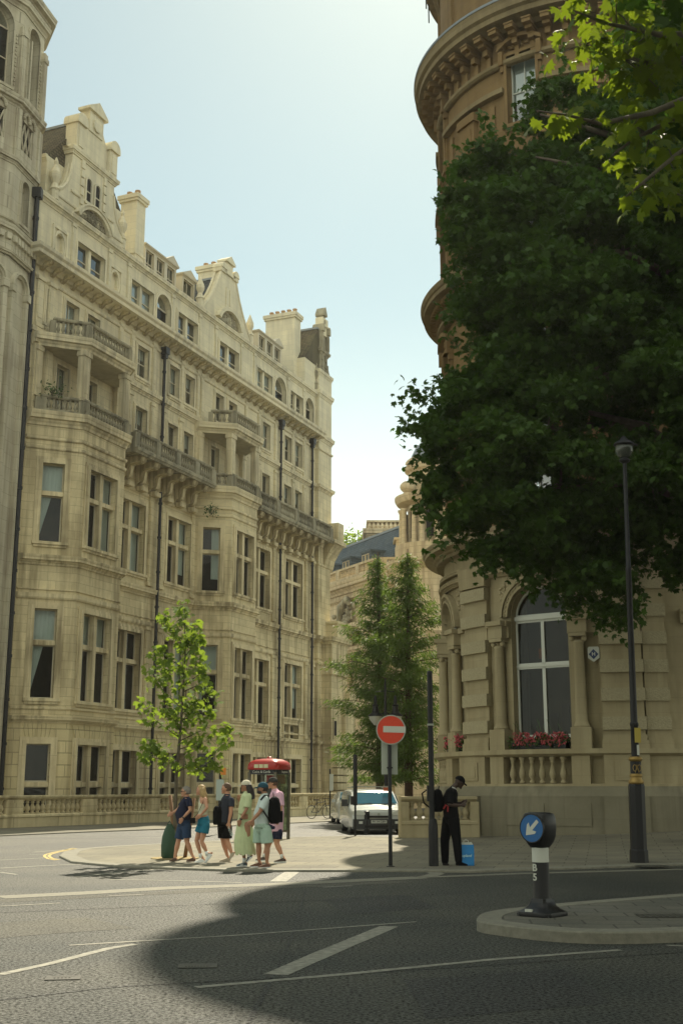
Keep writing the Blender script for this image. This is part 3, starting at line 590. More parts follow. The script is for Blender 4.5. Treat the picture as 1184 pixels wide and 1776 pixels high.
    def cross_roof(c, hw, ze, zr, y0, y1, mt, ridge=LEAD):
        f = MB(); f.face([(c - hw, y0, ze), (c - hw, y1, ze), (c, y1, zr), (c, y0, zr)]); f.face([(c + hw, y0, ze), (c, y0, zr), (c, y1, zr), (c + hw, y1, ze)]); f.face([(c - hw, y1, ze), (c + hw, y1, ze), (c, y1, zr)]); f.face([(c - hw, y0, ze), (c, y0, zr), (c + hw, y0, ze)])
        ro = f.build('roof', mt, root); q = MB(); q.box(c - .14, c + .14, y0, y1, zr - .08, zr + .07); q.build('ridge', ridge, ro)
    cross_roof(1.1, 3.3, 32.3, 36.0, .33, 8.5, TILE)
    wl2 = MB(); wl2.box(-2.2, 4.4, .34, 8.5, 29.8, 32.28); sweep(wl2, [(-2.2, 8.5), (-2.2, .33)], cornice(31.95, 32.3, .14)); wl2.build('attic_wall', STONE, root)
    cross_roof(16.0, 2.6, 29.75, 33.2, .33, 6, SLATE)
    cross_roof(30.2, 2.2, 31.9, 34.9, -.05, 8.5, TILE, LEAD)
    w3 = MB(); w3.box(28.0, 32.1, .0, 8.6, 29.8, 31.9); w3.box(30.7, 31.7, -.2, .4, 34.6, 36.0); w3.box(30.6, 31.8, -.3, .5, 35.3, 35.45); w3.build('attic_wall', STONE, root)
    # chimneys
    def chimney(x0, x1, y0, y1, z0, z1, pots, axis='y'):
        f = MB(); f.box(x0, x1, y0, y1, z0, z1); p = .1
        f.box(x0 - p, x1 + p, y0 - p, y1 + p, z1 - .35, z1 - .2); f.box(x0 - p * 1.6, x1 + p * 1.6, y0 - p * 1.6, y1 + p * 1.6, z1 - .2 + .002, z1 + .05); f.box(x0 - p * .5, x1 + p * .5, y0 - p * .5, y1 + p * .5, z0 + 1.0, z0 + 1.12)
        ch = f.build('chimney', STONE, root)
        for i in range(pots):
            q = MB(); t = (i + .5) / pots
            x, y = ((x0 + x1) / 2, y0 + (y1 - y0) * t) if axis == 'y' else (x0 + (x1 - x0) * t, (y0 + y1) / 2)
            q.lathe([(.16, 0), (.14, .3), (.17, .33), (.17, .42), (.12, .42)], x, y, 9, z0=z1 + .05); q.build('chimney_pot', POT, ch, smooth=True)
    chimney(5.9, 6.8, .3, 1.35, 29.5, 34.05, 2)
    chimney(27.5, 28.5, .6, 2.95, 29.5, 35.25, 5)
    chimney(16.9, 17.9, .9, 2.6, 29.5, 34.6, 3)
    # dormers
    def dormer(u0, u1, z0, z1, y0, y1, n, ped=True):
        Tt, l = plane_frame((u0, y0), (u1, y0)); f = MB()
        hs = []; wd = l / n
        for i in range(n): hs.append((i * wd + .16, (i + 1) * wd - .16, z0 + .35, z1 - .12))
        wall_panel(f, Tt, 0, l, z0, z1, hs, .2); 
        for a, b in (((u0, y1), (u0, y0)), ((u1, y0), (u1, y1))):
            T2, l2 = plane_frame(a, b); wall_panel(f, T2, 0, l2, z0, z1, [])
        sweep(f, [(u0, y1), (u0, y0), (u1, y0), (u1, y1)], cornice(z1, z1 + .16, .14)); f.face([(u0, y0, z1 + .15), (u1, y0, z1 + .15), (u1, y1, z1 + .15), (u0, y1, z1 + .15)])
        if ped:
            a = u0 + (l - wd) * (1 if n > 1 else .5) - .1; 
            f.prism([(a - .05, z1 + .16), (a + wd + .25, z1 + .16), (a + wd / 2 + .1, z1 + .62)], y0 - .14, y1 - .4, XZ)
        d = f.build('dormer', SASH, root)
        for h in hs: window(d, Tt, h[0], h[1], h[2], h[3], .2, 'sash', 0, sill=False)
    dormer(7.6, 11.1, 29.8, 31.75, .75, 3.0, 3); dormer(22.0, 25.6, 29.8, 31.75, .75, 3.0, 3); dormer(12.25, 13.75, 29.8, 31.9, 1.0, 3, 1)
    # rainwater pipes
    for u, zt in ((8.6, 25.5), (23.8, 25.6), (28.97, 25.7)):
        f = MB(); f.tube([(u, -.24, .2), (u, -.24, 17.4)], .085, 8); f.tube([(u, -.2, 19.0), (u, -.2, zt)], .085, 8)
        z = 1.5
        while z < zt:
            if not 17.3 < z < 19.2: f.lathe([(.12, 0), (.12, .12)], u, -.24 if z < 18 else -.2, 8, z0=z)
            z += 1.9
        f.box(u - .2, u + .2, -.4, -.05, zt - .1, zt + .3); f.box(u - .13, u + .13, -.34, -.06, zt - .35, zt - .1); f.tube([(u, -.24, .45), (u, -.36, .2), (u, -.36, .12)], .09, 8)
        f.build('downpipe', IRON, root, auto=True)
    # the lower corner projections at the far end
    f = MB()
    f.box(30.6, 33.4, -1.0, .0, 0, 9.3); f.box(30.5, 33.5, -1.12, .0, 9.3, 9.55); f.box(30.6, 33.4, -1.05, 0, 9.55, 11.5)
    for z in (.9, 1.4, 1.9, 2.4, 2.9, 3.4, 3.9, 4.4): f.box(30.7, 34.3, -1.42, -1.0, z - .42, z)
    f.box(30.6, 34.3, -1.4, -.99, 0, .45); f.box(32.4, 34.2, -1.32, -.99, 4.5, 7.3); f.box(32.2, 34.4, -1.5, -.99, 7.3, 7.6); f.box(33.0, 34.2, -1.4, -.99, 7.6, 8.3)
    sweep(f, [(30.5, .0), (30.5, -1.0), (33.5, -1.0), (33.5, 0)], cornice(11.4, 11.9, .28)); f.box(31.3, 33.6, -1.15, 0, 11.9, 12.9); sweep(f, [(31.3, 0), (31.3, -1.15), (33.6, -1.15), (33.6, 0)], band(12.9, 13.1, .1))
    for z in (4.5, 7.0): sweep(f, [(30.6, 0), (30.6, -1.0), (33.4, -1.0)], band(z, z + .15, .08))
    f.build('corner_projection', STONE, root); f = MB(); f.box(31.6, 32.6, -1.1, 0, 18.9, 20.3); f.prism([(0, 18.9), (-1.05, 18.9), (-1.15, 18.6), (-.85, 18.2), (-.5, 17.6), (-.35, 17.0), (0, 16.6)], 30.8, 32.4, lambda p, e, q: (e, p, q)); f.box(30.6, 32.7, -1.25, 0, 18.9 - .25, 18.9 + .02)
    f.build('corner_balcony', STONE, root)
    Tt, l = plane_frame((30.6, -1.0), (33.4, -1.0)); 
    f = MB(); f.box(.25, .95, 0, .05, 4.95, 6.3, T=Tt); f.box(.38, .82, .05, .055, 5.1, 6.15, T=Tt); fo = f.build('window', STONE_TRIM, root); q = MB(); q.box(.39, .81, .056, .06, 5.12, 6.13, T=Tt); q.build('pane', DARK, fo)
    # inner darkness
    f = MB()
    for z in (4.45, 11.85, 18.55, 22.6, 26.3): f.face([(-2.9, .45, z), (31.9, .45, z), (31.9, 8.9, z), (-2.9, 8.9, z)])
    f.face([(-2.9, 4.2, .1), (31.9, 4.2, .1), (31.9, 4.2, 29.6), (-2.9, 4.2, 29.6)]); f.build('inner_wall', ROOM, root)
    return root
mansion()

def tower():
    root = empty('turreted_building', (-16.9, 48.4, 0), 0, 'pale stone turreted building with carved arches at the left edge of the picture', 'building')
    W_ = [(-21.5, 46.6), (-18.9, 47.0), (-16.9, 48.4), (-15.2, 50.75), (-14.74, 52.86), (-15.6, 54.6), (-18, 56.5), (-23, 56)]
    P = [(x + 16.9, y - 48.4) for x, y in W_]
    off = lambda k: k
    f = MB()
    def stage(z0, z1, grow, holesA=(), holesB=(), depth=.3):
        n = len(P); pts = []
        for i in range(n):
            a, b, c = Vector(P[i - 1]), Vector(P[i]), Vector(P[(i + 1) % n])
            d1, d2 = (b - a).normalized(), (c - b).normalized(); m_ = (Vector((d1.y, -d1.x)) + Vector((d2.y, -d2.x))).normalized(); k = 1 / max(.5, m_.dot(Vector((d1.y, -d1.x))))
            pts.append(b + m_ * k * grow)
        frames = []
        for i in range(n):
            Tt, l = plane_frame(pts[i], pts[(i + 1) % n]); hs = holesA if i == 2 else holesB if i == 3 else ()
            hs = [(l * h[0], l * h[1]) + tuple(h[2:]) for h in hs]
            wall_panel(f, Tt, 0, l, z0, z1, hs, depth); frames.append((Tt, l, hs))
        f.face([(p.x, p.y, z1) for p in pts]); f.face([(p.x, p.y, z0) for p in pts][::-1])
        return frames
    win = []
    fr = stage(0, 25.3, 0, [(.62, .80, 18.3, 20.6), (.62, .80, 21.2, 23.2)], []); win += [(fr[2], h, 0) for h in fr[2][2]]
    fr2 = stage(26.5, 30.0, .0, [], [(.35, .68, 27.3, 29.5, 'arch')]); win += [(fr2[3], h, 0) for h in fr2[3][2]]
    fr3 = stage(30.2, 33.0, .05, [(.18, .75, 30.9, 32.4)], [(.2, .72, 30.9, 32.4)]); win += [(fr3[2], fr3[2][2][0], 1), (fr3[3], fr3[3][2][0], 1)]
    fr4 = stage(33.2, 38.0, .0, [(.2, .8, 33.6, 37.6, 'arch')], [(.25, .75, 33.6, 37.6, 'arch')], .4); win += [(fr4[2], fr4[2][2][0], 2), (fr4[3], fr4[3][2][0], 2)]
    fr5 = stage(38.9, 45, -.2)
    stage(25.3, 26.5, .12)
    for (z0, z1, p) in ((26.3, 26.75, .3), (25.3, 25.5, .25), (26.95, 27.1, .12), (29.85, 30.2, .22), (32.75, 33.25, .35), (37.9, 38.4, .3), (38.4, 38.95, .55)):
        sweep(f, [Vector(p_) for p_ in P], cornice(z0, z1, p), closed=True)
    # round blind arches below the corbel table with shafts
    for i in (2, 3):
        Tt, l = plane_frame(P[i], P[i + 1]); 
        for c in ((l * .25, l * .75) if i == 2 else (l * .5,)):
            r_ = l * .22 if i == 2 else l * .36; K = 12
            for k in range(K):
                t0, t1 = PI * k / K, PI * (k + 1) / K
                for ra, rb, pr in ((1, .82, .22), (.82, .68, .12)): f.prism([(c + r_ * ra * math.cos(t0), 24.1 + r_ * ra * math.sin(t0)), (c + r_ * ra * math.cos(t1), 24.1 + r_ * ra * math.sin(t1)), (c + r_ * rb * math.cos(t1), 24.1 + r_ * rb * math.sin(t1)), (c + r_ * rb * math.cos(t0), 24.1 + r_ * rb * math.sin(t0))], -.02, pr, Tt)
            for sx in (-1, 1):
                f.box(c + sx * r_ * .9 - .11, c + sx * r_ * .9 + .11, -.02, .18, 1, 23.7, T=Tt); f.box(c + sx * r_ * .9 - .17, c + sx * r_ * .9 + .17, -.02, .26, 23.7, 24.08, T=Tt)
    # pilaster strips and dot mouldings on the belfry stage
    for i in (1, 2, 3):
        Tt, l = plane_frame(P[i], P[i + 1])
        for s_ in (0, l):
            f.box(s_ - .16, s_ + .16, -.05, .15, 30.2, 32.7, T=Tt); f.box(s_ - .16, s_ + .16, -.05, .17, 33.3, 37.0, T=Tt); f.box(s_ - .2, s_ + .2, -.05, .22, 36.5, 36.75, T=Tt)
        for s_ in (l * .12, l * .88):
            z = 33.6
            while z < 36.6: f.box(s_ - .03, s_ + .03, 0, .06, z, z + .08, T=Tt); z += .2
        for k in range(7): f.box(l * (k + .3) / 7, l * (k + .7) / 7, .05, .16, 25.5, 26.2, T=Tt); f.box(l * (k + .2) / 7, l * (k + .8) / 7, .05, .3, 26.0, 26.3, T=Tt)
    f.build('wall', TOWER_ST, root)
    for (Tt, l, hs), h, kd in win:
        ar = len(h) > 4
        if kd == 1:
            g = MB(); a, b, z0, z1 = h[:4]
            for k in range(4):
                for t in (0, 1):
                    p0 = (a + (b - a) * k / 3, z0); p1 = (a + (b - a) * (k + (1 if t else -1)) / 3, z1)
                    g.tube([Tt(min(max(p0[0], a), b), -.1, p0[1]), Tt(min(max(p1[0], a), b), -.1, p1[1])], .05, 5)
            o = g.build('lattice_screen', TOWER_ST, root)
            for k in range(2):
                q = MB(); c = a + (b - a) * (k + .5) / 2
                for i in range(9):
                    t = PI * i / 8; q.sphere(Tt(c + (b - a) * .22 * math.cos(t), .06, z1 + .12 + .3 * math.sin(t)), .10, 6, 4)
                q.build('carving', TOWER_ST, o, smooth=True)
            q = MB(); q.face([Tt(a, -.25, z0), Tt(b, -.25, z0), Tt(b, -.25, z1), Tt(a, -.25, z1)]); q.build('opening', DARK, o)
        else: window(root, Tt, h[0], h[1], h[2], h[3], .3 if kd < 2 else .4, 'double' if kd == 2 else 'plain', .12, .06, arch=ar, stonem=TOWER_ST, mull=.06)
    g = MB(); x, y = P[4][0] + .12, P[4][1] + .0
    y -= .1
    g.tube([(x + .02, y, 0), (x + .02, y, 29.3)], .12, 8); z = 1.5
    while z < 29: g.lathe([(.16, 0), (.16, .13)], x + .02, y, 8, z0=z); z += 1.9
    g.box(x - .2, x + .25, y - .22, y + .2, 29.2, 29.7)
    g.build('drainpipe', IRON, root, auto=True)
tower()

# ================================================================== the round-cornered hotel on the right
HC = (10.2, 45.9)
HPALE = stone('pale_hotel_stone', (.38, .33, .205), (.32, .27, .16), (.20, .16, .09), cyl=6.2, bw=1.15, bh=.5, mort=.006, mdark=.82, var=.05, streak=.45)
HGREY = stone('grey_plinth_stone', (.235, .215, .15), (.175, .16, .11), (.11, .10, .07), cyl=6.7, bw=1.7, bh=.65, mort=.006, mdark=.8, var=.05, streak=.6)
HBROWN = stone('brown_hotel_stone', (.245, .165, .075), (.195, .128, .056), (.12, .082, .045), cyl=6.0, bw=1.1, bh=.45, mort=.006, mdark=.8, var=.06, streak=.4)
HTRIM = stone('ochre_moulded_stone', (.265, .21, .115), (.20, .155, .08), (.12, .095, .055), cyl=7.0, bw=1.5, bh=3, mort=.006, streak=.5)
VERM = mat('vermiculated_stone', (.38, .335, .21), .9, noise_amt=.25, nscale=16, bump=.8, bscale=22)
WHITEP = mat('white_painted_timber', (.56, .58, .52), .45)
BLIND = mat('blue_grey_blind', (.35, .47, .50), .7)
def arcframe(Rr): return lambda s, o, z: ((Rr + o) * math.cos(s / Rr), (Rr + o) * math.sin(s / Rr), z)
def hotel():
    root = empty('corner_hotel', (HC[0], HC[1], 0), 0, 'round-cornered hotel of brown and pale stone rising behind the big dark plane tree', 'building')
    A0, A1 = R(150), R(270)
    FD = Vector((1, -.05)).normalized()
    def flat(Rr, l=16): p = Vector((0, -Rr)); return (p.x, p.y), (p.x + FD.x * l, p.y + FD.y * l)
    def path(Rr, a0=A0, a1=A1, right=16, left=9):
        K = 40; pts = [(Rr * math.cos(a0 + (a1 - a0) * i / K), Rr * math.sin(a0 + (a1 - a0) * i / K)) for i in range(K + 1)]
        p = []
        if left: p.append((pts[0][0] + .5 * left, pts[0][1] + .87 * left))
        p += pts
        if right: p.append((FD.x * right, -Rr + FD.y * right))
        return p
    def rev(p): return p                       # increasing angle then +x: outwards is on the right-hand side
    def drum(mb, Rr, z0, z1, holes=(), depth=.3, fh=(), left=9, right=16):
        """holes in degrees; fh: holes on the flat wing in metres"""
        T = arcframe(Rr); hs = [(R(h[0]) * Rr, R(h[1]) * Rr) + tuple(h[2:]) for h in holes]
        wall_panel(mb, T, A0 * Rr, A1 * Rr, z0, z1, hs, depth, extra=[(A0 + (A1 - A0) * i / 36) * Rr for i in range(1, 36)])
        if left:
            p = path(Rr, left=left); T2, l = plane_frame(p[0], p[1]); wall_panel(mb, T2, 0, l, z0, z1, [])
        T3, l3 = plane_frame(*flat(Rr, right)); wall_panel(mb, T3, 0, l3, z0, z1, list(fh), depth)
        return T, hs, T3
    lo = MB(); pl = MB(); up = MB(); tr = MB(); lt = MB()
    # plinth
    drum(pl, 6.85, -.3, 1.35); sweep(pl, path(6.6), [(-.1, 1.35), (.25, 1.35), (.25, 1.36), (.12, 1.66), (-.1, 1.66)])
    for (a, b) in ((226, 238), (239, 251)):
        T = arcframe(6.85); 
        for q in range(4): aa, bb = R(a + (b - a) * q / 4) * 6.85, R(a + (b - a) * (q + 1) / 4) * 6.85; pl.box(aa + .001, bb - .001, -.02, .03, .42, 1.12, T=T)
    for (a, b) in ((203.5, 216.5), (254.5, 266)):
        T = arcframe(6.85)
        for q in range(4): aa, bb = R(a + (b - a) * q / 4) * 6.85, R(a + (b - a) * (q + 1) / 4) * 6.85; pl.box(aa + .001, bb - .001, -.05, .16, -.3, 1.34, T=T)
    pl.build('plinth_wall', HGREY, root)
    # pedestal course with balusters under the windows
    drum(lo, 6.3, 1.6, 2.75, [(222.5, 246.5, 1.72, 2.62), (171, 195, 1.72, 2.62)], .25)
    for z0, z1, pr in ((2.62, 2.86, .42), (1.62, 1.74, .34)): sweep(lt, path(6.3), band(z0, z1, pr))
    drum(lo, 5.95, 1.6, 2.8); T = arcframe(6.3)
    def ablock(mb, Rr, a0, a1, o0, o1, z0, z1, n=3):
        T = arcframe(Rr)
        for q in range(n): aa, bb = R(a0 + (a1 - a0) * q / n) * Rr, R(a0 + (a1 - a0) * (q + 1) / n) * Rr; mb.box(aa, bb, o0, o1, z0, z1, T=T)
    piers = [(210.3, 6.1), (261, 6.0), (160, 6)]
    for c, hw in piers: ablock(lo, 6.3, c - hw - .3, c + hw + .3, -.02, .32, 1.66, 2.66); ablock(lo, 6.3, c - hw * .55, c + hw * .55, .31, .36, 1.85, 2.45); ablock(lo, 6.3, c - hw * .4, c + hw * .4, .36, .38, 1.95, 2.35)
    for c in (221.2, 248.2, 195.6): ablock(lo, 6.3, c - 2.6, c + 2.6, -.02, .28, 1.66, 2.66, 2)
    T3, l3 = plane_frame(*flat(6.3)); lo.box(-.3, 1.0, -.02, .2, 1.66, 2.66, T=T3)
    # ground storey wall
    GW = [(225.3, 245.1, 3.25, 8.45, 'arch'), (174.5, 194.3, 3.25, 8.45, 'arch')]
    T, hs, T3 = drum(lo, 6.12, 2.7, 9.2, GW, .45)
    for (c, hw) in piers:
        ablock(lo, 6.12, c - hw, c + hw, -.02, .19, 2.86, 8.9, 4); ablock(lo, 6.12, c - hw * 1.1, c + hw * 1.1, -.02, .34, 2.86, 3.12, 4); ablock(lo, 6.12, c - hw * 1.05, c + hw * 1.05, -.02, .29, 3.12, 3.3, 4); ablock(lo, 6.12, c - hw * 1.1, c + hw * 1.1, -.02, .34, 8.6, 8.9, 4)
    lo.box(-.25, .50, -.02, .13, 2.86, 8.9, T=T3); lo.box(-.25, .58, -.02, .20, 2.86, 3.2, T=T3)
    for (c, hw) in piers:
        for k in range(6): vm = MB(); ablock(vm, 6.12, c - hw * 1.05, c + hw * 1.05, .1, .33, 3.46 + k * .93, 3.88 + k * .93, 4); vm.build('carved_quoin', VERM, root)
    for k in range(6): vm = MB(); vm.box(-.25, .54, .05, .20, 3.46 + k * .93, 3.88 + k * .93, T=T3); vm.build('carved_quoin', VERM, root)
    for c in (221.6, 248.6, 198.0, 171.0):         # columns beside the windows, on their own pedestals
        a = R(c); Rr = 6.32; x, y = Rr * math.cos(a), Rr * math.sin(a)
        col = MB(); ablock(col, 6.12, c - 2.9, c + 2.9, -.02, .46, 2.86, 3.55, 2); col.lathe([(.25, 3.55), (.27, 3.6), (.22, 3.7), (.20, 3.78), (.165, 6.3), (.19, 6.35), (.17, 6.4)], x, y, 14)
        for s_ in (-1, 1):
            t = a + s_ * .032; col.sphere((Rr * 1.0 * math.cos(t) + .06 * math.cos(a), Rr * math.sin(t) + .06 * math.sin(a), 6.47), .095, 8, 5)
        ablock(col, 6.12, c - 2.4, c + 2.4, -.02, .42, 6.55, 6.66, 2); col.build('column', HPALE, root, auto=True)
        ablock(lt, 6.12, c - 2.7, c + 2.7, -.02, .42, 6.67, 7.25, 2); ablock(lt, 6.12, c - 3.0, c + 3.0, -.02, .52, 7.1, 7.26, 2)
    for a0, a1 in ((216.4, 225.2), (245.2, 255.0), (194.3, 204.2)):
        ablock(lt, 6.12, a0, a1, -.02, .16, 6.68, 7.08, 3); ablock(lt, 6.12, a0, a1, -.02, .28, 7.08, 7.26, 3)
    lt.box(1.05, 15, -.02, .16, 6.95, 7.3, T=T3); lt.box(1.05, 15, -.02, .26, 7.3, 7.42, T=T3)
    lt.box(1.35, 15, -.02, .10, 8.7, 8.85, T=T3)
    cvs = MB(); lr = random.Random(5)
    for i in range(150): cvs.sphere(T3(lr.uniform(1.6, 4.4), .02, lr.uniform(7.7, 8.55)), lr.uniform(.05, .12), 6, 4)
    cvs.box(1.45, 1.55, -.02, .1, 7.55, 8.65, T=T3)
    # archivolts
    for ac in (235.2, 184.4):
        for r0, r1, pr in ((1.08, 1.36, .14), (1.30, 1.42, .22), (1.08, 1.16, .2)):
            K = 16; T = arcframe(6.12); c = R(ac) * 6.12; zc = 7.4
            for k in range(K):
                t0, t1 = PI * k / K, PI * (k + 1) / K
                lt.prism([(c + r0 * math.cos(t0), zc + r0 * math.sin(t0)), (c + r1 * math.cos(t0), zc + r1 * math.sin(t0)), (c + r1 * math.cos(t1), zc + r1 * math.sin(t1)), (c + r0 * math.cos(t1), zc + r0 * math.sin(t1))], -.02, pr, T)
        for k in range(26):
            t = PI * (k + .5) / 26; c = R(ac) * 6.12; lt.box(c + 1.23 * math.cos(t) - .03, c + 1.23 * math.cos(t) + .03, .13, .18, 7.4 + 1.23 * math.sin(t) - .03, 7.4 + 1.23 * math.sin(t) + .03, T=arcframe(6.12))
        for sx in (-1, 1):
            for i in range(34):
                u = lr.random(); s_ = R(ac) * 6.12 + sx * (1.15 + .35 * lr.random()) ; z = 8.0 + .8 * u
                if (s_ - R(ac) * 6.12) ** 2 + (z - 7.4) ** 2 > 1.5 ** 2: cvs.sphere(arcframe(6.12)(s_, .0, z), lr.uniform(.04, .08), 6, 4)
    cvs.build('carved_relief', HPALE, root, smooth=True)
    # entablature and first cornice
    drum(lo, 6.2, 9.1, 10.0)
    for c, hw in piers: ablock(lo, 6.2, c - hw * 1.2, c + hw * 1.2, -.02, .26, 8.9, 9.35, 4)
    sweep(lt, path(6.2), cornice(8.88, 9.1, .24)); sweep(lt, path(6.2), band(9.35, 9.45, .18)); sweep(lt, path(6.2), cornice(10.0, 10.5, .85))
    K = 150
    for z_a, z_b, pr_ in ((9.98, 10.1, .30), (9.28, 9.36, .20)):
      dn = MB()
      for k in range(K):
        a = A0 + (A1 - A0) * (k + .5) / K; dn.box(a * 6.2 - .028, a * 6.2 + .028, .0, pr_, z_a, z_b, T=arcframe(6.2))
      for k in range(60): dn.box(.3 + k * .16, .36 + k * .16, 0, pr_, z_a, z_b, T=plane_frame(*flat(6.2))[0])
      dn.build('dentil_course', HPALE, root)
    lo.build('ground_floor_wall', HPALE, root); lt.build('moulding', HPALE, root)
    for (s0, s1, z0, z1, _), nm in zip(hs, ('a', 'b')):
        Tc = arcframe(6.12); cc = (s0 + s1) / 2; ang = cc / 6.12      # the joinery is flat: tangent plane frame
        px_, py_ = 6.12 * math.cos(ang), 6.12 * math.sin(ang); ex, ey = -math.sin(ang), math.cos(ang)
        Tw = lambda s, o, z, px_=px_, py_=py_, ex=ex, ey=ey, ang=ang: (px_ + ex * s + math.cos(ang) * (o - .02), py_ + ey * s + math.sin(ang) * (o - .02), z)
        hw = (s1 - s0) / 2 - .02
        f = MB(); g = -.42
        for a, b, c_, d_ in ((-hw, -hw + .10, z0, 7.4), (hw - .10, hw, z0, 7.4), (-hw, hw, z0, z0 + .12), (-.06, .06, z0, 7.2), (-hw, hw, 5.6, 5.8), (-hw, hw, 7.2, 7.48)):
            f.box(a, b, g, g + .09, c_, d_, T=Tw)
        f.box(-hw - .02, hw + .02, g + .02, g + .16, 7.28, 7.42, T=Tw); f.box(-hw, hw, g + .01, g + .12, 5.66, 5.74, T=Tw)
        for k in range(14):
            t0, t1 = PI * k / 14, PI * (k + 1) / 14; q = lambda r_, t_: (r_ * math.cos(t_), 7.42 + r_ * math.sin(t_))
            f.prism([q(hw - .10, t0), q(hw, t0), q(hw, t1), q(hw - .10, t1)], g, g + .09, Tw)
        wo_ = f.build('arched_window', WHITEP, root)
        q = MB(); q.face([Tw(-hw, g + .03, z0), Tw(hw, g + .03, z0), Tw(hw, g + .03, 7.42), Tw(-hw, g + .03, 7.42)]); q.face([Tw(hw * math.cos(PI * i / 14), g + .03, 7.42 + hw * math.sin(PI * i / 14)) for i in range(15)]); q.build('pane', GLASS2, wo_)
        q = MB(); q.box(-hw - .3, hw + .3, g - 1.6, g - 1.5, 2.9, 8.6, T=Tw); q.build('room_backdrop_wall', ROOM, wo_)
        if nm == 'a':
            q = MB(); q.box(-.45, -.25, g - .7, g - .5, 6.0, 6.35, T=Tw); q.sphere(Tw(-.35, g - .6, 6.25), .14, 8, 6); q.build('room_lamp', mat('orange_lamp_shade', (.45, .12, .03), .6), wo_, smooth=True)
            q = MB(); q.box(.35, .62, g - .5, g - .45, 3.5, 4.4, T=Tw); q.box(-.1, .2, g - .5, g - .45, 3.4, 4.1, T=Tw); q.build('chair_back', mat('chair_dark_wood', (.04, .02, .015), .5), wo_)
    # upper drum
    UW = []
    for zc, hh, ar in ((11.4, 3.0, 0), (15.9, 2.7, 0), (21.7, 2.5, 0), (26.2, 2.9, 0)):
        for ac in (236.3, 185.5): UW.append((ac - 5.6, ac + 5.6, zc, zc + hh) + (('arch',) if ar else ()))
    fw = [(s_, s_ + 1.2, h[2], h[3]) for h in UW[::2] for s_ in (2.2, 5.2, 8.2, 11.2)]
    T, hs, T3 = drum(up, 5.96, 10.4, 30.2, UW, .3, fw)
    drum(up, 5.9, 30.9, 36.2)
    for c, hw in ((211, 4.2), (261.5, 4.2), (160.5, 4.2)):
        for z0, z1 in ((10.6, 14.6), (15.2, 19.3), (20.9, 27.4)):
            ablock(up, 5.96, c - hw, c + hw, -.02, .20, z0, z1, 3); ablock(up, 5.96, c - hw * .62, c + hw * .62, .2, .235, z0 + .5, z1 - .6, 3); ablock(up, 5.96, c - hw * 1.2, c + hw * 1.2, -.02, .30, z1 - .35, z1, 3); ablock(up, 5.96, c - hw * 1.15, c + hw * 1.15, -.02, .27, z0, z0 + .3, 3)
    for ac in (223.6, 249.0, 198, 173):
        for z0, z1 in ((20.9, 27.3),): ablock(up, 5.96, ac - .9, ac + .9, -.02, .08, z0, z1, 1)
        ablock(up, 5.9, ac - 2, ac + 2, -.02, .12, 31.1, 34.6, 2)
    for z in (14.9, 19.5): sweep(tr, path(5.96), band(z, z + .2, .34))
    for a_, b_ in ((192.5, 229.2), (243.4, 270), (160, 178.8)): ablock(tr, 5.96, a_, b_, -.02, .26, 27.62, 27.82, 9)
    sweep(tr, path(5.96), band(28.75, 28.95, .22)); sweep(tr, path(5.96), cornice(20.0, 20.75, 1.0)); sweep(tr, path(5.96), [(-.1, 29.95), (.3, 30.0), (.5, 30.12), (.95, 30.2), (.95, 30.42), (1.08, 30.5), (1.08, 30.72), (1.12, 30.9), (-.6, 30.98)])
    sweep(tr, path(5.9), cornice(35.75, 36.4, .75))
    tr.build('cornice', HTRIM, root)
    lc = MB(); sweep(lc, path(5.96), [(.95, 30.9), (1.14, 30.88), (1.14, 30.99), (.9, 31.02)]); lc.build('lead_capping', LEAD, root)
    # brackets of the great cornice, one object each
    m = MB()
    m.box(-.17, .17, 0, .80, -.22, -.02); m.box(-.14, .14, 0, .58, -.36, -.22); m.box(-.11, .11, 0, .34, -.62, -.36); m.box(-.09, .09, 0, .14, -1.2, -.62); m.box(-.19, .19, 0, .84, -.07, .0)
    T_ = lambda a: (5.96 * math.cos(a), 5.96 * math.sin(a), 30.05)
    first = None
    for k in range(17):
        a = R(168 + k * 6.1)
        if first is None: first = m.build('bracket', HBROWN, root, loc=T_(a)); first.rotation_euler = (0, 0, a - PI / 2)
        else: dup(first, root, T_(a), a - PI / 2)
    m = MB(); m.box(-.09, .09, 0, .62, -.22, 0); m.box(-.06, .06, 0, .4, -.4, -.22); first = None
    for k in range(40):
        a = R(166 + k * 2.6); loc = (5.96 * math.cos(a), 5.96 * math.sin(a), 20.32)
        if first is None: first = m.build('modillion', HBROWN, root, loc=loc); first.rotation_euler = (0, 0, a - PI / 2)
        else: dup(first, root, loc, a - PI / 2)
    up.build('upper_wall', HBROWN, root)
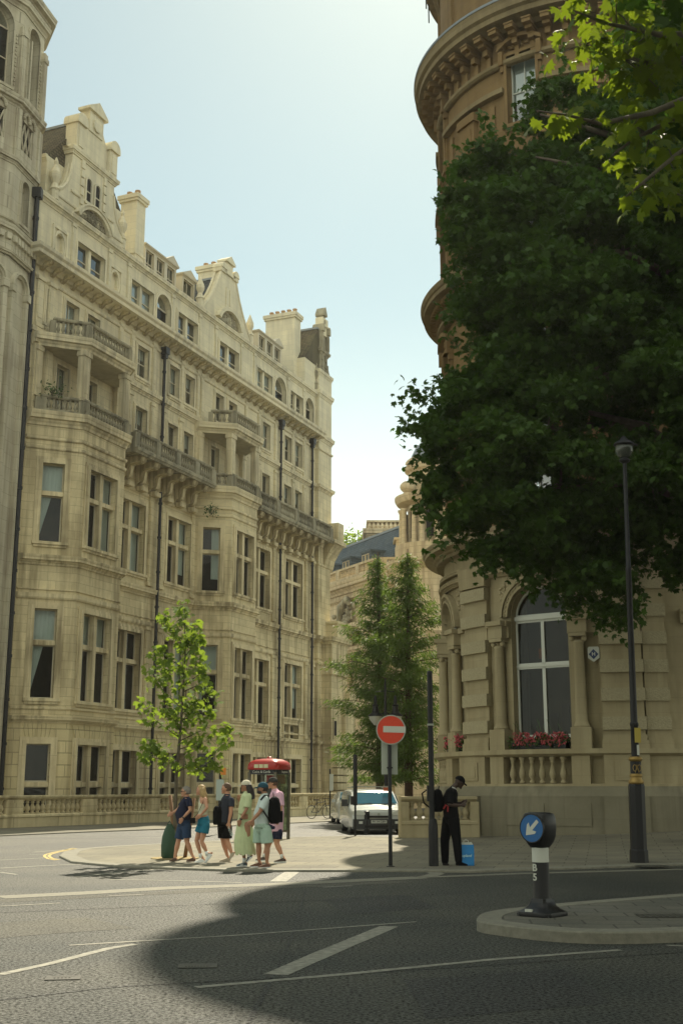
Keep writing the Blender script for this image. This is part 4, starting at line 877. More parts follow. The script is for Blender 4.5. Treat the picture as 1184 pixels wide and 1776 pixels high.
    for (s0, s1, z0, z1) in [h[:4] for h in hs]:
        b_ = window(root, T, s0, s1, z0, z1, .3, 'cross' if False else 'sash', .20, .10, stonem=HBROWN, sashm=WHITEP, glassm=GLASS_UP, curtain='blind', tz=.6)
        if z0 > 25 or 15 < z0 < 17 or z0 > 21 and z0 < 23:                      # segmental hoods with carving
            f = MB(); c = (s0 + s1) / 2; K = 10; hw = (s1 - s0) / 2 + .3; zt = z1 + .22
            for k in range(K):
                t0, t1 = -1 + 2 * k / K, -1 + 2 * (k + 1) / K; h0, h1 = zt + .34 * (1 - t0 * t0), zt + .34 * (1 - t1 * t1)
                f.prism([(c + hw * t0, h0), (c + hw * t1, h1), (c + hw * t1, h1 + .16), (c + hw * t0, h0 + .16)], -.02, .34, T)
            for sx in (-1, 1): f.box(c + sx * (hw - .12) - .09, c + sx * (hw - .12) + .09, -.02, .3, z1 - .35, zt, T=T); f.box(c + sx * (hw - .12) - .07, c + sx * (hw - .12) + .07, -.02, .2, z1 - .6, z1 - .35, T=T)
            for i in range(14): f.sphere(T(c + lr.uniform(-.5, .5), .06, zt + .12 + lr.uniform(0, .1)), lr.uniform(.05, .09), 6, 4)
            f.build('window_hood', HBROWN, root)
    for h in fw: window(root, T3, h[0], h[1], h[2], h[3], .3, 'sash', .2, .1, stonem=HBROWN, sashm=WHITEP, glassm=GLASS2, curtain=None)
    # roof slab, back
    f = MB(); p = path(5.9); f.face([(x, y, 36.3) for x, y in p] + [(16, 12, 36.3)]); f.face([(x, y, 30.9) for x, y in path(5.96)] + [(16, 12, 30.9)])
    f.face([(16, -7, 0), (16, 12, 0), (16, 12, 35), (16, -7, 35)]); f.face([(p[0][0], p[0][1], 0), (16, 12, 0), (16, 12, 35), (p[0][0], p[0][1], 35)]); f.build('roof', LEAD, root)
    f = MB()
    for i in range(6): f.tube([(6.5 * math.cos(R(165 + i * 9)), 6.5 * math.sin(R(165 + i * 9)), 35.1), (6.5 * math.cos(R(165 + i * 9)), 6.5 * math.sin(R(165 + i * 9)), 36.4)], .03, 5)
    f.build('roof_railing', IRON, root)
    # balusters under the two round-corner windows
    m = MB(); m.lathe(bal_prof(.86, 1.25), seg=12); first = None
    for c in (235.2, 184.4):
        for k in range(6):
            a = R(c - 8.9 + k * 3.3); loc = (6.42 * math.cos(a), 6.42 * math.sin(a), 1.75)
            if first is None: first = m.build('baluster', HPALE, root, smooth=True, loc=loc)
            else: dup(first, root, loc)
    # raised letters glimpsed between the leaves
    for ch, ang in (('C', 215.6), ('O', 219.6)):
        cu = bpy.data.curves.new('letter', 'FONT'); cu.body = ch; cu.size = .62; cu.extrude = .03; cu.align_x = 'CENTER'
        o = bpy.data.objects.new('tmp', cu); C.objects.link(o); bpy.context.view_layer.update()
        me = bpy.data.meshes.new_from_object(o.evaluated_get(bpy.context.evaluated_depsgraph_get())); bpy.data.objects.remove(o)
        me.materials.clear(); me.materials.append(IRON); o = bpy.data.objects.new('letter', me); C.objects.link(o); o.parent = root
        a = R(ang); o.location = (6.28 * math.cos(a), 6.28 * math.sin(a), 9.48); o.rotation_euler = (PI / 2, 0, a + PI / 2)
    return root
GLASS2 = glass('hotel_window_glass', (.5, .5, .45), .0)
hotel()
def hotel_pt(ang, Rr, z): return (HC[0] + Rr * math.cos(R(ang)), HC[1] + Rr * math.sin(R(ang)), z)

# ================================================================== ground
def groundmat(name, c1, c2, patch, speck=.25, bump=.35, slabs=None, rough=.85, nscale=.35):
    m = bpy.data.materials.new(name); m.use_nodes = True; t = m.node_tree; L_ = t.links; b = t.nodes['Principled BSDF']
    b.inputs['Roughness'].default_value = rough; b.inputs['Specular IOR Level'].default_value = .3 if rough > .71 else .42
    def N(ty, **k):
        n = t.nodes.new(ty)
        for a, v in k.items(): setattr(n, a, v)
        return n
    tcn = N('ShaderNodeTexCoord')
    n1 = N('ShaderNodeTexNoise'); n1.inputs['Scale'].default_value = nscale; n1.inputs['Detail'].default_value = 8; n1.inputs['Roughness'].default_value = .6; L_.new(tcn.outputs['Object'], n1.inputs['Vector'])
    r1 = N('ShaderNodeValToRGB'); r1.color_ramp.elements[0].position = .38; r1.color_ramp.elements[1].position = .64; r1.color_ramp.elements[0].color = (*c2, 1); r1.color_ramp.elements[1].color = (*c1, 1)
    e = r1.color_ramp.elements.new(.5); e.color = (*patch, 1)
    L_.new(n1.outputs[0], r1.inputs[0]); last = r1.outputs[0]
    n2 = N('ShaderNodeTexNoise'); n2.inputs['Scale'].default_value = 30; n2.inputs['Detail'].default_value = 5; n2.inputs['Roughness'].default_value = .75; L_.new(tcn.outputs['Object'], n2.inputs['Vector'])
    r2 = N('ShaderNodeMapRange'); r2.inputs[1].default_value = .40; r2.inputs[2].default_value = .60; r2.inputs[3].default_value = 1 - speck; r2.inputs[4].default_value = 1 + speck; L_.new(n2.outputs[0], r2.inputs[0])
    mx = N('ShaderNodeMix', data_type='RGBA', blend_type='MULTIPLY'); mx.inputs[0].default_value = 1; L_.new(last, mx.inputs[6]); L_.new(r2.outputs[0], mx.inputs[7]); last = mx.outputs[2]
    hgt = n2.outputs[0]
    if not slabs:
        r5 = N('ShaderNodeMapRange'); r5.inputs[1].default_value = .42; r5.inputs[2].default_value = .60; r5.inputs[3].default_value = .04; r5.inputs[4].default_value = .95; L_.new(n2.outputs[0], r5.inputs[0]); L_.new(r5.outputs[0], b.inputs['Specular IOR Level'])
    if slabs:
        mpn = N('ShaderNodeMapping'); mpn.inputs['Rotation'].default_value = (0, 0, slabs[2]); L_.new(tcn.outputs['Object'], mpn.inputs[0])
        br = N('ShaderNodeTexBrick'); br.inputs['Scale'].default_value = 1; br.inputs['Brick Width'].default_value = slabs[0]; br.inputs['Row Height'].default_value = slabs[1]; br.inputs['Mortar Size'].default_value = .014; br.inputs['Mortar Smooth'].default_value = .2
        br.inputs['Color1'].default_value = (.84, .84, .84, 1); br.inputs['Color2'].default_value = (1.06, 1.04, 1.0, 1); br.inputs['Mortar'].default_value = (.42, .42, .40, 1); L_.new(mpn.outputs[0], br.inputs['Vector'])
        m2 = N('ShaderNodeMix', data_type='RGBA', blend_type='MULTIPLY'); m2.inputs[0].default_value = 1; L_.new(last, m2.inputs[6]); L_.new(br.outputs[0], m2.inputs[7]); last = m2.outputs[2]
    else:
        vo = N('ShaderNodeTexVoronoi', feature='DISTANCE_TO_EDGE'); vo.inputs['Scale'].default_value = .33
        wn = N('ShaderNodeTexNoise'); wn.inputs['Scale'].default_value = 1.2; wn.inputs['Detail'].default_value = 6; L_.new(tcn.outputs['Object'], wn.inputs['Vector'])
        wm = N('ShaderNodeMix', data_type='RGBA'); wm.inputs[0].default_value = .35; L_.new(tcn.outputs['Object'], wm.inputs[6]); L_.new(wn.outputs['Color'], wm.inputs[7]); L_.new(wm.outputs[2], vo.inputs['Vector'])
        mr = N('ShaderNodeMapRange'); mr.inputs[1].default_value = 0; mr.inputs[2].default_value = .012; mr.inputs[3].default_value = .72; mr.inputs[4].default_value = 1; L_.new(vo.outputs['Distance'], mr.inputs[0])
        m2 = N('ShaderNodeMix', data_type='RGBA', blend_type='MULTIPLY'); m2.inputs[0].default_value = 1; L_.new(last, m2.inputs[6]); L_.new(mr.outputs[0], m2.inputs[7]); last = m2.outputs[2]
    L_.new(last, b.inputs['Base Color'])
    bp = N('ShaderNodeBump'); bp.inputs['Strength'].default_value = bump; bp.inputs['Distance'].default_value = .01 if slabs else .03; L_.new(hgt, bp.inputs['Height']); L_.new(bp.outputs[0], b.inputs['Normal'])
    return m
ASPHALT = groundmat('worn_asphalt', (.055, .054, .040), (.024, .028, .023), (.041, .042, .033), .62, 1.0, rough=.6)
ASPHALT_L = groundmat('pale_asphalt', (.085, .08, .062), (.055, .052, .042), (.07, .067, .053), .25, .4)
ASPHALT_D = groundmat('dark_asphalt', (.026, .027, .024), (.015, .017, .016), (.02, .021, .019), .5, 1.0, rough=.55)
PAVE = groundmat('stone_paving', (.20, .185, .135), (.14, .13, .10), (.17, .16, .12), .12, .2, (.9, .6, R(12)))
PAVE2 = groundmat('grey_setts', (.135, .13, .11), (.09, .09, .075), (.115, .11, .09), .15, .3, (.6, .45, R(5)))
KERB = mat('granite_kerb', (.21, .20, .155), .8, noise_amt=.35, nscale=9, bump=.3, bscale=60)
PAINT = mat('worn_road_paint', (.30, .29, .235), .7, noise_amt=.62, nscale=11, bump=.2, bscale=60)
YELLOW = mat('yellow_road_paint', (.50, .38, .12), .7, noise_amt=.4, nscale=14)
def gridsheet(x0, x1, y0, y1, st, z): 
    m = MB(); nx, ny = int((x1 - x0) / st), int((y1 - y0) / st)
    for j in range(ny + 1):
        for i in range(nx + 1): x, y = x0 + (x1 - x0) * i / nx, y0 + (y1 - y0) * j / ny; m.v.append((x, y, z + gz(x, y)))
    for j in range(ny):
        for i in range(nx): a = j * (nx + 1) + i; m.f.append([a, a + 1, a + nx + 2, a + nx + 1]); m.m.append(0)
    return m
g = gridsheet(-60, 60, -40, 140, 1.0, 0); n0 = len(g.v)
for a in ((-1500, 1500, -600, -40), (-1500, 1500, 140, 2500), (-1500, -60, -40, 140)): g.face([(a[0], a[2], 0), (a[1], a[2], 0), (a[1], a[3], 0), (a[0], a[3], 0)])
g.face([(60, -40, .0), (1500, -40, .0), (1500, 140, .0), (60, 140, .0)])
tag(g.build('road', ASPHALT), kind='structure')
def densify(pts, st=.5, closed=True):
    out = []; n = len(pts)
    for i in range(n if closed else n - 1):
        a, b = Vector(pts[i]), Vector(pts[(i + 1) % n]); k = max(1, int((b - a).length / st))
        out += [tuple(a + (b - a) * j / k) for j in range(k)]
    if not closed: out.append(tuple(pts[-1]))
    return out
def smooth_poly(pts, it=2):
    for _ in range(it):
        q = []
        n = len(pts)
        for i in range(n): a, b = Vector(pts[i]), Vector(pts[(i + 1) % n]); q += [tuple(a * .75 + b * .25), tuple(a * .25 + b * .75)]
        pts = q
    return pts
def tri_fill(poly, z, name, mt, kind='structure'):
    """pavement surface: fine triangulated sheet draped on the ground"""
    import bmesh
    bm = bmesh.new(); vs_ = [bm.verts.new((x, y, 0)) for x, y in poly]; es = [bm.edges.new((vs_[i], vs_[(i + 1) % len(vs_)])) for i in range(len(vs_))]
    bmesh.ops.triangle_fill(bm, edges=es, use_beauty=True)
    xs = [p[0] for p in poly]; ys = [p[1] for p in poly]
    if max(xs) > 5 and max(ys) > 28:
        for k in range(5, int(min(max(xs), 20)) + 1): bmesh.ops.bisect_plane(bm, geom=bm.verts[:] + bm.edges[:] + bm.faces[:], plane_co=(k, 0, 0), plane_no=(1, 0, 0))
        for k in range(29, 41): bmesh.ops.bisect_plane(bm, geom=bm.verts[:] + bm.edges[:] + bm.faces[:], plane_co=(0, k, 0), plane_no=(0, 1, 0))
    for v in bm.verts: v.co.z = z + gz(v.co.x, v.co.y)
    me = bpy.data.meshes.new(name); bm.to_mesh(me); bm.free(); me.materials.append(mt)
    o = bpy.data.objects.new(name, me); C.objects.link(o); return tag(o, kind=kind)
def pavement(poly, h, name, mt, kerbw=.28, kerbname='kerb'):
    tri_fill(poly, h, name, mt)
    m = MB(); n = len(poly)
    # kerb stones: a closed band inside the outline, 3 mm proud, with its vertical face
    A = sum(poly[i][0] * poly[(i + 1) % n][1] - poly[(i + 1) % n][0] * poly[i][1] for i in range(n)); sg = 1 if A > 0 else -1
    ms = []
    for i in range(n):
        a, b, c = Vector(poly[i - 1]), Vector(poly[i]), Vector(poly[(i + 1) % n]); d1, d2 = (b - a).normalized(), (c - b).normalized()
        nn = (Vector((-d1.y, d1.x)) + Vector((-d2.y, d2.x))); nn = nn.normalized() if nn.length > 1e-5 else Vector((-d1.y, d1.x)); k = 1 / max(.5, nn.dot(Vector((-d1.y, d1.x)))); ms.append(nn * sg * k)
    rings = []
    for o, z in ((-.012, -.02), (-.012, h - .012), (0, h + .004), (kerbw, h + .004), (kerbw, h - .03)):
        rings.append([(poly[i][0] + ms[i].x * o, poly[i][1] + ms[i].y * o, z + gz(*poly[i])) for i in range(n)])
    m.ring(rings, cap=False); tag(m.build(kerbname, KERB), kind='structure')
PH = .04
# plaza pavement: the nose at the left, along to the hotel
top = [G(*p, z=PH) for p in ((104, 1484), (112, 1477), (134, 1472), (200, 1467), (282, 1463), (400, 1456.5), (500, 1452), (600, 1449.5))]
bot = [G(*p, z=PH) for p in ((820, 1510), (680, 1509), (560, 1509), (480, 1509), (390, 1508), (300, 1505), (200, 1501), (125, 1494))]
plaza = densify([(25, 25.6)] + [G(1184, 1498, z=PH)] + bot + top + [(1.7, 41.0), (3.2, 48), (6.5, 62), (14, 90), (25, 90)], 1.2)
pavement(plaza, PH, 'plaza_pavement', PAVE, .38)
# pavement along the mansion's balustrade
kp = [G(*p, z=PH) for p in ((-260, 1462), (23, 1447.5), (150, 1442), (291, 1437), (500, 1427), (592, 1423))]
far = densify(kp + [(.6, 78), (1.2, 84), (-6, 120), (-60, 120), (-60, 30)], 2)
pavement(far, PH, 'mansion_pavement', PAVE)
# refuge island in the foreground
isl = [G(*p, z=.12) for p in ((825, 1594), (835, 1584), (870, 1577), (930, 1571), (1000, 1564), (1184, 1550), (1400, 1535))] + [G(*p, z=.12) for p in ((1500, 1600), (1184, 1614), (1080, 1617), (1000, 1616), (930, 1611), (870, 1604), (835, 1599))]
pavement(smooth_poly(isl, 2), .12, 'traffic_island', PAVE2)
# tactile paving of a paler tone near the nose and carriageway patches
def quadsheet(pts, name, mt, z, lab=None):
    m = MB(); m.face([(*p, z + gz(*p)) for p in pts]); o = m.build(name, mt); return tag(o, kind='structure')
def strip(pix, wd, name, mt, z=.004, base=0.0, st=.6, jit=0):
    pts = [G(*p, z=base) for p in pix]; pts = densify(pts, st, closed=False); m = MB(); L0 = []; 
    lr = random.Random(len(pts))
    for i, p in enumerate(pts):
        a = Vector(pts[max(i - 1, 0)]); b = Vector(pts[min(i + 1, len(pts) - 1)]); d = (b - a).normalized(); nn = Vector((-d.y, d.x)); w1 = wd / 2 * (1 + lr.uniform(-jit, jit))
        L0.append([(p[0] + nn.x * w1, p[1] + nn.y * w1, base + z + gz(*p)), (p[0] - nn.x * w1, p[1] - nn.y * w1, base + z + gz(*p))])
    m.ring(L0, cap=False, closed=False); return tag(m.build(name, mt), kind='structure')
# white markings read off the road
strip([(478, 1691), (560, 1655), (675, 1607)], .15 * 1.55, 'road_marking', PAINT, jit=.06)
strip([(340, 1713), (600, 1690), (860, 1664), (1075, 1648)], .11, 'road_marking', PAINT, jit=.1)
strip([(0, 1691), (90, 1671), (190, 1645), (235, 1638)], .12, 'road_marking', PAINT, jit=.15)
strip([(120, 1640), (420, 1622), (722, 1599)], .07, 'road_marking', PAINT, jit=.2)
strip([(1155, 1640), (1184, 1641), (1300, 1644)], .09, 'road_marking', PAINT)
strip([(0, 1556.5), (150, 1549), (290, 1540.5), (420, 1536), (520, 1532), (640, 1526.5), (730, 1522)], .55, 'granite_channel', KERB, jit=.02)
strip([(730, 1522), (900, 1515.5), (1184, 1508)], .30, 'granite_channel', KERB, z=.005)
strip([(482, 1529.5), (508, 1511.5)], .30, 'road_marking', PAINT, z=.006)
strip([(0, 1492), (40, 1490), (78, 1488)], .12, 'road_marking', PAINT)
strip([(0, 1506), (70, 1502), (130, 1499.5), (190, 1497.5)], .14, 'road_marking', PAINT)
strip([(133, 1521), (220, 1512), (300, 1505.5)], .13, 'road_marking', PAINT)
strip([(190, 1525.5), (300, 1527.5), (420, 1531)], .10, 'road_marking', PAINT)
strip([(0, 1454), (60, 1452), (115, 1450)], .12, 'road_marking', PAINT); strip([(118, 1452), (290, 1453)], .12, 'road_marking', PAINT)
strip([(50, 1482), (80, 1482)], .1, 'road_marking', PAINT); strip([(60, 1478), (130, 1472.5)], .1, 'road_marking', PAINT)
for pts_ in ([(128, 1471), (95, 1478), (80, 1482), (77, 1485), (83.6, 1489.5), (97.5, 1492)], [(133, 1471.6), (102, 1478), (88, 1482), (85, 1485), (91, 1489), (103, 1491.3)]): strip(pts_, .075, 'yellow_line', YELLOW, st=.25)
strip([(0, 1572), (60, 1569), (105, 1566.5)], .08, 'road_marking', PAINT); strip([(190, 1554), (250, 1551.5)], .07, 'road_marking', PAINT)
for a, b in (((0, 1513), (30, 1517)), ((560, 1539), (610, 1536.5))): strip([a, b], .09, 'road_marking', PAINT)
strip([(0, 1563), (300, 1548), (700, 1529)], .5, 'asphalt_patch', ASPHALT_L, z=.002)
quadsheet([G(*p) for p in ((520, 1531), (480, 1511.5), (690, 1511), (735, 1520))], 'asphalt_patch', ASPHALT, .0025)
strip([(733, 1522), (748, 1519), (758, 1516), (750, 1513), (735, 1511.5)], .30, 'dropped_kerb', KERB, z=.008, st=.3)

def grate(px, py, w_, l_, rz, label, base=0.0, kindof='drain_cover', cat='drain cover', slots=8):
    x, y = G(px, py, z=base); r_ = empty(kindof, (x, y, base + gz(x, y)), rz, label, cat); m = MB()
    z0, z1 = .0045, .008
    m.box(-w_ / 2, w_ / 2, -l_ / 2, -l_ / 2 + .05, z0, z1); m.box(-w_ / 2, w_ / 2, l_ / 2 - .05, l_ / 2, z0, z1); m.box(-w_ / 2, -w_ / 2 + .05, -l_ / 2 + .05, l_ / 2 - .05, z0, z1); m.box(w_ / 2 - .05, w_ / 2, -l_ / 2 + .05, l_ / 2 - .05, z0, z1); m.build('frame', IRONW, r_)
    m = MB(); m.box(-w_ / 2 + .05, w_ / 2 - .05, -l_ / 2 + .05, l_ / 2 - .05, .004, .007)
    for k in range(slots): x0 = -w_ / 2 + .07 + (w_ - .14) * k / max(1, slots); m.box(x0, x0 + (w_ - .14) / slots * .5, -l_ / 2 + .08, l_ / 2 - .08, .007, .011)
    m.build('cover_plate', IRONW, r_)
IRONW = mat('worn_cast_iron', (.065, .063, .052), .5, noise_amt=.4, nscale=20)
quadsheet([G(*p) for p in ((0, 1600), (150, 1592), (235, 1610), (60, 1622), (0, 1628))], 'asphalt_patch', ASPHALT_L, .0022)
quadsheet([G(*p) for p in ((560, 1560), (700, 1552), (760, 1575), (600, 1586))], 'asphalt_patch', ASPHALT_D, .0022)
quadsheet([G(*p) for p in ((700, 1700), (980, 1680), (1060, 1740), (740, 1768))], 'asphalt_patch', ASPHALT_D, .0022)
for q_ in ([(0, 1735), (200, 1712), (420, 1700), (700, 1684), (1184, 1652)], [(430, 1776), (470, 1700), (500, 1640), (520, 1580), (530, 1545)], [(0, 1583), (300, 1571), (620, 1560), (830, 1548)]): strip(q_, .035, 'tar_seam', ASPHALT_D, z=.003, jit=.5, st=.3)
grate(343, 1676, .36, .27, R(4), 'square iron grating set in the sunlit edge of the road, near the tree shade')
grate(110, 1697, .30, .22, R(8), 'small worn iron cover at the bottom left of the road', slots=5)
grate(1150, 1589, .62, .42, R(-4), 'dark iron hatch set into the paving of the traffic island', .12, slots=6)
grate(1133, 1502, .60, .5, R(0), 'dark iron cover on the pavement beside the tall lamp post', PH, slots=6)

# ------------------------------------------------------------------ balustraded walls
def street_wall(name, pts, h, label, piers, step=.30, base=PH, mt=None, pw=.45, maxn=100, r_=1.0):
    mt = mt or STONE; root = empty(name, (pts[0][0], pts[0][1], base), 0, label, 'wall'); P = [(p[0] - pts[0][0], p[1] - pts[0][1]) for p in pts]
    s = h / 1.3
    f = MB(); sweep(f, P, [(-.2, -.1), (.20, -.1), (.20, .40 * s), (.24, .42 * s), (.24, .50 * s), (.16, .55 * s), (-.2, .55 * s)]); f.build('plinth', mt, root)
    f = MB(); sweep(f, P, [(-.17, h - .17), (.14, h - .17), (.20, h - .11), (.24, h - .09), (.24, h - .01), (.2, h), (-.22, h)]); f.build('coping', mt, root)
    bl = []; first = None
    for i in range(len(P) - 1):
        T, l = plane_frame(P[i], P[i + 1]); ps = piers[i]
        for q in ps:
            m = MB(); m.box(q - pw, q + pw, -.22, .215, -.08, h - .172, T=T); m.box(q - pw * .7, q + pw * .7, .215, .235, .62 * s, h - .3, T=T); m.build('pier', mt, root)
        for a, b in zip(ps, ps[1:]):
            n = int((b - a - 2 * pw) / step)
            for k in range(n): bl.append(T(a + pw + (b - a - 2 * pw) * (k + .5) / n, 0, .55 * s))
    bh = h - .17 - .55 * s
    bl.sort(key=lambda p: Vector((p[0] + pts[0][0], p[1] + pts[0][1])).length)
    for k, p in enumerate(bl[:100]):
        if first is None: m = MB(); m.lathe(bal_prof(bh, 1.35 * r_), seg=10); first = m.build('baluster', mt, root, smooth=True, loc=p)
        else: dup(first, root, p)
    if len(bl) > 100:
        m = MB()
        for p in bl[100:]: m.lathe(bal_prof(bh, 1.35 * r_), p[0], p[1], 6, z0=p[2])
        tag(m.build('baluster_row', mt, root, smooth=True), kind='stuff')
    return root
A = (-15.7, 45.75); B = (.25, 74.5)
dx = Vector((B[0] - A[0], B[1] - A[1])).length
pp = [.3]
# pier spacing read off the photograph: about 4.6 m
while pp[-1] < dx - 3: pp.append(pp[-1] + 4.55)
pp[-1] = dx - .5
street_wall('stone_balustrade', [A, B], 1.27, 'long low stone wall with turned balusters in front of the pale mansion', [pp], .30)
street_wall('stone_balustrade', [(1.9, 40.2), (4.4, 40.6)], 1.30, 'short pale balustrade between the white van and the man in black', [[.12, 2.45]], .25, pw=.14, mt=HPALE, r_=1.05)

# ================================================================== buildings beyond the end of the street
FST = stone('warm_far_stone', (.62, .52, .35), (.52, .43, .27), (.33, .26, .17), bw=1.4, bh=.55, mort=.02)
BLUESL = stone('blue_slate', (.10, .13, .155), (.075, .10, .125), (.12, .13, .12), bw=.5, bh=.22, mort=.03, mdark=.55, var=.25, streak=.3)
def far_mansard():
    cx, cy = 3.3, 102.0; root = empty('mansard_building', (cx, cy, 0), 0, 'sandstone building with blue slate mansard and great carved arch beyond the end of the street', 'building')
    a = (-10.3, 20.0); P = [a, (0, 0), (13.5, .0), (13.5, 14)]
    f = MB(); s = MB()
    T, l = plane_frame(a, (0, 0)); arch_c = l - 4.2
    hs = [(arch_c - 2.5, arch_c + 2.3, 5.0, 15.2, 'arch')]
    wn = []
    ex = [(l - 8.6, l - 7.8, 13.4, 14.9), (l - 12.5, l - 11.5, 9.0, 11.5), (l - 12.5, l - 11.5, 13.0, 15.0)]
    wall_panel(f, T, 0, l, 0, 19.8, hs + ex, .7); wn += [(T, *h, 'plain') for h in ex]
    T2, l2 = plane_frame((0, 0), (13.5, 0)); hs2 = []
    for x in (1.2, 3.6, 6.0, 8.6, 10.2, 12.0):
        for z0, z1 in ((1.5, 4.2), (6.0, 9.0), (10.6, 13.2), (15.2, 17.6)): hs2.append((x, x + .8, z0, z1))
    wall_panel(f, T2, 0, l2, 0, 19.8, hs2, .35); wn += [(T2, *h, 'sash') for h in hs2]
    T4, l4 = plane_frame((13.5, 0), (13.5, 14)); wall_panel(f, T4, 0, l4, 0, 19.8, [])
    for x in (.5, 2.8, 5.2, 7.8, 9.6, 11.5):
        f.box(x - .3, x + .3, -.0, .16, 13.9, 18.0, T=T2); f.box(x - .25, x + .25, 0, .14, 5.4, 9.6, T=T2)
    f.face([(a[0], a[1], 0), (a[0] - 3, a[1] + 8, 0), (a[0] - 3, a[1] + 8, 19.8), (a[0], a[1], 19.8)])
    f.build('wall', FST, root)
    for z0, z1, p in ((4.6, 5.2, .3), (9.7, 10.2, .3), (13.3, 13.8, .25), (18.0, 18.3, .3), (18.7, 19.8, .75)): sweep(s, P[:3], cornice(z0, z1, p)) if p > .29 or z0 > 13 else sweep(s, P[1:3], cornice(z0, z1, p))
    K = 14
    for r0, r1, pr in ((2.4, 2.75, .3), (2.75, 3.1, .5)):
        for k in range(K):
            t0, t1 = PI * k / K, PI * (k + 1) / K; q = lambda r_, t_: (arch_c - .1 + r_ * math.cos(t_), 12.8 + r_ * math.sin(t_)); s.prism([q(r0, t0), q(r1, t0), q(r1, t1), q(r0, t1)], -.02, pr, T)
    for k in range(18): t = PI * (k + .5) / 18; c_ = (arch_c - .1 + 2.57 * math.cos(t), 12.8 + 2.57 * math.sin(t)); s.box(c_[0] - .08, c_[0] + .08, .3, .45, c_[1] - .08, c_[1] + .08, T=T)
    s.build('cornice', FST, root)
    s = MB(); s.face([T(arch_c - 3, -.9, 4), T(arch_c + 3, -.9, 4), T(arch_c + 3, -.9, 16), T(arch_c - 3, -.9, 16)]); s.build('arch_recess_wall', FST, root)
    s = MB(); lr = random.Random(8)
    for i in range(70):      # sculpture group above the arch
        t = lr.uniform(0, 1); c_ = T(arch_c - 1.6 + lr.gauss(0, .75), .45, 15.6 + 2.6 * t * lr.random()); s.sphere(c_, lr.uniform(.14, .34) * (1.1 - .5 * t), 7, 5, sz=lr.uniform(.8, 1.7))
    s.tube([T(arch_c - 2.2, .6, 16), T(arch_c - 1.7, .7, 17.4), T(arch_c - .8, .6, 18.0), T(arch_c - .3, .6, 17.4)], [.25, .4, .32, .18], 8); s.build('carved_sculpture', STONE_OLD, root, smooth=True)
    # balustrade on the eaves
    s = MB(); 
    for A_, B_ in ((a, (0, 0)), ((0, 0), (13.5, 0))):
        Tt, ll = plane_frame(A_, B_); s.box(0, ll, .35, .6, 19.8, 20.05, T=Tt); s.box(0, ll, .33, .62, 20.75, 20.95, T=Tt)
        k = 0
        while k * .32 < ll - .2:
            if k % 12 in (0, 1): s.box(k * .32, k * .32 + .3, .33, .63, 20.0, 20.8, T=Tt)
            else: s.lathe([(r_ * 1.3, z / .8 * .7) for r_, z in BALP[::2]], *Tt(k * .32 + .15, .47, 0)[:2], 5, z0=20.05)
            k += 1
    s.build('roof_balustrade', FST, root)
    s = MB(); e1 = Vector((.89, -.456))
    s.face([(a[0] + .6, a[1] + 1.2, 19.8), (.6, 1.2, 19.8), (2.3, 3.4, 24.6), (a[0] + 2.3, a[1] + 3.4, 24.6)]); s.face([(.6, 1.2, 19.8), (13.4, 1.2, 19.8), (13.4, 3.4, 24.6), (2.3, 3.4, 24.6)])
    s.face([(a[0] + 2.3, a[1] + 3.4, 24.6), (2.3, 3.4, 24.6), (13.4, 3.4, 24.6), (13.4, 22, 24.8), (a[0] + 2.3, 24, 24.8)]); s.build('mansard_roof', BLUESL, root)
    s = MB(); Tt, ll = plane_frame((a[0] + 2.3, a[1] + 3.4), (2.3, 3.4)); s.box(0, ll, -.1, .12, 24.5, 24.7, T=Tt); s.box(0, 11, -.1, .12, 24.5, 24.7, T=plane_frame((2.3, 3.4), (13.3, 3.4))[0]); s.build('ridge', LEAD, root)
    for q in (3.2, 7.2, 11.2, 15.2, 19.0):
        Tt, ll = plane_frame((a[0] + .6, a[1] + 1.2), (.6, 1.2)); s = MB(); s.box(q - .9, q + .9, -2.2, .1, 20.2, 22.3, T=Tt); s.box(q - 1.0, q + 1.0, -2.3, .2, 22.3, 22.45, T=Tt); d = s.build('dormer', BLUESL, root)
        window(d, Tt, q - .6, q + .6, 20.4, 22.1, -.12, 'double', 0, sill=False, sashm=FST, mull=.07)
    Tt = plane_frame((0, 1.2), (13, 1.2))[0]; s = MB(); s.box(1.5, 4.4, -2.0, .1, 20.2, 22.8, T=Tt); s.box(1.3, 4.6, -2.2, .3, 22.8, 23.0, T=Tt); d = s.build('dormer', FST, root); window(d, Tt, 2.2, 3.7, 20.4, 22.5, -.12, 'double', 0, sill=False, sashm=FST, mull=.07)
    for (T_, x0, x1, z0, z1, st) in wn: window(root, T_, x0, x1, z0, z1, .35, 'sash' if st == 'sash' else 'plain', .15, .06, stonem=FST)
    f = MB(); f.face([(a[0], a[1] + 2, 0), (13, 3, 0), (13, 3, 19.7), (a[0], a[1] + 2, 19.7)]); f.build('inner_wall', ROOM, root)
far_mansard()
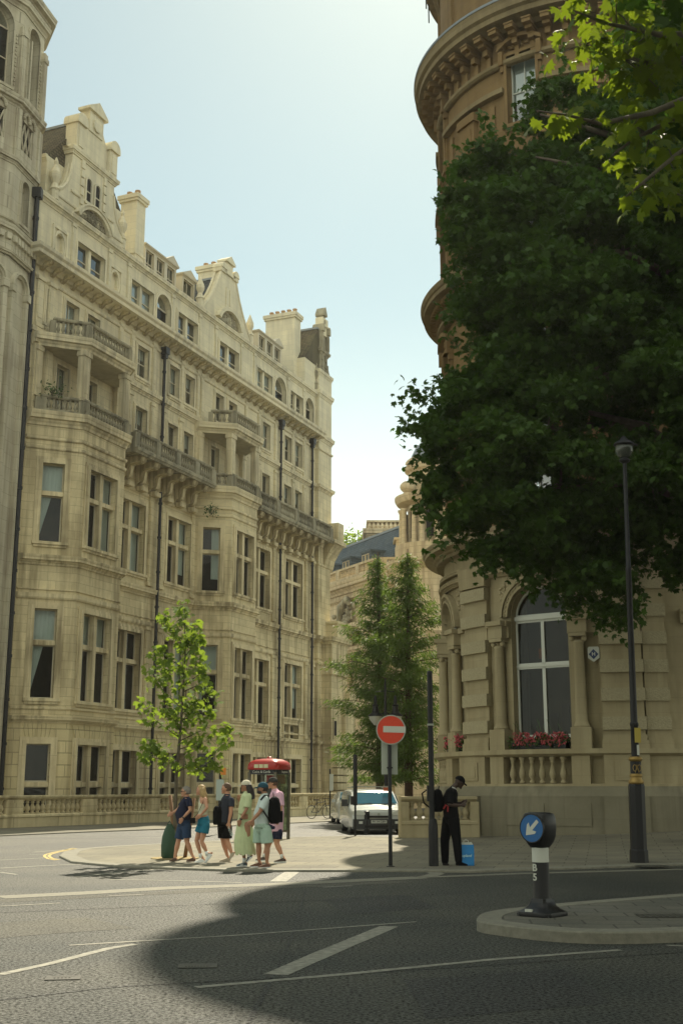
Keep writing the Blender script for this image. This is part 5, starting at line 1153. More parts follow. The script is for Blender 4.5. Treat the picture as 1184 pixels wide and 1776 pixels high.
def far_turret():
    root = empty('domed_turret_building', (7.6, 99.0, 0), 0, 'stone corner turret with paired columns and a lead dome behind the plane leaves', 'building'); R0 = 2.6
    f = MB(); f.lathe([(3.3, 0), (3.3, 13.5), (3.5, 13.9), (3.2, 14.0), (3.2, 19.0), (3.9, 19.6), (3.9, 19.9), (3.1, 20.0), (3.1, 21.9), (2.0, 22.0), (2.0, 27.2), (2.9, 27.4), (3.1, 27.9), (3.1, 28.3), (2.3, 28.4), (1.9, 28.5), (1.9, 31.6), (2.2, 31.8), (2.3, 32.3), (1.8, 32.4)], seg=28); f.build('wall', FST, root, auto=True)
    col = None
    for k in range(16):
        a = (k // 2) * PI / 4 + (.14 if k % 2 else -.14) + .25
        if col is None: m = MB(); m.lathe([(.34, 0), (.26, .15), (.24, .3), (.20, 4.6), (.3, 4.9), (.34, 5.2)], seg=10); col = m.build('column', FST, root, smooth=True, loc=(2.55 * math.cos(a), 2.55 * math.sin(a), 22.0))
        else: dup(col, root, (2.55 * math.cos(a), 2.55 * math.sin(a), 22.0))
    for k in range(8):
        a = k * PI / 4 + .25 + PI / 8; x, y = 2.0 * math.cos(a), 2.0 * math.sin(a); Tt, l = plane_frame((x * 1.01 + .5 * math.sin(a), y * 1.01 - .5 * math.cos(a)), (x * 1.01 - .5 * math.sin(a), y * 1.01 + .5 * math.cos(a)))
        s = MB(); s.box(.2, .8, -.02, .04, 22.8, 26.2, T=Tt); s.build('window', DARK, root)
    K = 10
    for a in (-PI / 2 - .55, -PI / 2 + .55, -PI / 2 + 1.65):
        s = MB(); e = (-math.sin(a), math.cos(a)); o = (math.cos(a), math.sin(a)); T = lambda p, ee, q: (e[0] * p + o[0] * (1.9 + ee), e[1] * p + o[1] * (1.9 + ee), q)
        s.prism([(1.25 * math.cos(PI * i / K), 32.3 + .95 * math.sin(PI * i / K)) for i in range(K + 1)], -.6, .35, T)
        s.sphere((2.7 * math.cos(a - .35), 2.7 * math.sin(a - .35), 29.2), .62, 10, 8, sz=1.25); s.lathe([(.4, 0), (.25, .3), (.4, .6)], 2.7 * math.cos(a - .35), 2.7 * math.sin(a - .35), 8, z0=28.3)
        s.build('pediment', FST, root, auto=True)
    s = MB(); s.lathe([(1.75, 32.3), (1.75, 33.0), (1.6, 34.0), (1.25, 35.1), (.7, 35.9), (.3, 36.2), (.25, 37.0), (.05, 37.6)], seg=20); s.build('dome', LEAD, root, smooth=True)
    s = MB(); s.box(3.0, 16, -1.5, 10, 0, 19.5); sweep(s, [(3.0, -1.5), (16, -1.5)], cornice(18.8, 19.8, .6)); s.build('side_wing', FST, root)
far_turret()
for ob in bpy.data.objects['domed_turret_building'].children:
    if ob.name.startswith('column'): ob.scale = (1, 1, .60); ob.location.z = 21.3; continue
    for v in ob.data.vertices:
        if v.co.z > 21.9: v.co.z = 21.3 + (v.co.z - 21.9) * .66
        elif v.co.z > 20.05: v.co.z = 20.05 + (v.co.z - 20.05) * .67
def far_pavilion(x, y, w_, z0, z1, label):
    root = empty('roof_pavilion', (x, y, 0), 0, label, 'building'); f = MB(); f.box(-w_ / 2, w_ / 2, -2, 2, 0, z1); sweep(f, [(-w_ / 2, 2), (-w_ / 2, -2), (w_ / 2, -2), (w_ / 2, 2)], cornice(z1 - .9, z1, .7)); sweep(f, [(-w_ / 2, 2), (-w_ / 2, -2), (w_ / 2, -2), (w_ / 2, 2)], band(z1 - 2.6, z1 - 2.4, .15))
    f.build('wall', FST, root); s = MB(); k = 0
    while k * .45 < w_: s.lathe([(.2, 0), (.28, .3), (.1, .7), (.2, .8)], -w_ / 2 + k * .45, -2.1, 6, z0=z1); k += 1
    s.box(-w_ / 2 - .3, w_ / 2 + .3, -2.3, 2, z1 + .75, z1 + .95); s.build('parapet', FST, root)
far_pavilion(AT(672, 900, 125)[0], 125, 4.0, 0, 28.0, 'square stone roof pavilion with crested parapet above the blue slate roof')
far_pavilion(AT(590, 900, 150)[0], 150, 4.6, 0, 30.6, 'distant parapeted stone block just right of the mansion corner')

# ================================================================== trees and plants
def leaf_shape(kind):
    if kind == 'plane':      # five-lobed leaf
        p = [(0, -.30), (.10, -.26), (.36, -.34), (.30, -.20), (.52, -.12), (.34, -.02), (.54, .22), (.36, .18), (.34, .34), (.17, .20), (.12, .42), (0, .64), (-.12, .42), (-.17, .20), (-.34, .34), (-.36, .18), (-.54, .22), (-.34, -.02), (-.52, -.12), (-.30, -.20), (-.36, -.34), (-.10, -.26)]
        z = [0.02, .02, -.08, 0, -.12, 0, -.14, -.04, -.06, .03, 0, -.16, 0, .03, -.06, -.04, -.14, 0, -.12, 0, -.08, .02]
        return np.array([(a, b, c) for (a, b), c in zip(p, z)])
    if kind == 'spray': return np.array([(0, -.5, 0), (.10, -.2, .02), (.07, .15, 0), (0, .5, -.05), (-.07, .15, 0), (-.10, -.2, .02)])
    return np.array([(0, -.5, 0), (.28, -.1, .05), (.2, .3, .02), (0, .5, -.05), (-.2, .3, .02), (-.28, -.1, .05)])
def scatter_leaves(name, pos, size, kind, mt, parent, seed=1, droop=.6, dirs=None):
    rs = np.random.RandomState(seed); n = len(pos); sh = leaf_shape(kind); k = len(sh)
    pos = np.asarray(pos, dtype=float)
    if parent is not None: pos = pos - np.array(parent.matrix_world.translation if False else parent.location)
    # leaf frame: normal roughly up/outwards with scatter, tip hanging
    nrm = rs.normal(0, 1, (n, 3)); nrm[:, 2] = np.abs(nrm[:, 2]) + .35; nrm /= np.linalg.norm(nrm, axis=1)[:, None]
    tip = rs.normal(0, 1, (n, 3)); tip[:, 2] -= droop * 1.6
    if dirs is not None: tip = tip * .35 + np.asarray(dirs) * 1.4
    tip -= nrm * np.sum(tip * nrm, axis=1)[:, None]; tip /= np.linalg.norm(tip, axis=1)[:, None] + 1e-9
    sd = np.cross(tip, nrm); s = size * rs.uniform(.6, 1.25, n)
    V_ = pos[:, None, :] + s[:, None, None] * (sh[None, :, 0:1] * sd[:, None, :] + sh[None, :, 1:2] * tip[:, None, :] + sh[None, :, 2:3] * nrm[:, None, :])
    me = bpy.data.meshes.new(name); me.vertices.add(n * k); me.loops.add(n * k); me.polygons.add(n)
    me.vertices.foreach_set('co', V_.reshape(-1)); me.loops.foreach_set('vertex_index', np.arange(n * k, dtype=np.int32))
    me.polygons.foreach_set('loop_start', np.arange(0, n * k, k, dtype=np.int32)); me.polygons.foreach_set('loop_total', np.full(n, k, dtype=np.int32))
    me.update(calc_edges=True); me.validate(); me.materials.append(mt); o = bpy.data.objects.new(name, me); C.objects.link(o); o.parent = parent; return o
BARK = mat('plane_bark', (.13, .11, .075), .9, noise_amt=.5, nscale=6, bump=.6, bscale=20)
BARK2 = mat('redwood_bark', (.10, .055, .03), .9, noise_amt=.4, nscale=8, bump=.6)
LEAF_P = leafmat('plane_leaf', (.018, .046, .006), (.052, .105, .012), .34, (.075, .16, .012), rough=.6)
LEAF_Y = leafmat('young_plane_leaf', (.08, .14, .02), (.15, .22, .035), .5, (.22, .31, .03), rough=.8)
LEAF_N = leafmat('sunlit_plane_leaf', (.05, .085, .012), (.10, .14, .018), .55, (.15, .205, .010), rough=.65)  # lit copy of the plane leaf, sunlight put into the brighter colour
LEAF_R = leafmat('redwood_spray', (.06, .11, .02), (.12, .18, .035), .4, (.14, .22, .03), rough=.6)
LEAF_S = leafmat('shrub_leaf', (.04, .08, .02), (.08, .14, .03), .3)
def inpoly(x, y, P):
    c = False; n = len(P)
    for i in range(n):
        x1, y1 = P[i]; x2, y2 = P[i - 1]
        if (y1 > y) != (y2 > y) and x < (x2 - x1) * (y - y1) / (y2 - y1) + x1: c = not c
    return c
def big_plane():
    root = empty('plane_tree', (11.5, 33.5, .3), 0, 'large dark plane tree spreading over the pavement in front of the hotel', 'tree')
    sil = [(945, 125), (985, 110), (1060, 140), (1250, 90), (1500, 60), (1500, 1030), (1250, 1010), (1160, 1000), (1115, 960), (1100, 1085), (1050, 1085), (1020, 1050), (975, 1045), (940, 1000), (880, 985), (850, 1005), (800, 960), (775, 935), (745, 950), (728, 895), (722, 810), (690, 700), (745, 690), (765, 630), (800, 625), (800, 580), (770, 545), (778, 430), (758, 340), (775, 290), (830, 220), (870, 240), (905, 225), (890, 200), (915, 165)]
    Y0 = 33.0; P = [(AT(x, y, Y0)[0], AT(x, y, Y0)[2]) for x, y in sil]
    rs = random.Random(21); clumps = []
    def edge_d(x, z): return min(((x - a) ** 2 + (z - b) ** 2) ** .5 for a, b in densify(P, .4))
    DP = densify(P, .5)
    tries = 0
    while len(clumps) < 640 and tries < 20000:
        tries += 1; x = rs.uniform(1.5, 12.5); z = rs.uniform(5.5, 24)
        if not inpoly(x, z, P): continue
        ed = min(((x - a) ** 2 + (z - b) ** 2) ** .5 for a, b in DP)
        r_ = rs.uniform(.45, .95)
        if ed < r_ * .55: r_ = max(.30, ed * 1.2)
        if ed < .42: continue
        r_ = min(r_, ed * .82)
        dep = min(3.4, .6 + ed * .95); yy = rs.uniform(-1, 1); yy = math.copysign(abs(yy) ** .6, yy) * dep
        s_ = (Y0 + yy) / Y0
        clumps.append((x * s_, Y0 + yy, CH + (z - CH) * s_, r_))
    pts = []; rs2 = np.random.RandomState(4)
    for (x, y, z, r_) in clumps:
        for _k in range(5):                                # each clump is five drooping twigs of leaves
            n = int(54 * (r_ / .7) ** 2) + 4; a0 = rs2.uniform(0, 2 * PI); el = rs2.uniform(-.55, .5); ln = r_ * rs2.uniform(.8, 1.55); d_ = np.array([math.cos(a0) * math.cos(el), math.sin(a0) * math.cos(el), math.sin(el)])
            t = rs2.uniform(-.15, 1, n) ** 1; p = d_[None, :] * (t * ln)[:, None]; p[:, 2] -= .28 * ln * t ** 2; w_ = .30 * r_ * (1.15 - .75 * np.clip(t, 0, 1))
            p += rs2.normal(0, 1, (n, 3)) * w_[:, None] * np.array([1, 1, .8]); pts.append(p + np.array([x, y, z]))
    DE = densify(P, .22)
    for i, (ex, ez) in enumerate(DE):                          # fringe of single hanging twigs round the crown
        if ex > 12 or rs.random() < .25: continue
        nx, nz = DE[(i + 1) % len(DE)][0] - DE[i - 1][0], DE[(i + 1) % len(DE)][1] - DE[i - 1][1]; cxm, czm = 6.5, 13.0
        inx, inz = (cxm - ex), (czm - ez); l_ = math.hypot(inx, inz); inx /= l_; inz /= l_; n = rs.randint(10, 24); dp = rs.uniform(-1.2, 1.2)
        t = rs2.uniform(-.1, 1.0, n); ln = rs.uniform(.5, 1.1); px = ex + inx * t * ln; pz = ez + inz * t * ln - .15 * (1 - t) ** 2
        pts.append(np.stack([px + rs2.normal(0, .13, n), Y0 + dp + rs2.normal(0, .2, n), pz + rs2.normal(0, .13, n)], 1))
    for (hx, hz) in [(870, 1000), (905, 1012), (930, 1025), (960, 1030), (985, 1040), (1000, 1060), (975, 1010), (845, 992), (1035, 1075), (1060, 1085), (1090, 1080), (1120, 990), (1160, 1010)]:
        for _ in range(3):
            x_, _y, z_ = AT(hx + rs.uniform(-14, 14), hz - 22, Y0); n = 26; t = rs2.uniform(0, 1, n); dd = rs.uniform(-.3, .3)
            pts.append(np.stack([x_ + dd * t + rs2.normal(0, .10, n), Y0 + rs.uniform(-1, 1) + rs2.normal(0, .15, n), z_ - .75 * t + rs2.normal(0, .09, n) + .3], 1))
    pts = np.concatenate(pts)
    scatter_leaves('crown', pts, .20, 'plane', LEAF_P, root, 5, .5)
    m = MB(); o = Vector(root.location)
    m.tube([Vector((0, 0, 0)), Vector((.05, 0, 3)), Vector((-.2, 0, 6)), Vector((-.4, -.1, 10)), Vector((-1, -.1, 15)), Vector((-1.4, 0, 19))], [.48, .40, .36, .30, .2, .08], 12)
    cs = sorted(clumps, key=lambda c: rs.random())[:150]
    limbs = []
    for k in range(11):
        z0 = 8.6 + k * 1.0; tx, tz = rs.uniform(2.6, 6.5), z0 + rs.uniform(.5, 3.0) ; ty = rs.uniform(30.5, 35.5)
        a = Vector((-.3, 0, z0)); b = Vector((max(tx, 4.0), ty, min(tz, 21))) - o; mid = (a + b) / 2 + Vector((0, 0, .7)); ps = [a, a.lerp(mid, .6), mid, mid.lerp(b, .6), b]
        m.tube(ps, [.2, .15, .11, .07, .03], 8); limbs += [ps[1], ps[2], ps[3], b]
    for c in cs:
        e = Vector(c[:3]) - o; s_ = min(limbs, key=lambda q: (q - e).length)
        if (s_ - e).length > 2.2 or e.x + o.x < 4.2: continue
        mid = (s_ + e) / 2 + Vector((0, 0, .25)); m.tube([s_, mid, e], [.05, .03, .012], 5)
    m.build('trunk', BARK, root, smooth=True)
big_plane()
def near_plane():
    root = empty('plane_tree', (7.2, 11.0, 0), 0, 'near plane tree whose sunlit yellow-green branch hangs into the top right corner', 'tree'); o = Vector(root.location); rs = random.Random(12)
    m = MB(); m.tube([Vector((0, 0, 0)), Vector((0, 0, 3)), Vector((-.2, 0, 6)), Vector((-.6, 0, 9)), Vector((-1.2, 0, 12))], [.4, .34, .3, .24, .12], 10)
    pts = []; dirs = []
    def br(pix, r0, leafn, spread=.22, start=None):
        ps = [Vector(AT(x, y, Y)) - o for x, y, Y in pix]
        if start: ps = [Vector(start)] + ps
        m.tube(ps, [r0 * (1 - .85 * i / (len(ps) - 1)) for i in range(len(ps))], 6)
        seg = [(ps[i + 1] - ps[i]).length for i in range(len(ps) - 1)]; tot = sum(seg)
        for _ in range(int(leafn * 1.5)):
            t = rs.uniform(.12 if start else 0, 1) * tot; i = 0
            while i < len(seg) - 1 and t > seg[i]: t -= seg[i]; i += 1
            p = ps[i].lerp(ps[i + 1], min(1, t / seg[i])); q = p + Vector((rs.gauss(0, spread), rs.gauss(0, spread), rs.gauss(-.06, spread * .8)))
            pts.append(tuple(q + o))
            if rs.random() < .15: m.tube([p, (p + q) / 2 + Vector((0, 0, .03)), q], [.008, .006, .004], 4)
    br([(1240, 150, 10), (1130, 195, 9.6), (1040, 215, 9.3), (985, 200, 9.2), (930, 192, 9.1)], .04, 62, .10, (-.6, 0, 9))
    br([(1240, 60, 10.5), (1140, 60, 10), (1050, 40, 9.6), (985, 15, 9.4)], .05, 115, .16, (-.8, 0, 10))
    br([(1230, 230, 10), (1170, 270, 9.6), (1110, 320, 9.3), (1080, 345, 9.2)], .035, 75, .12, (-.5, 0, 8.4))
    br([(1230, 100, 11), (1130, 110, 10.6), (1060, 100, 10.3), (1010, 75, 10.1)], .05, 120, .2)
    br([(1250, 300, 10.4), (1200, 320, 10), (1160, 345, 9.8)], .03, 45, .12)
    br([(1250, 170, 11.5), (1180, 200, 11), (1100, 240, 10.8), (1060, 270, 10.6)], .04, 95, .2)
    # boughs higher up shading those below, their own shade painted as darker leaf colour
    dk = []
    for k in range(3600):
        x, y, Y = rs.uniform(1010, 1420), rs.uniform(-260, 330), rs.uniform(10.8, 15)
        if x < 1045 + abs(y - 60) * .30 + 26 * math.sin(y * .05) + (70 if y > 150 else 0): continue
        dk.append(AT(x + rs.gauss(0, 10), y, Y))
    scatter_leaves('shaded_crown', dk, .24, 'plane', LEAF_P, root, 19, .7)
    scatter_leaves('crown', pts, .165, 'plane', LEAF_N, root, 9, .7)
    # unseen rest of the crown, added right of and behind camera to dim skylight
    r2 = np.random.RandomState(6); q = r2.normal(0, 1, (15000, 3)); q /= np.linalg.norm(q, axis=1)[:, None]; q *= (r2.uniform(.45, 1, 15000) ** .4)[:, None]
    q = q * np.array([8.5, 9.5, 5.0]) + np.array([8.2, .5, 13.5]); q = q[(q[:, 1] < 6.5) | (q[:, 0] > .36 * q[:, 1] + 2.2)]; q = q[q[:, 1] < 8.0]; q = q[(q[:, 1] < 1.0) | (q[:, 2] > 7.5)]
    scatter_leaves('unseen_crown', q, .42, 'plane', LEAF_N, root, 10, .5)
    m.build('trunk', BARK, root, smooth=True)
near_plane()
def unseen_shade_tree(x, y, seed, label):  # out-of-view trees, added to dim the sky light on the foreground
    root = empty('plane_tree', (x, y, 0), 0, label, 'tree'); m = MB(); m.tube([(0, 0, 0), (0, 0, 4), (.3, 0, 9), (.2, .3, 14)], [.42, .36, .25, .1], 10)
    for k in range(7): a = k * .9; m.tube([(0, 0, 4.5 + k * .7), (2.2 * math.cos(a), 2.2 * math.sin(a), 7 + k * .8), (4.6 * math.cos(a), 4.6 * math.sin(a), 9 + k)], [.16, .1, .03], 6)
    m.build('trunk', BARK, root, smooth=True)
    r2 = np.random.RandomState(seed); q = r2.normal(0, 1, (13000, 3)); q /= np.linalg.norm(q, axis=1)[:, None]; q *= (r2.uniform(.3, 1, 13000) ** .4)[:, None]
    scatter_leaves('crown', q * np.array([6.2, 6.2, 5.4]) + np.array([x, y, 10.4]), .52, 'plane', LEAF_P, root, seed, .5)
unseen_shade_tree(13.6, 20.0, 61, 'unseen plane tree added to cut the sky light, beyond the right edge of the view')
unseen_shade_tree(-7.5, -9.0, 62, 'unseen plane tree added to cut the sky light, to the left behind the viewpoint')
unseen_shade_tree(4.5, -7.0, 63, 'unseen plane tree added to cut the sky light, directly behind the viewpoint')
def young_plane():
    bx, by = AT(305, 1400, 28.4)[:2]; bx, by = bx, 28.4
    root = empty('young_tree', (bx, by, PH), 0, 'slender young plane tree with bright sunlit leaves, staked in the pavement', 'tree'); o = Vector(root.location); rs = random.Random(31)
    W_ = lambda x, y, d=0: Vector(AT(x, y, by + d)) - o
    m = MB(); tr_ = [Vector((0, 0, 0)), W_(304, 1420), W_(306, 1345), W_(312, 1280), W_(318, 1200), W_(322, 1120), W_(318, 1055)]; m.tube(tr_, [.05, .045, .04, .032, .025, .016, .007], 8)
    pts = []
    ends = [((306, 1340), (372, 1305), (405, 1275)), ((306, 1335), (350, 1328), (385, 1330)), ((307, 1330), (275, 1300), (258, 1290)), ((308, 1320), (270, 1315), (250, 1310)), ((312, 1280), (270, 1250), (247, 1215)), ((312, 1285), (360, 1262), (395, 1268)),
            ((314, 1250), (350, 1235), (375, 1232)), ((316, 1230), (285, 1200), (262, 1165)), ((318, 1200), (350, 1185), (372, 1205)), ((318, 1190), (345, 1170), (352, 1150)), ((319, 1160), (290, 1140), (270, 1130)), ((320, 1140), (340, 1115), (338, 1085)), ((321, 1120), (298, 1095), (285, 1065)), ((320, 1100), (322, 1070), (320, 1050)), ((319, 1170), (300, 1160), (278, 1168)), ((315, 1240), (330, 1220), (345, 1210)), ((313, 1270), (300, 1240), (288, 1225)), ((310, 1300), (340, 1290), (360, 1285)), ((321, 1130), (325, 1110), (335, 1120))]
    for e in ends:
        d = rs.uniform(-.75, .75); ps = [W_(*e[0]), W_(*e[1], d * .5), W_(*e[2], d)]; m.tube(ps, [.014, .009, .004], 5)
        for k in range(46):
            t = rs.random() ** .75; p = ps[0].lerp(ps[1], t * 2) if t < .5 else ps[1].lerp(ps[2], t * 2 - 1)
            if t < .16 and rs.random() < .8: continue
            pts.append(tuple(p + o + Vector((rs.gauss(0, .11), rs.gauss(0, .13), rs.gauss(0, .11)))))
    for k in range(70): t = rs.random(); p = W_(320, 1250 - 190 * t); pts.append(tuple(p + o + Vector((rs.gauss(0, .13), rs.gauss(0, .16), rs.gauss(0, .1)))))
    scatter_leaves('crown', pts, .19, 'plane', LEAF_Y, root, 3, .4); m.build('trunk', BARK, root, smooth=True)
    WOOD = mat('stake_wood', (.22, .12, .06), .8, noise_amt=.3)
    for (a, b, lb) in (((295.5, 1379), (296, 1492), 'upright round wooden stake left of the young tree, beside the green bag'), ((337, 1384), (319, 1489), 'leaning wooden stake behind the woman in teal shorts')):
        p0 = Vector(AT(*a, by + .3)); q = G(*b, z=PH); q = Vector((q[0], by + .25, PH - .02)); s = MB(); s.tube([q, p0], [.045, .04], 8); s.build('tree_stake', WOOD, None, smooth=True); ob = bpy.context.scene.collection.objects[-1]; tag(ob, lb, 'stake')
    BAGM = mat('dark_green_canvas', (.018, .055, .028), .6, bump=.4, bscale=12)
    x, y = G(293, 1490, z=PH); root2 = empty('watering_bag', (x, y, PH), 0, 'dark green tree watering bag standing at the foot of the stake', 'bag')
    s = MB(); s.ring([[(.0 + rr * math.cos(2 * PI * j / 16) * (1 + .05 * math.sin(5 * j)), rr * .8 * math.sin(2 * PI * j / 16), z) for j in range(16)] for rr, z in ((.12, 0), (.17, .06), (.18, .3), (.16, .5), (.11, .66), (.07, .74), (.05, .78))]); s.build('bag_body', BAGM, root2, smooth=True)
    s = MB(); s.tube([(-.05, -.05, .76), (0, -.08, .84), (.05, -.05, .76)], .012, 5); s.build('strap', BAGM, root2)
    soil = MB(); soil.lathe([(.0, .0), (.55, .0), (.55, .012), (.0, .02)], seg=20); tag(soil.build('tree_pit_gravel', mat('ochre_tree_pit', (.36, .28, .13), .95, noise_amt=.4, nscale=30), None, loc=(bx, by + .1, PH + .006)), 'round ochre gravel pit at the foot of the young tree', 'tree pit')
young_plane()
def redwood(px, Y, ytop, wid, seed, label, lean=0):
    x, _, zt = AT(px, ytop, Y); root = empty('redwood_tree', (x, Y, 0), 0, label, 'tree', None); rs = random.Random(seed); o = Vector(root.location)
    m = MB(); m.tube([(0, 0, 0), (.05, 0, zt * .5), (lean, 0, zt)], [.22, .13, .02], 9); pts = []; dirs = []
    n = 92
    for k in range(n):
        t = (k + .5) / n; z = 1.9 + (zt - 2.2) * t; a = k * 2.4 + rs.uniform(-.4, .4); L_ = wid * min(1, (1 - t) * 2.2) ** .8 * rs.uniform(.35, 1.25) + .15
        e = Vector((math.cos(a), math.sin(a), rs.uniform(.0, .30))); b0 = Vector((lean * t, 0, z)); b1 = b0 + e * L_; m.tube([b0, b0.lerp(b1, .5) + Vector((0, 0, .06 * L_)), b1], [.035, .02, .008], 4)
        cnt = int(190 * L_ + 16)
        for _ in range(cnt):
            u = rs.random() ** .7; p = b0.lerp(b1, u); q = p + Vector((rs.gauss(0, .10 + .06 * L_), rs.gauss(0, .10 + .06 * L_), rs.gauss(-.10, .13))); pts.append(tuple(q + o)); dd = Vector((e.x, e.y, -.5 - .6 * rs.random())); dirs.append(tuple(dd.normalized()))
    scatter_leaves('crown', pts, .24, 'spray', LEAF_R, root, seed, .6, dirs); m.build('trunk', BARK2, root, smooth=True)
redwood(655, 60.0, 958, 2.05, 3, 'left and taller of the two feathery conical redwoods beyond the white van')
redwood(703, 57.0, 952, 2.1, 8, 'right feathery conical redwood beyond the white van, close to the hotel corner', .1)
def wall_plant(p, s, label, n=90):
    o = MB(); root = empty('wall_plant', p, 0, label, 'plant'); rs = np.random.RandomState(int(p[2] * 7)); q = rs.normal(0, 1, (n, 3)) * np.array([s, s, s * .7]) + np.array(p) + np.array([0, 0, s]); scatter_leaves('foliage', q, .16, 'oval', LEAF_S, root, 2)
    st = MB(); 
    for i in range(6): a = i; st.tube([(0, 0, 0), (s * .5 * math.cos(a), s * .5 * math.sin(a), s), (s * math.cos(a), s * math.sin(a), s * 1.3)], .012, 4)
    st.build('stem', BARK, root)
wall_plant(m2w(-2.3, .85, 19.5), .30, 'bushy green plant growing on the left loggia balcony of the mansion')
wall_plant(m2w(12.6, 1.2, 16.9), .26, 'green fern sprouting under the balcony beside the second bay')
rs = np.random.RandomState(3); px_, py_, pz_ = AT(605, 920, 132); 
rt = empty('roof_garden_plants', (px_, 132, pz_ - 2.5), 0, 'yellow-green shrubs on the distant roof terrace above the slates', 'plant'); scatter_leaves('foliage', rs.normal(0, 1, (900, 3)) * np.array([2.4, 1, .7]) + np.array([px_ + 1, 132, pz_ - 1.3]), .4, 'oval', LEAF_Y, rt, 4)

# ================================================================== street furniture
WHITE = mat('white_sign_face', (.48, .49, .43), .5)
REDP = mat('red_sign_face', (.62, .055, .022), .45, noise_amt=.15, nscale=30)
BLUEP = mat('blue_sign_face', (.008, .095, .28), .4)
GREYM = mat('grey_sign_back', (.30, .32, .27), .5, metal=.3)
GOLD = mat('gold_paint', (.27, .18, .055), .4, metal=.6)
BLACKP = mat('black_plastic', (.010, .010, .011), .4, spec=.35)
RUBBER = mat('rubber', (.02, .02, .02), .8)
def text_mesh(name, s_, size, ext, mt, parent, loc, rot, ax='CENTER', shear=0, bold=0):
    cu = bpy.data.curves.new(name, 'FONT'); cu.body = s_; cu.size = size; cu.extrude = ext; cu.align_x = ax; cu.align_y = 'CENTER'; cu.shear = shear; cu.offset = bold
    o = bpy.data.objects.new('tmp', cu); C.objects.link(o); bpy.context.view_layer.update()
    me = bpy.data.meshes.new_from_object(o.evaluated_get(bpy.context.evaluated_depsgraph_get())); bpy.data.objects.remove(o)
    me.materials.clear(); me.materials.append(mt); o = bpy.data.objects.new(name, me); C.objects.link(o); o.parent = parent; o.location = loc; o.rotation_euler = rot; return o
def disc(mb, T, r0, r1, y0, y1, cz, seg=32, mi=0):
    for k in range(seg):
        t0, t1 = 2 * PI * k / seg, 2 * PI * (k + 1) / seg; q = lambda r_, t_: (r_ * math.cos(t_), cz + r_ * math.sin(t_))
        if r0 > 0: mb.prism([q(r0, t0), q(r1, t0), q(r1, t1), q(r0, t1)], y0, y1, T, mi)
    if r0 == 0: mb.prism([(r1 * math.cos(2 * PI * k / seg), cz + r1 * math.sin(2 * PI * k / seg)) for k in range(seg)], y0, y1, T, mi)
TF = lambda p, e, q: (p, e, q)
def no_entry():
    x, y = G(677, 1503, z=PH); root = empty('no_entry_sign', (x, y, PH), 0, 'round red no entry sign with white bar on a black pole', 'road sign')
    cz = AT(679, 1266, y)[2] - PH; m = MB(); m.lathe([(.04, 0), (.04, cz + .25), (.03, cz + .28)], seg=14); m.lathe([(.09, 0), (.09, .012), (.05, .02)], seg=14); m.build('pole', IRON, root, auto=True)
    c = .03; T = lambda p, e, q: (p + c, e - .06, q)
    m = MB(); disc(m, T, 0, .31, 0, .012, cz); m.build('sign_plate', WHITE, root)
    m = MB(); disc(m, T, 0, .292, -.006, -.001, cz); m.build('red_disc', REDP, root)
    m = MB(); m.box(c - .235, c + .235, -.072, -.0665, cz - .055, cz + .075); m.build('white_bar', WHITE, root).rotation_euler = (0, R(1.5), 0)
    m = MB(); disc(m, T, .286, .302, -.009, -.002, cz); m.build('rim', GREYM, root)
    za, zb = AT(676, 1343, y)[2] - PH, AT(676, 1285, y)[2] - PH
    m = MB(); K = 8; fr = [( -.17 + .34 * i / K, .10 - .03 * math.cos(PI * (i / K - .5))) for i in range(K + 1)]
    m.ring([[(a, b, z) for a, b in fr] + [(a, b + .012, z) for a, b in fr[::-1]] for z in (za, zb)]); m.build('rear_sign_back', GREYM, root)
    m = MB(); m.box(-.06, .06, -.05, .10, za + .12, za + .15); m.box(-.06, .06, -.05, .10, cz - .02, cz + .02); m.build('clamp', IRON, root)
no_entry()
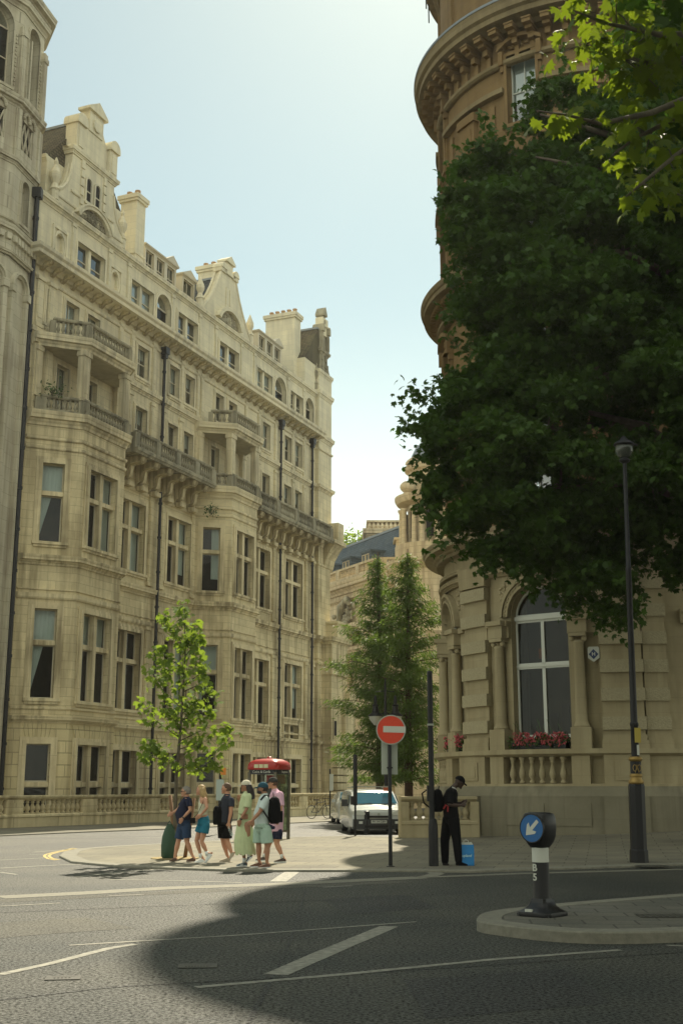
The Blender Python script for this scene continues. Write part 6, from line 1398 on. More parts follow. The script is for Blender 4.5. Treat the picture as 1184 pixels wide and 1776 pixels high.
def keep_left():
    x, y = G(940, 1588, z=.12); rz = R(-42); root = empty('traffic_bollard', (x, y, .12), rz, 'black keep-left bollard with a blue arrow disc, white band and B 5, on the island', 'bollard')
    m = MB()      # spreading square foot with chamfered corners
    def sq(h, z, c=.25): k = h * (1 - c); return [(h, -k, z), (h, k, z), (k, h, z), (-k, h, z), (-h, k, z), (-h, -k, z), (-k, -h, z), (k, -h, z)]
    m.ring([sq(.235, 0), sq(.24, .02), sq(.235, .05), sq(.17, .085), sq(.135, .12), sq(.115, .17), sq(.105, .20)]); 
    for a in range(4): t = a * PI / 2 + PI / 4; m.box(math.cos(t) * .25 - .04, math.cos(t) * .25 + .04, math.sin(t) * .25 - .04, math.sin(t) * .25 + .04, 0, .035)
    m.build('foot', BLACKP, root, auto=True)
    m = MB(); m.lathe([(.105, .18), (.100, .24), (.098, .80)], seg=28); m.build('shaft', BLACKP, root, auto=True)
    m = MB(); m.lathe([(.102, .62), (.102, .80)], seg=28); m.build('white_band', WHITE, root, auto=True)
    m = MB(); prof = [(.79, .10, .10), (.82, .12, .12), (.87, .155, .14), (.93, .18, .15), (1.05, .19, .16), (1.15, .185, .15), (1.19, .165, .13), (1.205, .12, .08)]; n = 28
    m.ring([[(a * (1 if abs(math.cos(2 * PI * j / n)) < 1e-9 else 1) * math.copysign(abs(math.cos(2 * PI * j / n)) ** .55, math.cos(2 * PI * j / n)), b * math.copysign(abs(math.sin(2 * PI * j / n)) ** .55, math.sin(2 * PI * j / n)), z) for j in range(n)] for z, a, b in prof]); m.build('head', BLACKP, root, auto=True)
    f = -.162; m = MB(); disc(m, lambda p, e, q: (p, f + e, q), .16, .172, -.012, .01, 1.02); m.build('disc_rim', BLACKP, root)
    m = MB(); disc(m, lambda p, e, q: (p, f + e, q), 0, .161, -.008, .01, 1.02); m.build('blue_disc', BLUEP, root)
    m = MB(); a = R(225); ca, sa = math.cos(a), math.sin(a); rot = lambda p: (p[0] * ca - p[1] * sa, 1.02 + p[0] * sa + p[1] * ca)
    m.prism([rot(p) for p in [(-.125, -.022), (.01, -.022), (-.02, -.075), (.018, -.075), (.118, 0), (.018, .075), (-.02, .075), (.01, .022), (-.125, .022)]], -.012, -.0085, lambda p, e, q: (p, f + e, q)); m.build('white_arrow', WHITE, root)
    text_mesh('letter', 'B', .115, .002, WHITE, root, (-.02, -.104, .555), (PI / 2, 0, 0), bold=.003); text_mesh('digit', '5', .115, .002, WHITE, root, (-.02, -.104, .445), (PI / 2, 0, 0), bold=.003)
    m = MB(); m.box(-.10, .0, -.225, -.2, .055, .085); m.build('label_plate', WHITE, root)
keep_left()
def lamp_post():
    x, y = G(1100, 1494, z=PH); y = 27.0; x = G(1100, 1494, z=PH)[0]; root = empty('street_lamp', (x, y, PH), 0, 'tall black street lamp with gold collar standing on the kerb at the right', 'street lamp'); root.rotation_euler = (0, R(1.0), 0)
    m = MB(); n = 8; P_ = lambda h, z: [(h * math.cos(PI / 8 + PI / 4 * j) * 1.08, h * math.sin(PI / 8 + PI / 4 * j) * 1.08, z) for j in range(8)]
    m.ring([P_(.19, 0), P_(.185, .25), P_(.165, .28), P_(.165, 1.62), P_(.15, 1.66)]); m.build('base_casing', IRON, root)
    m = MB(); m.lathe([(.15, 1.64), (.17, 1.68), (.17, 1.72), (.12, 1.78), (.14, 1.82), (.14, 1.86), (.12, 1.88)], seg=18); m.build('gold_collar', GOLD, root, smooth=True); m = MB(); m.lathe([(.12, 2.14), (.15, 2.17), (.15, 2.22), (.11, 2.25)], seg=18); m.build('gold_collar', GOLD, root, smooth=True)
    m = MB(); m.lathe([(.118, 1.87), (.118, 2.15)], seg=18); mm = m.build('collar_drum', IRON, root)
    m = MB()
    for sx in (-1, 1): m.tube([(sx * .05 + .04 * math.cos(t) * sx, -.122, 2.0 + .07 * math.sin(t)) for t in [i * PI / 5 for i in range(11)]], .008, 5)
    m.tube([(-.04, -.122, 1.9), (0, -.122, 2.08), (.04, -.122, 1.9)], .008, 5); m.build('gold_cipher', GOLD, mm)
    m = MB(); m.lathe([(.085, 2.2), (.085, 2.9), (.095, 2.92), (.095, 2.98), (.078, 3.0), (.062, 6.4), (.068, 6.42), (.068, 6.48), (.055, 6.5), (.045, 9.0)], seg=16); m.build('shaft', IRON, root, auto=True)
    m = MB(); m.box(-.02, .115, -.10, -.088, 2.55, 2.87); m.build('yellow_notice', mat('yellow_paper', (.36, .28, .05), .6), root)
    m = MB(); m.box(.02, .07, -.098, -.088, 2.28, 2.5); m.build('white_sticker', WHITE, root)
    m = MB(); m.lathe([(.05, 8.95), (.13, 9.0), (.13, 9.04), (.06, 9.08)], .0, 0, 14); m.build('lantern_base', IRON, root, auto=True); m = MB(); m.lathe([(.21, 9.36), (.24, 9.40), (.22, 9.44), (.10, 9.52), (.04, 9.6)], .0, 0, 18); m.tube([(.0, 0, 9.42), (.2, 0, 9.42), (.32, 0, 9.40)], .03, 8); m.build('lantern_top', IRON, root, auto=True)
    gm = bpy.data.materials.new('lantern_glass'); gm.use_nodes = True; b = gm.node_tree.nodes['Principled BSDF']; b.inputs['Base Color'].default_value = (.16, .18, .15, 1); b.inputs['Roughness'].default_value = .15; b.inputs['Transmission Weight'].default_value = .7
    m = MB(); m.lathe([(.03, 9.06), (.12, 9.09), (.18, 9.17), (.205, 9.28), (.205, 9.36)], 0, 0, 18); m.build('lantern_bowl', gm, root, smooth=True)
lamp_post()
def post(px, yb, ytop, z, r0, name, label, cat='post', lower=None, plate=None, wide=None, sq=False):
    x, y = G(px, yb, z=z); h = AT(px, ytop, y)[2] - z; root = empty(name, (x, y, z), 0, label, cat); m = MB()
    if lower: m.lathe([(lower[0], 0), (lower[0], lower[1]), (r0, lower[1] + .05), (r0, h), (r0 * .6, h + .02)], seg=14)
    elif sq: m.box(-r0, r0, -r0, r0, 0, h)
    else: m.lathe([(r0, 0), (r0, h), (r0 * .5, h + .02)], seg=14)
    m.build('pole', IRON, root, auto=True); return root, x, y, h
r_, x, y, h = post(750, 1502, 1165, PH, .058, 'signal_pole', 'tall thick black pole that the man in black leans beside', 'pole')
m = MB(); m.lathe([(.10, 0), (.10, .75), (.085, .9), (.06, .95)], .02, 0, 14); m.build('base_sleeve', IRON, r_, auto=True); m = MB(); m.box(-.10, .02, -.12, .05, 1.30, 1.62); m.build('button_box', BLACKP, r_); m = MB(); m.box(-.065, .065, -.065, .065, 2.86, 2.9); m.build('collar', GREYM, r_)
r_, x, y, h = post(616, 1450, 1309, PH, .035, 'sign_post', 'dark post with a thick upper sleeve in front of the white van', 'post'); m = MB(); m.lathe([(.07, 1.0), (.07, h - .02), (.06, h)], seg=12); m.build('sleeve', IRON, r_); m = MB(); m.box(-.16, -.05, -.08, .08, 1.02, 1.3); m.build('box', BLACKP, r_)
r_, x, y, h = post(636, 1446, 1407, 0.02, .10, 'kerb_bollard', 'squat black bollard beside the white van', 'bollard')
r_, x, y, h = post(572, 1420, 1334, PH, .04, 'sign_post', 'thin dark sign post beside the parked bicycle', 'post'); m = MB(); m.box(-.02, .18, -.07, -.05, h - 1.1, h - .25); m.build('notice_plate', WHITE, r_)
x, y, _ = AT(381, 1400, 44.0); root = empty('sign_post', (x, 44.0, PH), 0, 'dark post with white notice and small orange cap beside the red kiosk', 'post'); h = AT(381, 1331, 44)[2] - PH
m = MB(); m.lathe([(.05, 0), (.05, h)], seg=10); m.build('pole', IRON, root); m = MB(); m.box(-.13, .14, -.09, -.06, h - 1.15, h - .42); m.build('notice_plate', mat('pale_grey_notice', (.36, .42, .38), .6), root); m = MB(); m.box(.0, .2, -.1, .08, h - .26, h - .02); m.build('orange_cap', mat('orange_plastic', (.6, .2, .02), .5), root)
def twin_lamp():
    x, y, z = AT(668, 1240, 55.0); root = empty('street_lamp', (x, y, PH), 0, 'ornate black twin-lantern street lamp behind the no entry sign', 'street lamp'); m = MB(); m.lathe([(.2, 0), (.2, .8), (.09, 1.0), (.07, z - .4), (.05, z + 1.3), (.02, z + 1.6)], seg=12); m.build('pole', IRON, root, auto=True)
    m = MB(); 
    for sx in (-1, 1): m.tube([(0, 0, z + .1), (sx * .25, 0, z - .05), (sx * .42, 0, z + .1)], .03, 6); m.tube([(0, 0, z + 1.05), (sx * .43, 0, z + 1.0)], .02, 5)
    m.build('bracket_arm', IRON, root)
    for sx in (-1, 1):
        m = MB(); m.lathe([(.06, -.25), (.26, .0), (.3, .15)], sx * .45, 0, 12, z0=z - .25); la = m.build('lantern', WHITE, root, auto=True); m = MB(); m.lathe([(.34, .15), (.30, .22), (.16, .32), (.12, .6), (.16, .65), (.07, .7), (.07, 1.0), (.02, 1.1)], sx * .45, 0, 12, z0=z - .25); m.build('lantern_top', IRON, la, auto=True)
twin_lamp()

def kiosk():
    x, y = G(464, 1457, z=PH); y += .0; root = empty('phone_kiosk', (x, y + .45, PH), R(-24), 'red-roofed phone kiosk with glass sides standing behind the walking group', 'kiosk'); T = None
    RD = mat('red_gloss_paint', (.30, .014, .010), .35); H_ = 2.05; w_ = .46
    m = MB()
    for sx in (-1, 1):
        for sy in (-1, 1): m.box(sx * w_ - .04, sx * w_ + .04, sy * w_ - .04, sy * w_ + .04, 0, H_)
    for sx in (-1, 1): m.box(sx * w_ - .03, sx * w_ + .03, -w_, w_, .22, .28)
    m.box(-w_, w_, w_ - .03, w_ + .03, .22, .28); m.build('frame', mat('grey_brown_frame', (.10, .09, .06), .5), root)
    m = MB(); n = 24; sqr = lambda a, z, k=.35: [(a * math.copysign(abs(math.cos(2 * PI * j / n)) ** k, math.cos(2 * PI * j / n)), a * math.copysign(abs(math.sin(2 * PI * j / n)) ** k, math.sin(2 * PI * j / n)), z) for j in range(n)]
    m.ring([sqr(.56, H_ + .08), sqr(.57, H_ + .10), sqr(.56, H_ + .22), sqr(.53, H_ + .29), sqr(.46, H_ + .35), sqr(.34, H_ + .40), sqr(.15, H_ + .425)]); m.lathe([(.08, 0), (.08, .07), (.05, .09)], 0, 0, 10, z0=H_ + .40); m.build('roof', RD, root, auto=True)
    m = MB(); m.ring([sqr(.53, H_ - .06), sqr(.53, H_ + .08)]); fa = m.build('fascia', BLACKP, root)
    text_mesh('sign_text', 'Coins & Cards', .105, .002, WHITE, root, (0, -.535, H_ + .01), (PI / 2, 0, 0)); text_mesh('sign_text', 'Telephone', .105, .002, WHITE, root, (.535, 0, H_ + .01), (PI / 2, 0, PI / 2))
    m = MB(); 
    for k in range(3): m.box(-.24 + k * .17, -.10 + k * .17, -.575, -.562, H_ + .13, H_ + .24)
    m.build('roof_panel', mat('cream_panel', (.5, .48, .3), .6), root)
    m = MB(); m.box(-w_ + .04, w_ - .04, w_ - .01, w_, .28, H_ - .06); m.box(w_ - .01, w_, -w_ + .04, w_ - .04, .28, H_ - .06); m.build('glass_panel', glass('kiosk_glass', (.7, .75, .65), .05), root)
    m = MB(); m.box(-.2, .2, .2, .42, .75, 1.75); m.build('telephone_unit', mat('dark_grey_metal', (.05, .055, .05), .4, metal=.5), root); m = MB(); m.box(w_ - .05, w_ + .045, -w_ - .045, -w_ + .06, .9, 1.02); m.build('red_handle', RD, root)
    m = MB(); m.box(-.3, .35, .40, .44, H_ - .35, H_ - .08); m.build('red_header', RD, root)
kiosk()

def bicycle():
    x, y = G(566, 1419.5, z=PH); root = empty('bicycle', (x - .35, y - .5, PH), R(38), 'dark bicycle parked against the thin sign post by the stone wall', 'bicycle'); BK = mat('bicycle_paint', (.03, .035, .035), .35)
    for wx in (-.52, .52):
        m = MB(); m.tube([(wx + .33 * math.cos(2 * PI * k / 24), 0, .34 + .33 * math.sin(2 * PI * k / 24)) for k in range(25)], .018, 6); wh = m.build('wheel', RUBBER, root); m = MB()
        for k in range(12): a = PI * k / 12 * 2; m.tube([(wx, 0, .34), (wx + .31 * math.cos(a), 0, .34 + .31 * math.sin(a))], .004, 4)
        m.build('spokes', GREYM, wh)
    m = MB(); S = lambda *p: m.tube(list(p), .018, 6); S((-.52, 0, .34), (-.1, 0, .32)); S((-.52, 0, .34), (-.18, 0, .82)); S((-.1, 0, .32), (-.22, 0, .92)); S((-.1, 0, .32), (.36, 0, .78)); S((-.18, 0, .80), (.34, 0, .86)); S((.52, 0, .34), (.34, 0, .9)); m.build('frame', BK, root)
    m = MB(); m.tube([(.34, 0, .9), (.31, 0, 1.0)], .015, 6); m.tube([(.42, -.28, 1.02), (.33, -.1, 1.03), (.33, .1, 1.03), (.42, .28, 1.02)], .014, 6); m.build('handlebar', BK, root)
    m = MB(); m.box(-.36, -.1, -.07, .07, .93, .98); m.build('saddle', BLACKP, root); m = MB(); m.lathe([(.09, -.01), (.09, .01)], -.1, 0, 12, z0=.32); m.box(-.12, -.06, -.12, .12, .16, .19); m.build('crankset', GREYM, root)
bicycle()
def bezel_body(secs):    # car body as lofted half-outline sections along its length
    pass
CARW = mat('white_car_paint', (.47, .49, .46), .25, spec=.6); CARW.node_tree.nodes['Principled BSDF'].inputs['Coat Weight'].default_value = .6
WSG = mat('windscreen_glass', (.02, .10, .14), .05, spec=.9); TRIM = mat('dark_grey_bumper', (.035, .036, .036), .6); LAMPM = mat('headlamp_glass', (.55, .56, .50), .12, spec=.8)
def wheel(parent, x, y, r=.32):
    m = MB(); m.ring([[(x + dx, y + rr * math.cos(2 * PI * k / 20), r + rr * math.sin(2 * PI * k / 20)) for k in range(20)] for dx, rr in ((-.1, r * .9), (-.08, r), (.08, r), (.1, r * .9))]); w_ = m.build('wheel', RUBBER, parent, auto=True)
    m = MB(); m.ring([[(x + dx, y + rr * math.cos(2 * PI * k / 16), r + rr * math.sin(2 * PI * k / 16)) for k in range(16)] for dx, rr in ((-.105, r * .55), (.105, r * .55))]); m.build('rim', GREYM, w_, auto=True)
def vehicle(name, label, cat, loc, rz, W, Ln, H, prof, glassprof, hood_z, plate=None, van=False):
    """prof: (y, z_low, z_side, z_top, inset) stations from the nose (y=0) backwards; local -y faces the viewer"""
    root = empty(name, loc, rz, label, cat); m = MB(); hw = W / 2
    def sec(y, zl, zs, zt, ins, nose=1.0):
        w0 = hw * nose; return [(-w0 * .94, y, zl), (-w0, y, zl + .12), (-w0, y, zs * .8), (-w0 * .985, y, zs), (-w0 + ins, y, zt - .06), (-w0 + ins + .12, y, zt), (0, y, zt + .025), (w0 - ins - .12, y, zt), (w0 - ins, y, zt - .06), (w0 * .985, y, zs), (w0, y, zs * .8), (w0, y, zl + .12), (w0 * .94, y, zl)]
    m.ring([sec(*p) for p in prof]); m.build('body', CARW, root, auto=True)
    return root
def van():
    x, y = G(641, 1447); root = vehicle('white_van', 'small white panel van with dark bumper and roof bars facing the camera', 'van', (x + .32, y, 0), R(6), 1.80, 4.2, 1.8,
        [(0.02, .42, .78, .86, .02, .86), (.10, .22, .86, .96, .03, .96), (.45, .2, .95, 1.06, .05, 1.0), (.95, .2, 1.0, 1.14, .06, 1.0), (1.0, .2, 1.02, 1.17, .07, 1.0), (1.62, .2, 1.05, 1.68, .17, 1.0), (1.9, .2, 1.05, 1.76, .16, 1.0), (2.6, .2, 1.05, 1.79, .13, 1.0), (4.1, .25, 1.05, 1.76, .12, 1.0), (4.25, .3, 1.0, 1.7, .14, .97)], None, .96)
    m = MB(); m.face([(-.76, 1.02, 1.185), (.76, 1.02, 1.185), (.66, 1.56, 1.64), (-.66, 1.56, 1.64)]); m.v = [(a, b - .035, c + .02) for a, b, c in m.v]; m.build('windscreen', WSG, root)
    for sx in (-1, 1):
        m = MB(); m.face([(sx * .885, 1.3, 1.10), (sx * .885, 2.3, 1.10), (sx * .80, 2.3, 1.58), (sx * .80, 1.75, 1.58)]); m.v = [(a + sx * .012, b, c) for a, b, c in m.v]; m.build('side_window', WSG, root)
        m = MB(); m.prism([(sx * .86, .78), (sx * .86, .92), (sx * .62, .96), (sx * .42, .84), (sx * .48, .76)], -.03, .16, TF); m.build('headlight', LAMPM, root, auto=True)
        m = MB(); m.box(sx * 1.0 - .1, sx * 1.0 + .1, 1.25, 1.38, 1.1, 1.38); m.box(sx * .92 - .06, sx * .92 + .06, 1.28, 1.34, 1.12, 1.2); m.build('wing_mirror', TRIM, root)
        for wy in (.75, 3.45): wheel(root, sx * .79, wy, .31)
        m = MB(); m.box(sx * .62 - .02, sx * .62 + .02, 1.9, 4.0, 1.84, 1.88); m.build('roof_bar', GREYM, root)
        m = MB(); m.box(sx * .6 - .06, sx * .6 + .06, -.075, -.04, .42, .52); m.build('fog_lamp', LAMPM, root)
    m = MB(); m.box(-.7, .7, 1.95, 2.0, 1.88, 1.92); m.build('roof_bar', GREYM, root)
    m = MB(); m.ring([[(sx, y_, z) for sx, y_ in ((-.86, .22), (-.84, .02), (-.6, -.05), (0, -.07), (.6, -.05), (.84, .02), (.86, .22))] for z in (.20, .26, .52, .60)], closed=False); m.build('bumper', TRIM, root, auto=True)
    m = MB(); m.box(-.42, .42, -.045, .03, .66, .74); m.box(-.48, .48, -.085, -.06, .27, .36); m.build('grille', BLACKP, root)
    m = MB(); m.lathe([(.045, -.005), (.05, .005)], 0, 0, 12); b_ = m.build('badge', GREYM, root, loc=(0, -.03, .80)); b_.rotation_euler = (PI / 2, 0, 0)
    m = MB(); m.box(-.26, .26, -.09, -.082, .44, .56); p_ = m.build('number_plate', WHITE, root); text_mesh('plate_text', 'FV 14 CBV', .10, .001, IRON, root, (.0, -.0925, .50), (PI / 2, 0, 0), bold=.002)
    m = MB(); m.tube([(-.5, .98, 1.18), (-.1, 1.0, 1.24)], .01, 4); m.tube([(.3, .98, 1.18), (.65, 1.02, 1.24)], .01, 4); m.build('wiper', TRIM, root)
    m = MB(); m.box(.35, .60, 1.4, 1.5, 1.72, 1.87); m.build('orange_roof_sign', mat('orange_red_plastic', (.4, .08, .03), .5), root)
van(); bpy.data.objects["white_van"].scale = (1.08, 1, .87)
def car():
    x, y = G(610, 1421); root = vehicle('white_car', 'white hatchback parked behind the van, nose just showing at its left', 'car', (x + .2, 56.5, 0), R(6), 1.8, 4.2, 1.45,
        [(0.02, .40, .62, .70, .02, .84), (.10, .2, .70, .80, .03, .95), (.5, .2, .82, .92, .05, 1.0), (1.05, .2, .86, 1.0, .06, 1.0), (1.1, .2, .88, 1.02, .07, 1.0), (1.95, .2, .92, 1.40, .22, 1.0), (2.6, .2, .92, 1.45, .2, 1.0), (3.6, .2, .92, 1.38, .22, 1.0), (4.2, .35, .85, 1.0, .1, .95)], None, .9)
    m = MB(); m.face([(-.72, 1.14, 1.05), (.72, 1.14, 1.05), (.60, 1.88, 1.38), (-.60, 1.88, 1.38)]); m.v = [(a, b - .04, c + .03) for a, b, c in m.v]; m.build('windscreen', WSG, root)
    for sx in (-1, 1):
        m = MB(); m.prism([(sx * .84, .60), (sx * .84, .76), (sx * .5, .74), (sx * .52, .64)], -.01, .18, TF); m.build('headlight', LAMPM, root)
        m = MB(); m.box(sx * .98 - .09, sx * .98 + .09, 1.35, 1.45, .95, 1.08); m.build('wing_mirror', CARW, root)
        for wy in (.8, 3.4): wheel(root, sx * .78, wy, .31)
        m = MB(); m.prism([(sx * .8, .26), (sx * .8, .42), (sx * .5, .42), (sx * .55, .26)], -.03, .05, TF); m.build('air_intake', TRIM, root)
    m = MB(); m.box(-.45, .45, -.03, .1, .52, .68); m.build('grille', BLACKP, root); m = MB(); m.box(-.26, .26, -.045, -.035, .38, .49); m.build('number_plate', WHITE, root)
car()
def flower_box(ang, label, w_=2.0):
    x, y, z = hotel_pt(ang, 6.28, 2.88); rz = R(ang) + PI / 2; root = empty('flower_box', (x, y, z), rz, label, 'flower box'); m = MB(); m.box(-w_ / 2, w_ / 2, -.16, .16, 0, .22); m.build('planter', IRON, root)
    rs = np.random.RandomState(int(ang)); n = 1500; q = rs.uniform(-1, 1, (n, 3)); q = q * np.array([w_ / 2 + .06, .25, .20]) + np.array([0, -.03, .22]); q[:, 2] += .10 * np.sin(q[:, 0] * 9) + .0
    sh = scatter_leaves('foliage', q, .085, 'oval', LEAF_S, None, 5, .4); sh.parent = root
    m = MB(); r2 = random.Random(int(ang))
    for i in range(85):
        c = (r2.uniform(-w_ / 2, w_ / 2), r2.uniform(-.28, -.05), r2.uniform(.12, .52)); s_ = r2.uniform(.035, .07)
        for k in range(5): m.sphere((c[0] + r2.gauss(0, s_ * .7), c[1] + r2.gauss(0, s_ * .5), c[2] + r2.gauss(0, s_ * .6)), s_ * .55, 6, 4)
    tag(m.build('pink_flowers', mat('pink_petals', (.36, .035, .055), .6, col2=(.42, .11, .11), nscale=5), root, smooth=True), kind='stuff')
    m = MB()
    for i in range(9): a = r2.uniform(-w_ / 2.4, w_ / 2.4); m.tube([(a, 0, .2), (a + .03, 0, .6), (a + r2.gauss(0, .1), 0, r2.uniform(.75, 1.0))], .008, 4)
    m.build('stem', LEAF_S, root)
flower_box(235.2, 'box of pink and red flowers on the sill of the big arched hotel window'); flower_box(197, 'box of pink flowers at the left edge of the hotel corner behind the black pole', 1.3)
def hydrant_sign():
    x, y, z = hotel_pt(253.0, 6.30, 5.94); root = empty('wall_sign', (x, y, z), R(253) + PI / 2, 'small white shield sign with a blue diamond and white H on the hotel wall', 'sign'); m = MB()
    m.prism([(-.19, .21), (-.14, .25), (.14, .25), (.19, .21), (.19, -.12), (0, -.26), (-.19, -.12)], 0, .02, TF); m.build('plate', WHITE, root); m = MB(); m.prism([(0, .17), (.16, 0), (0, -.17), (-.16, 0)], -.008, -.001, TF); m.build('blue_diamond', mat('navy_enamel', (.03, .05, .12), .4), root)
    text_mesh('letter', 'H', .17, .002, WHITE, root, (0, -.011, 0), (PI / 2, 0, 0), bold=.004)
hydrant_sign()

# ================================================================== people
SKIN = mat('skin_fair', (.46, .24, .15), .55); SKIN2 = mat('skin_tan', (.34, .17, .10), .55); SKIN3 = mat('skin_dark', (.045, .024, .016), .5); LIP = mat('lips', (.30, .09, .07), .5); EYE = mat('eye_dark', (.02, .015, .012), .3)
def evalmesh(mb, voxel, name, mats, parent, smooth_it=3, keep=None):
    """fuse the lofted limbs into one continuous surface"""
    me = bpy.data.meshes.new(name); me.from_pydata(mb.v, [], mb.f); o = bpy.data.objects.new('tmp', me); C.objects.link(o)
    rm = o.modifiers.new('r', 'REMESH'); rm.mode = 'VOXEL'; rm.voxel_size = voxel
    sm = o.modifiers.new('s', 'SMOOTH'); sm.iterations = smooth_it; sm.factor = .5
    bpy.context.view_layer.update(); dg = bpy.context.evaluated_depsgraph_get(); m2 = bpy.data.meshes.new_from_object(o.evaluated_get(dg)); bpy.data.objects.remove(o)
    m2.materials.clear()
    for m_ in (mats if isinstance(mats, (list, tuple)) else [mats]): m2.materials.append(m_)
    m2.polygons.foreach_set('use_smooth', [True] * len(m2.polygons)); m2.name = name
    o = bpy.data.objects.new(name, m2); C.objects.link(o); o.parent = parent; return o
def limb(mb, pts, rad, sx=1.0, sy=1.0, seg=12, ends=(0, -1)):
    """loft with round sections; torso sections are ellipses: sx along the picture, sy in depth"""
    pts = [Vector(p) for p in pts]; rings = []; n = len(pts); prev = None
    for i, p in enumerate(pts):
        d = (pts[min(i + 1, n - 1)] - pts[max(i - 1, 0)]).normalized(); a = Vector((1, 0, 0)); a = (a - d * a.dot(d)); a = a.normalized() if a.length > .2 else Vector((0, 0, 1)); b = d.cross(a)
        if b.y < 0: b = -b
        r_ = rad[i]; rx, ry = (r_ if hasattr(r_, '__len__') else (r_, r_)); rings.append([p + a * rx * math.cos(2 * PI * j / seg) + b * ry * math.sin(2 * PI * j / seg) for j in range(seg)])
    mb.ring(rings)
    for i in ends: r_ = rad[i]; rr = min(r_) if hasattr(r_, '__len__') else r_; mb.sphere(tuple(pts[i]), rr * .96, 10, 6)
def make_hand(mb, wr, tip, s=1.0, curl=.5, side=1):
    wr, tip = Vector(wr), Vector(tip); d = (tip - wr).normalized(); up = Vector((0, 1, 0)); lat = up.cross(d).normalized() if abs(d.y) < .9 else Vector((1, 0, 0)); nor = d.cross(lat)
    L_ = .088 * s; mb.ring([[wr + d * t * L_ + lat * a * w_ + nor * b * h_ for a, b in ((-1, -1), (1, -1), (1, 1), (-1, 1))] for t, w_, h_ in ((0, .026, .018), (.5, .040, .016), (1, .041, .013))])
    for k, (o, ln) in enumerate(((-.031, .068), (-.010, .078), (.011, .073), (.031, .056))):
        b0 = wr + d * L_ * .95 + lat * o; b1 = b0 + (d + nor * side * curl * .5).normalized() * ln * .5 * s; b2 = b1 + (d + nor * side * curl * 1.4).normalized() * ln * .5 * s; mb.tube([b0, b1, b2], [.0092, .0085, .007], 6)
    t0 = wr + d * L_ * .25 + lat * .032; t1 = t0 + (d * .7 + lat * .7).normalized() * .035; t2 = t1 + (d + nor * side * .4).normalized() * .03; mb.tube([t0, t1, t2], [.012, .0105, .008], 6)
def head_mesh(mb, c, face, r_=.098, tilt=0.0):
    """skull, jaw, nose, brow, ears; face = +1 looks right, -1 looks left"""
    f = face; ct, st = math.cos(tilt), math.sin(tilt)
    def P_(x, y, z): x *= f; return (c[0] + (x * ct + z * st * f), c[1] + y, c[2] + (-x * st * f + z * ct))
    seg, rg = 18, 12; rings = []
    for i in range(rg + 1):
        th = PI * (i + .15) / (rg + .3); z = -math.cos(th) * 1.16; k = math.sin(th); row = []
        for j in range(seg):
            ph = 2 * PI * j / seg; x = k * math.cos(ph) * 1.02; y = k * math.sin(ph) * .80
            if z < 0: x = x * (1 - .18 * (-z) * (1 if x < 0 else .25)) + (-z) * .08; y *= 1 + .25 * z
            row.append(P_(x * r_, y * r_, z * r_))
        rings.append(row)
    mb.ring(rings)
    mb.ring([[P_(x * r_, y * r_, z * r_) for x, y, z in q] for q in ([(.86, -.20, -.34), (.86, .20, -.34), (1.22, .06, -.30), (1.22, -.06, -.30)], [(.92, -.08, .16), (.92, .08, .16), (1.02, .03, .12), (1.02, -.03, .12)])])
    mb.sphere(P_(.80 * r_, 0, -.98 * r_), .26 * r_, 8, 6); mb.sphere(P_(.88 * r_, 0, -.62 * r_), .16 * r_, 8, 5, sy=1.6)
    for sy in (-1, 1): mb.sphere(P_(-.08 * r_, sy * .82 * r_, -.12 * r_), .22 * r_, 8, 6, sy=.45, sz=1.3)
    return P_
def PX(px, py, Y): return Vector(AT(px, py, Y))
def shoe(mb, heel, toe, h=.07, w_=.048):
    heel, toe = Vector(heel), Vector(toe); d = toe - heel; L_ = d.length; d = d / L_; up = Vector((0, 0, 1)); lat = d.cross(up).normalized(); up = lat.cross(d)
    rings = []
    for t, ww, hh in ((-.06, .6, .7), (0, .85, 1.0), (.25, .9, 1.0), (.5, 1.0, .85), (.75, 1.08, .6), (.95, .85, .45), (1.03, .45, .3)):
        p = heel + d * t * L_; rings.append([p + lat * a * ww * w_ + up * b * hh * h for a, b in ((-1, 0), (1, 0), (1.02, .35), (.7, .95), (0, 1.05), (-.7, .95), (-1.02, .35))])
    mb.ring(rings)
def sole(mb, heel, toe, w_=.052):
    heel, toe = Vector(heel), Vector(toe); d = toe - heel; L_ = d.length; d = d / L_; up = Vector((0, 0, 1)); lat = d.cross(up).normalized(); up = lat.cross(d)
    mb.ring([[heel + d * t * L_ + lat * a * ww * w_ + up * (b - .012) for a, b in ((-1, 0), (1, 0), (1, .024), (-1, .024))] for t, ww in ((-.08, .7), (0, .9), (.5, 1.0), (.8, 1.06), (1.05, .6))])

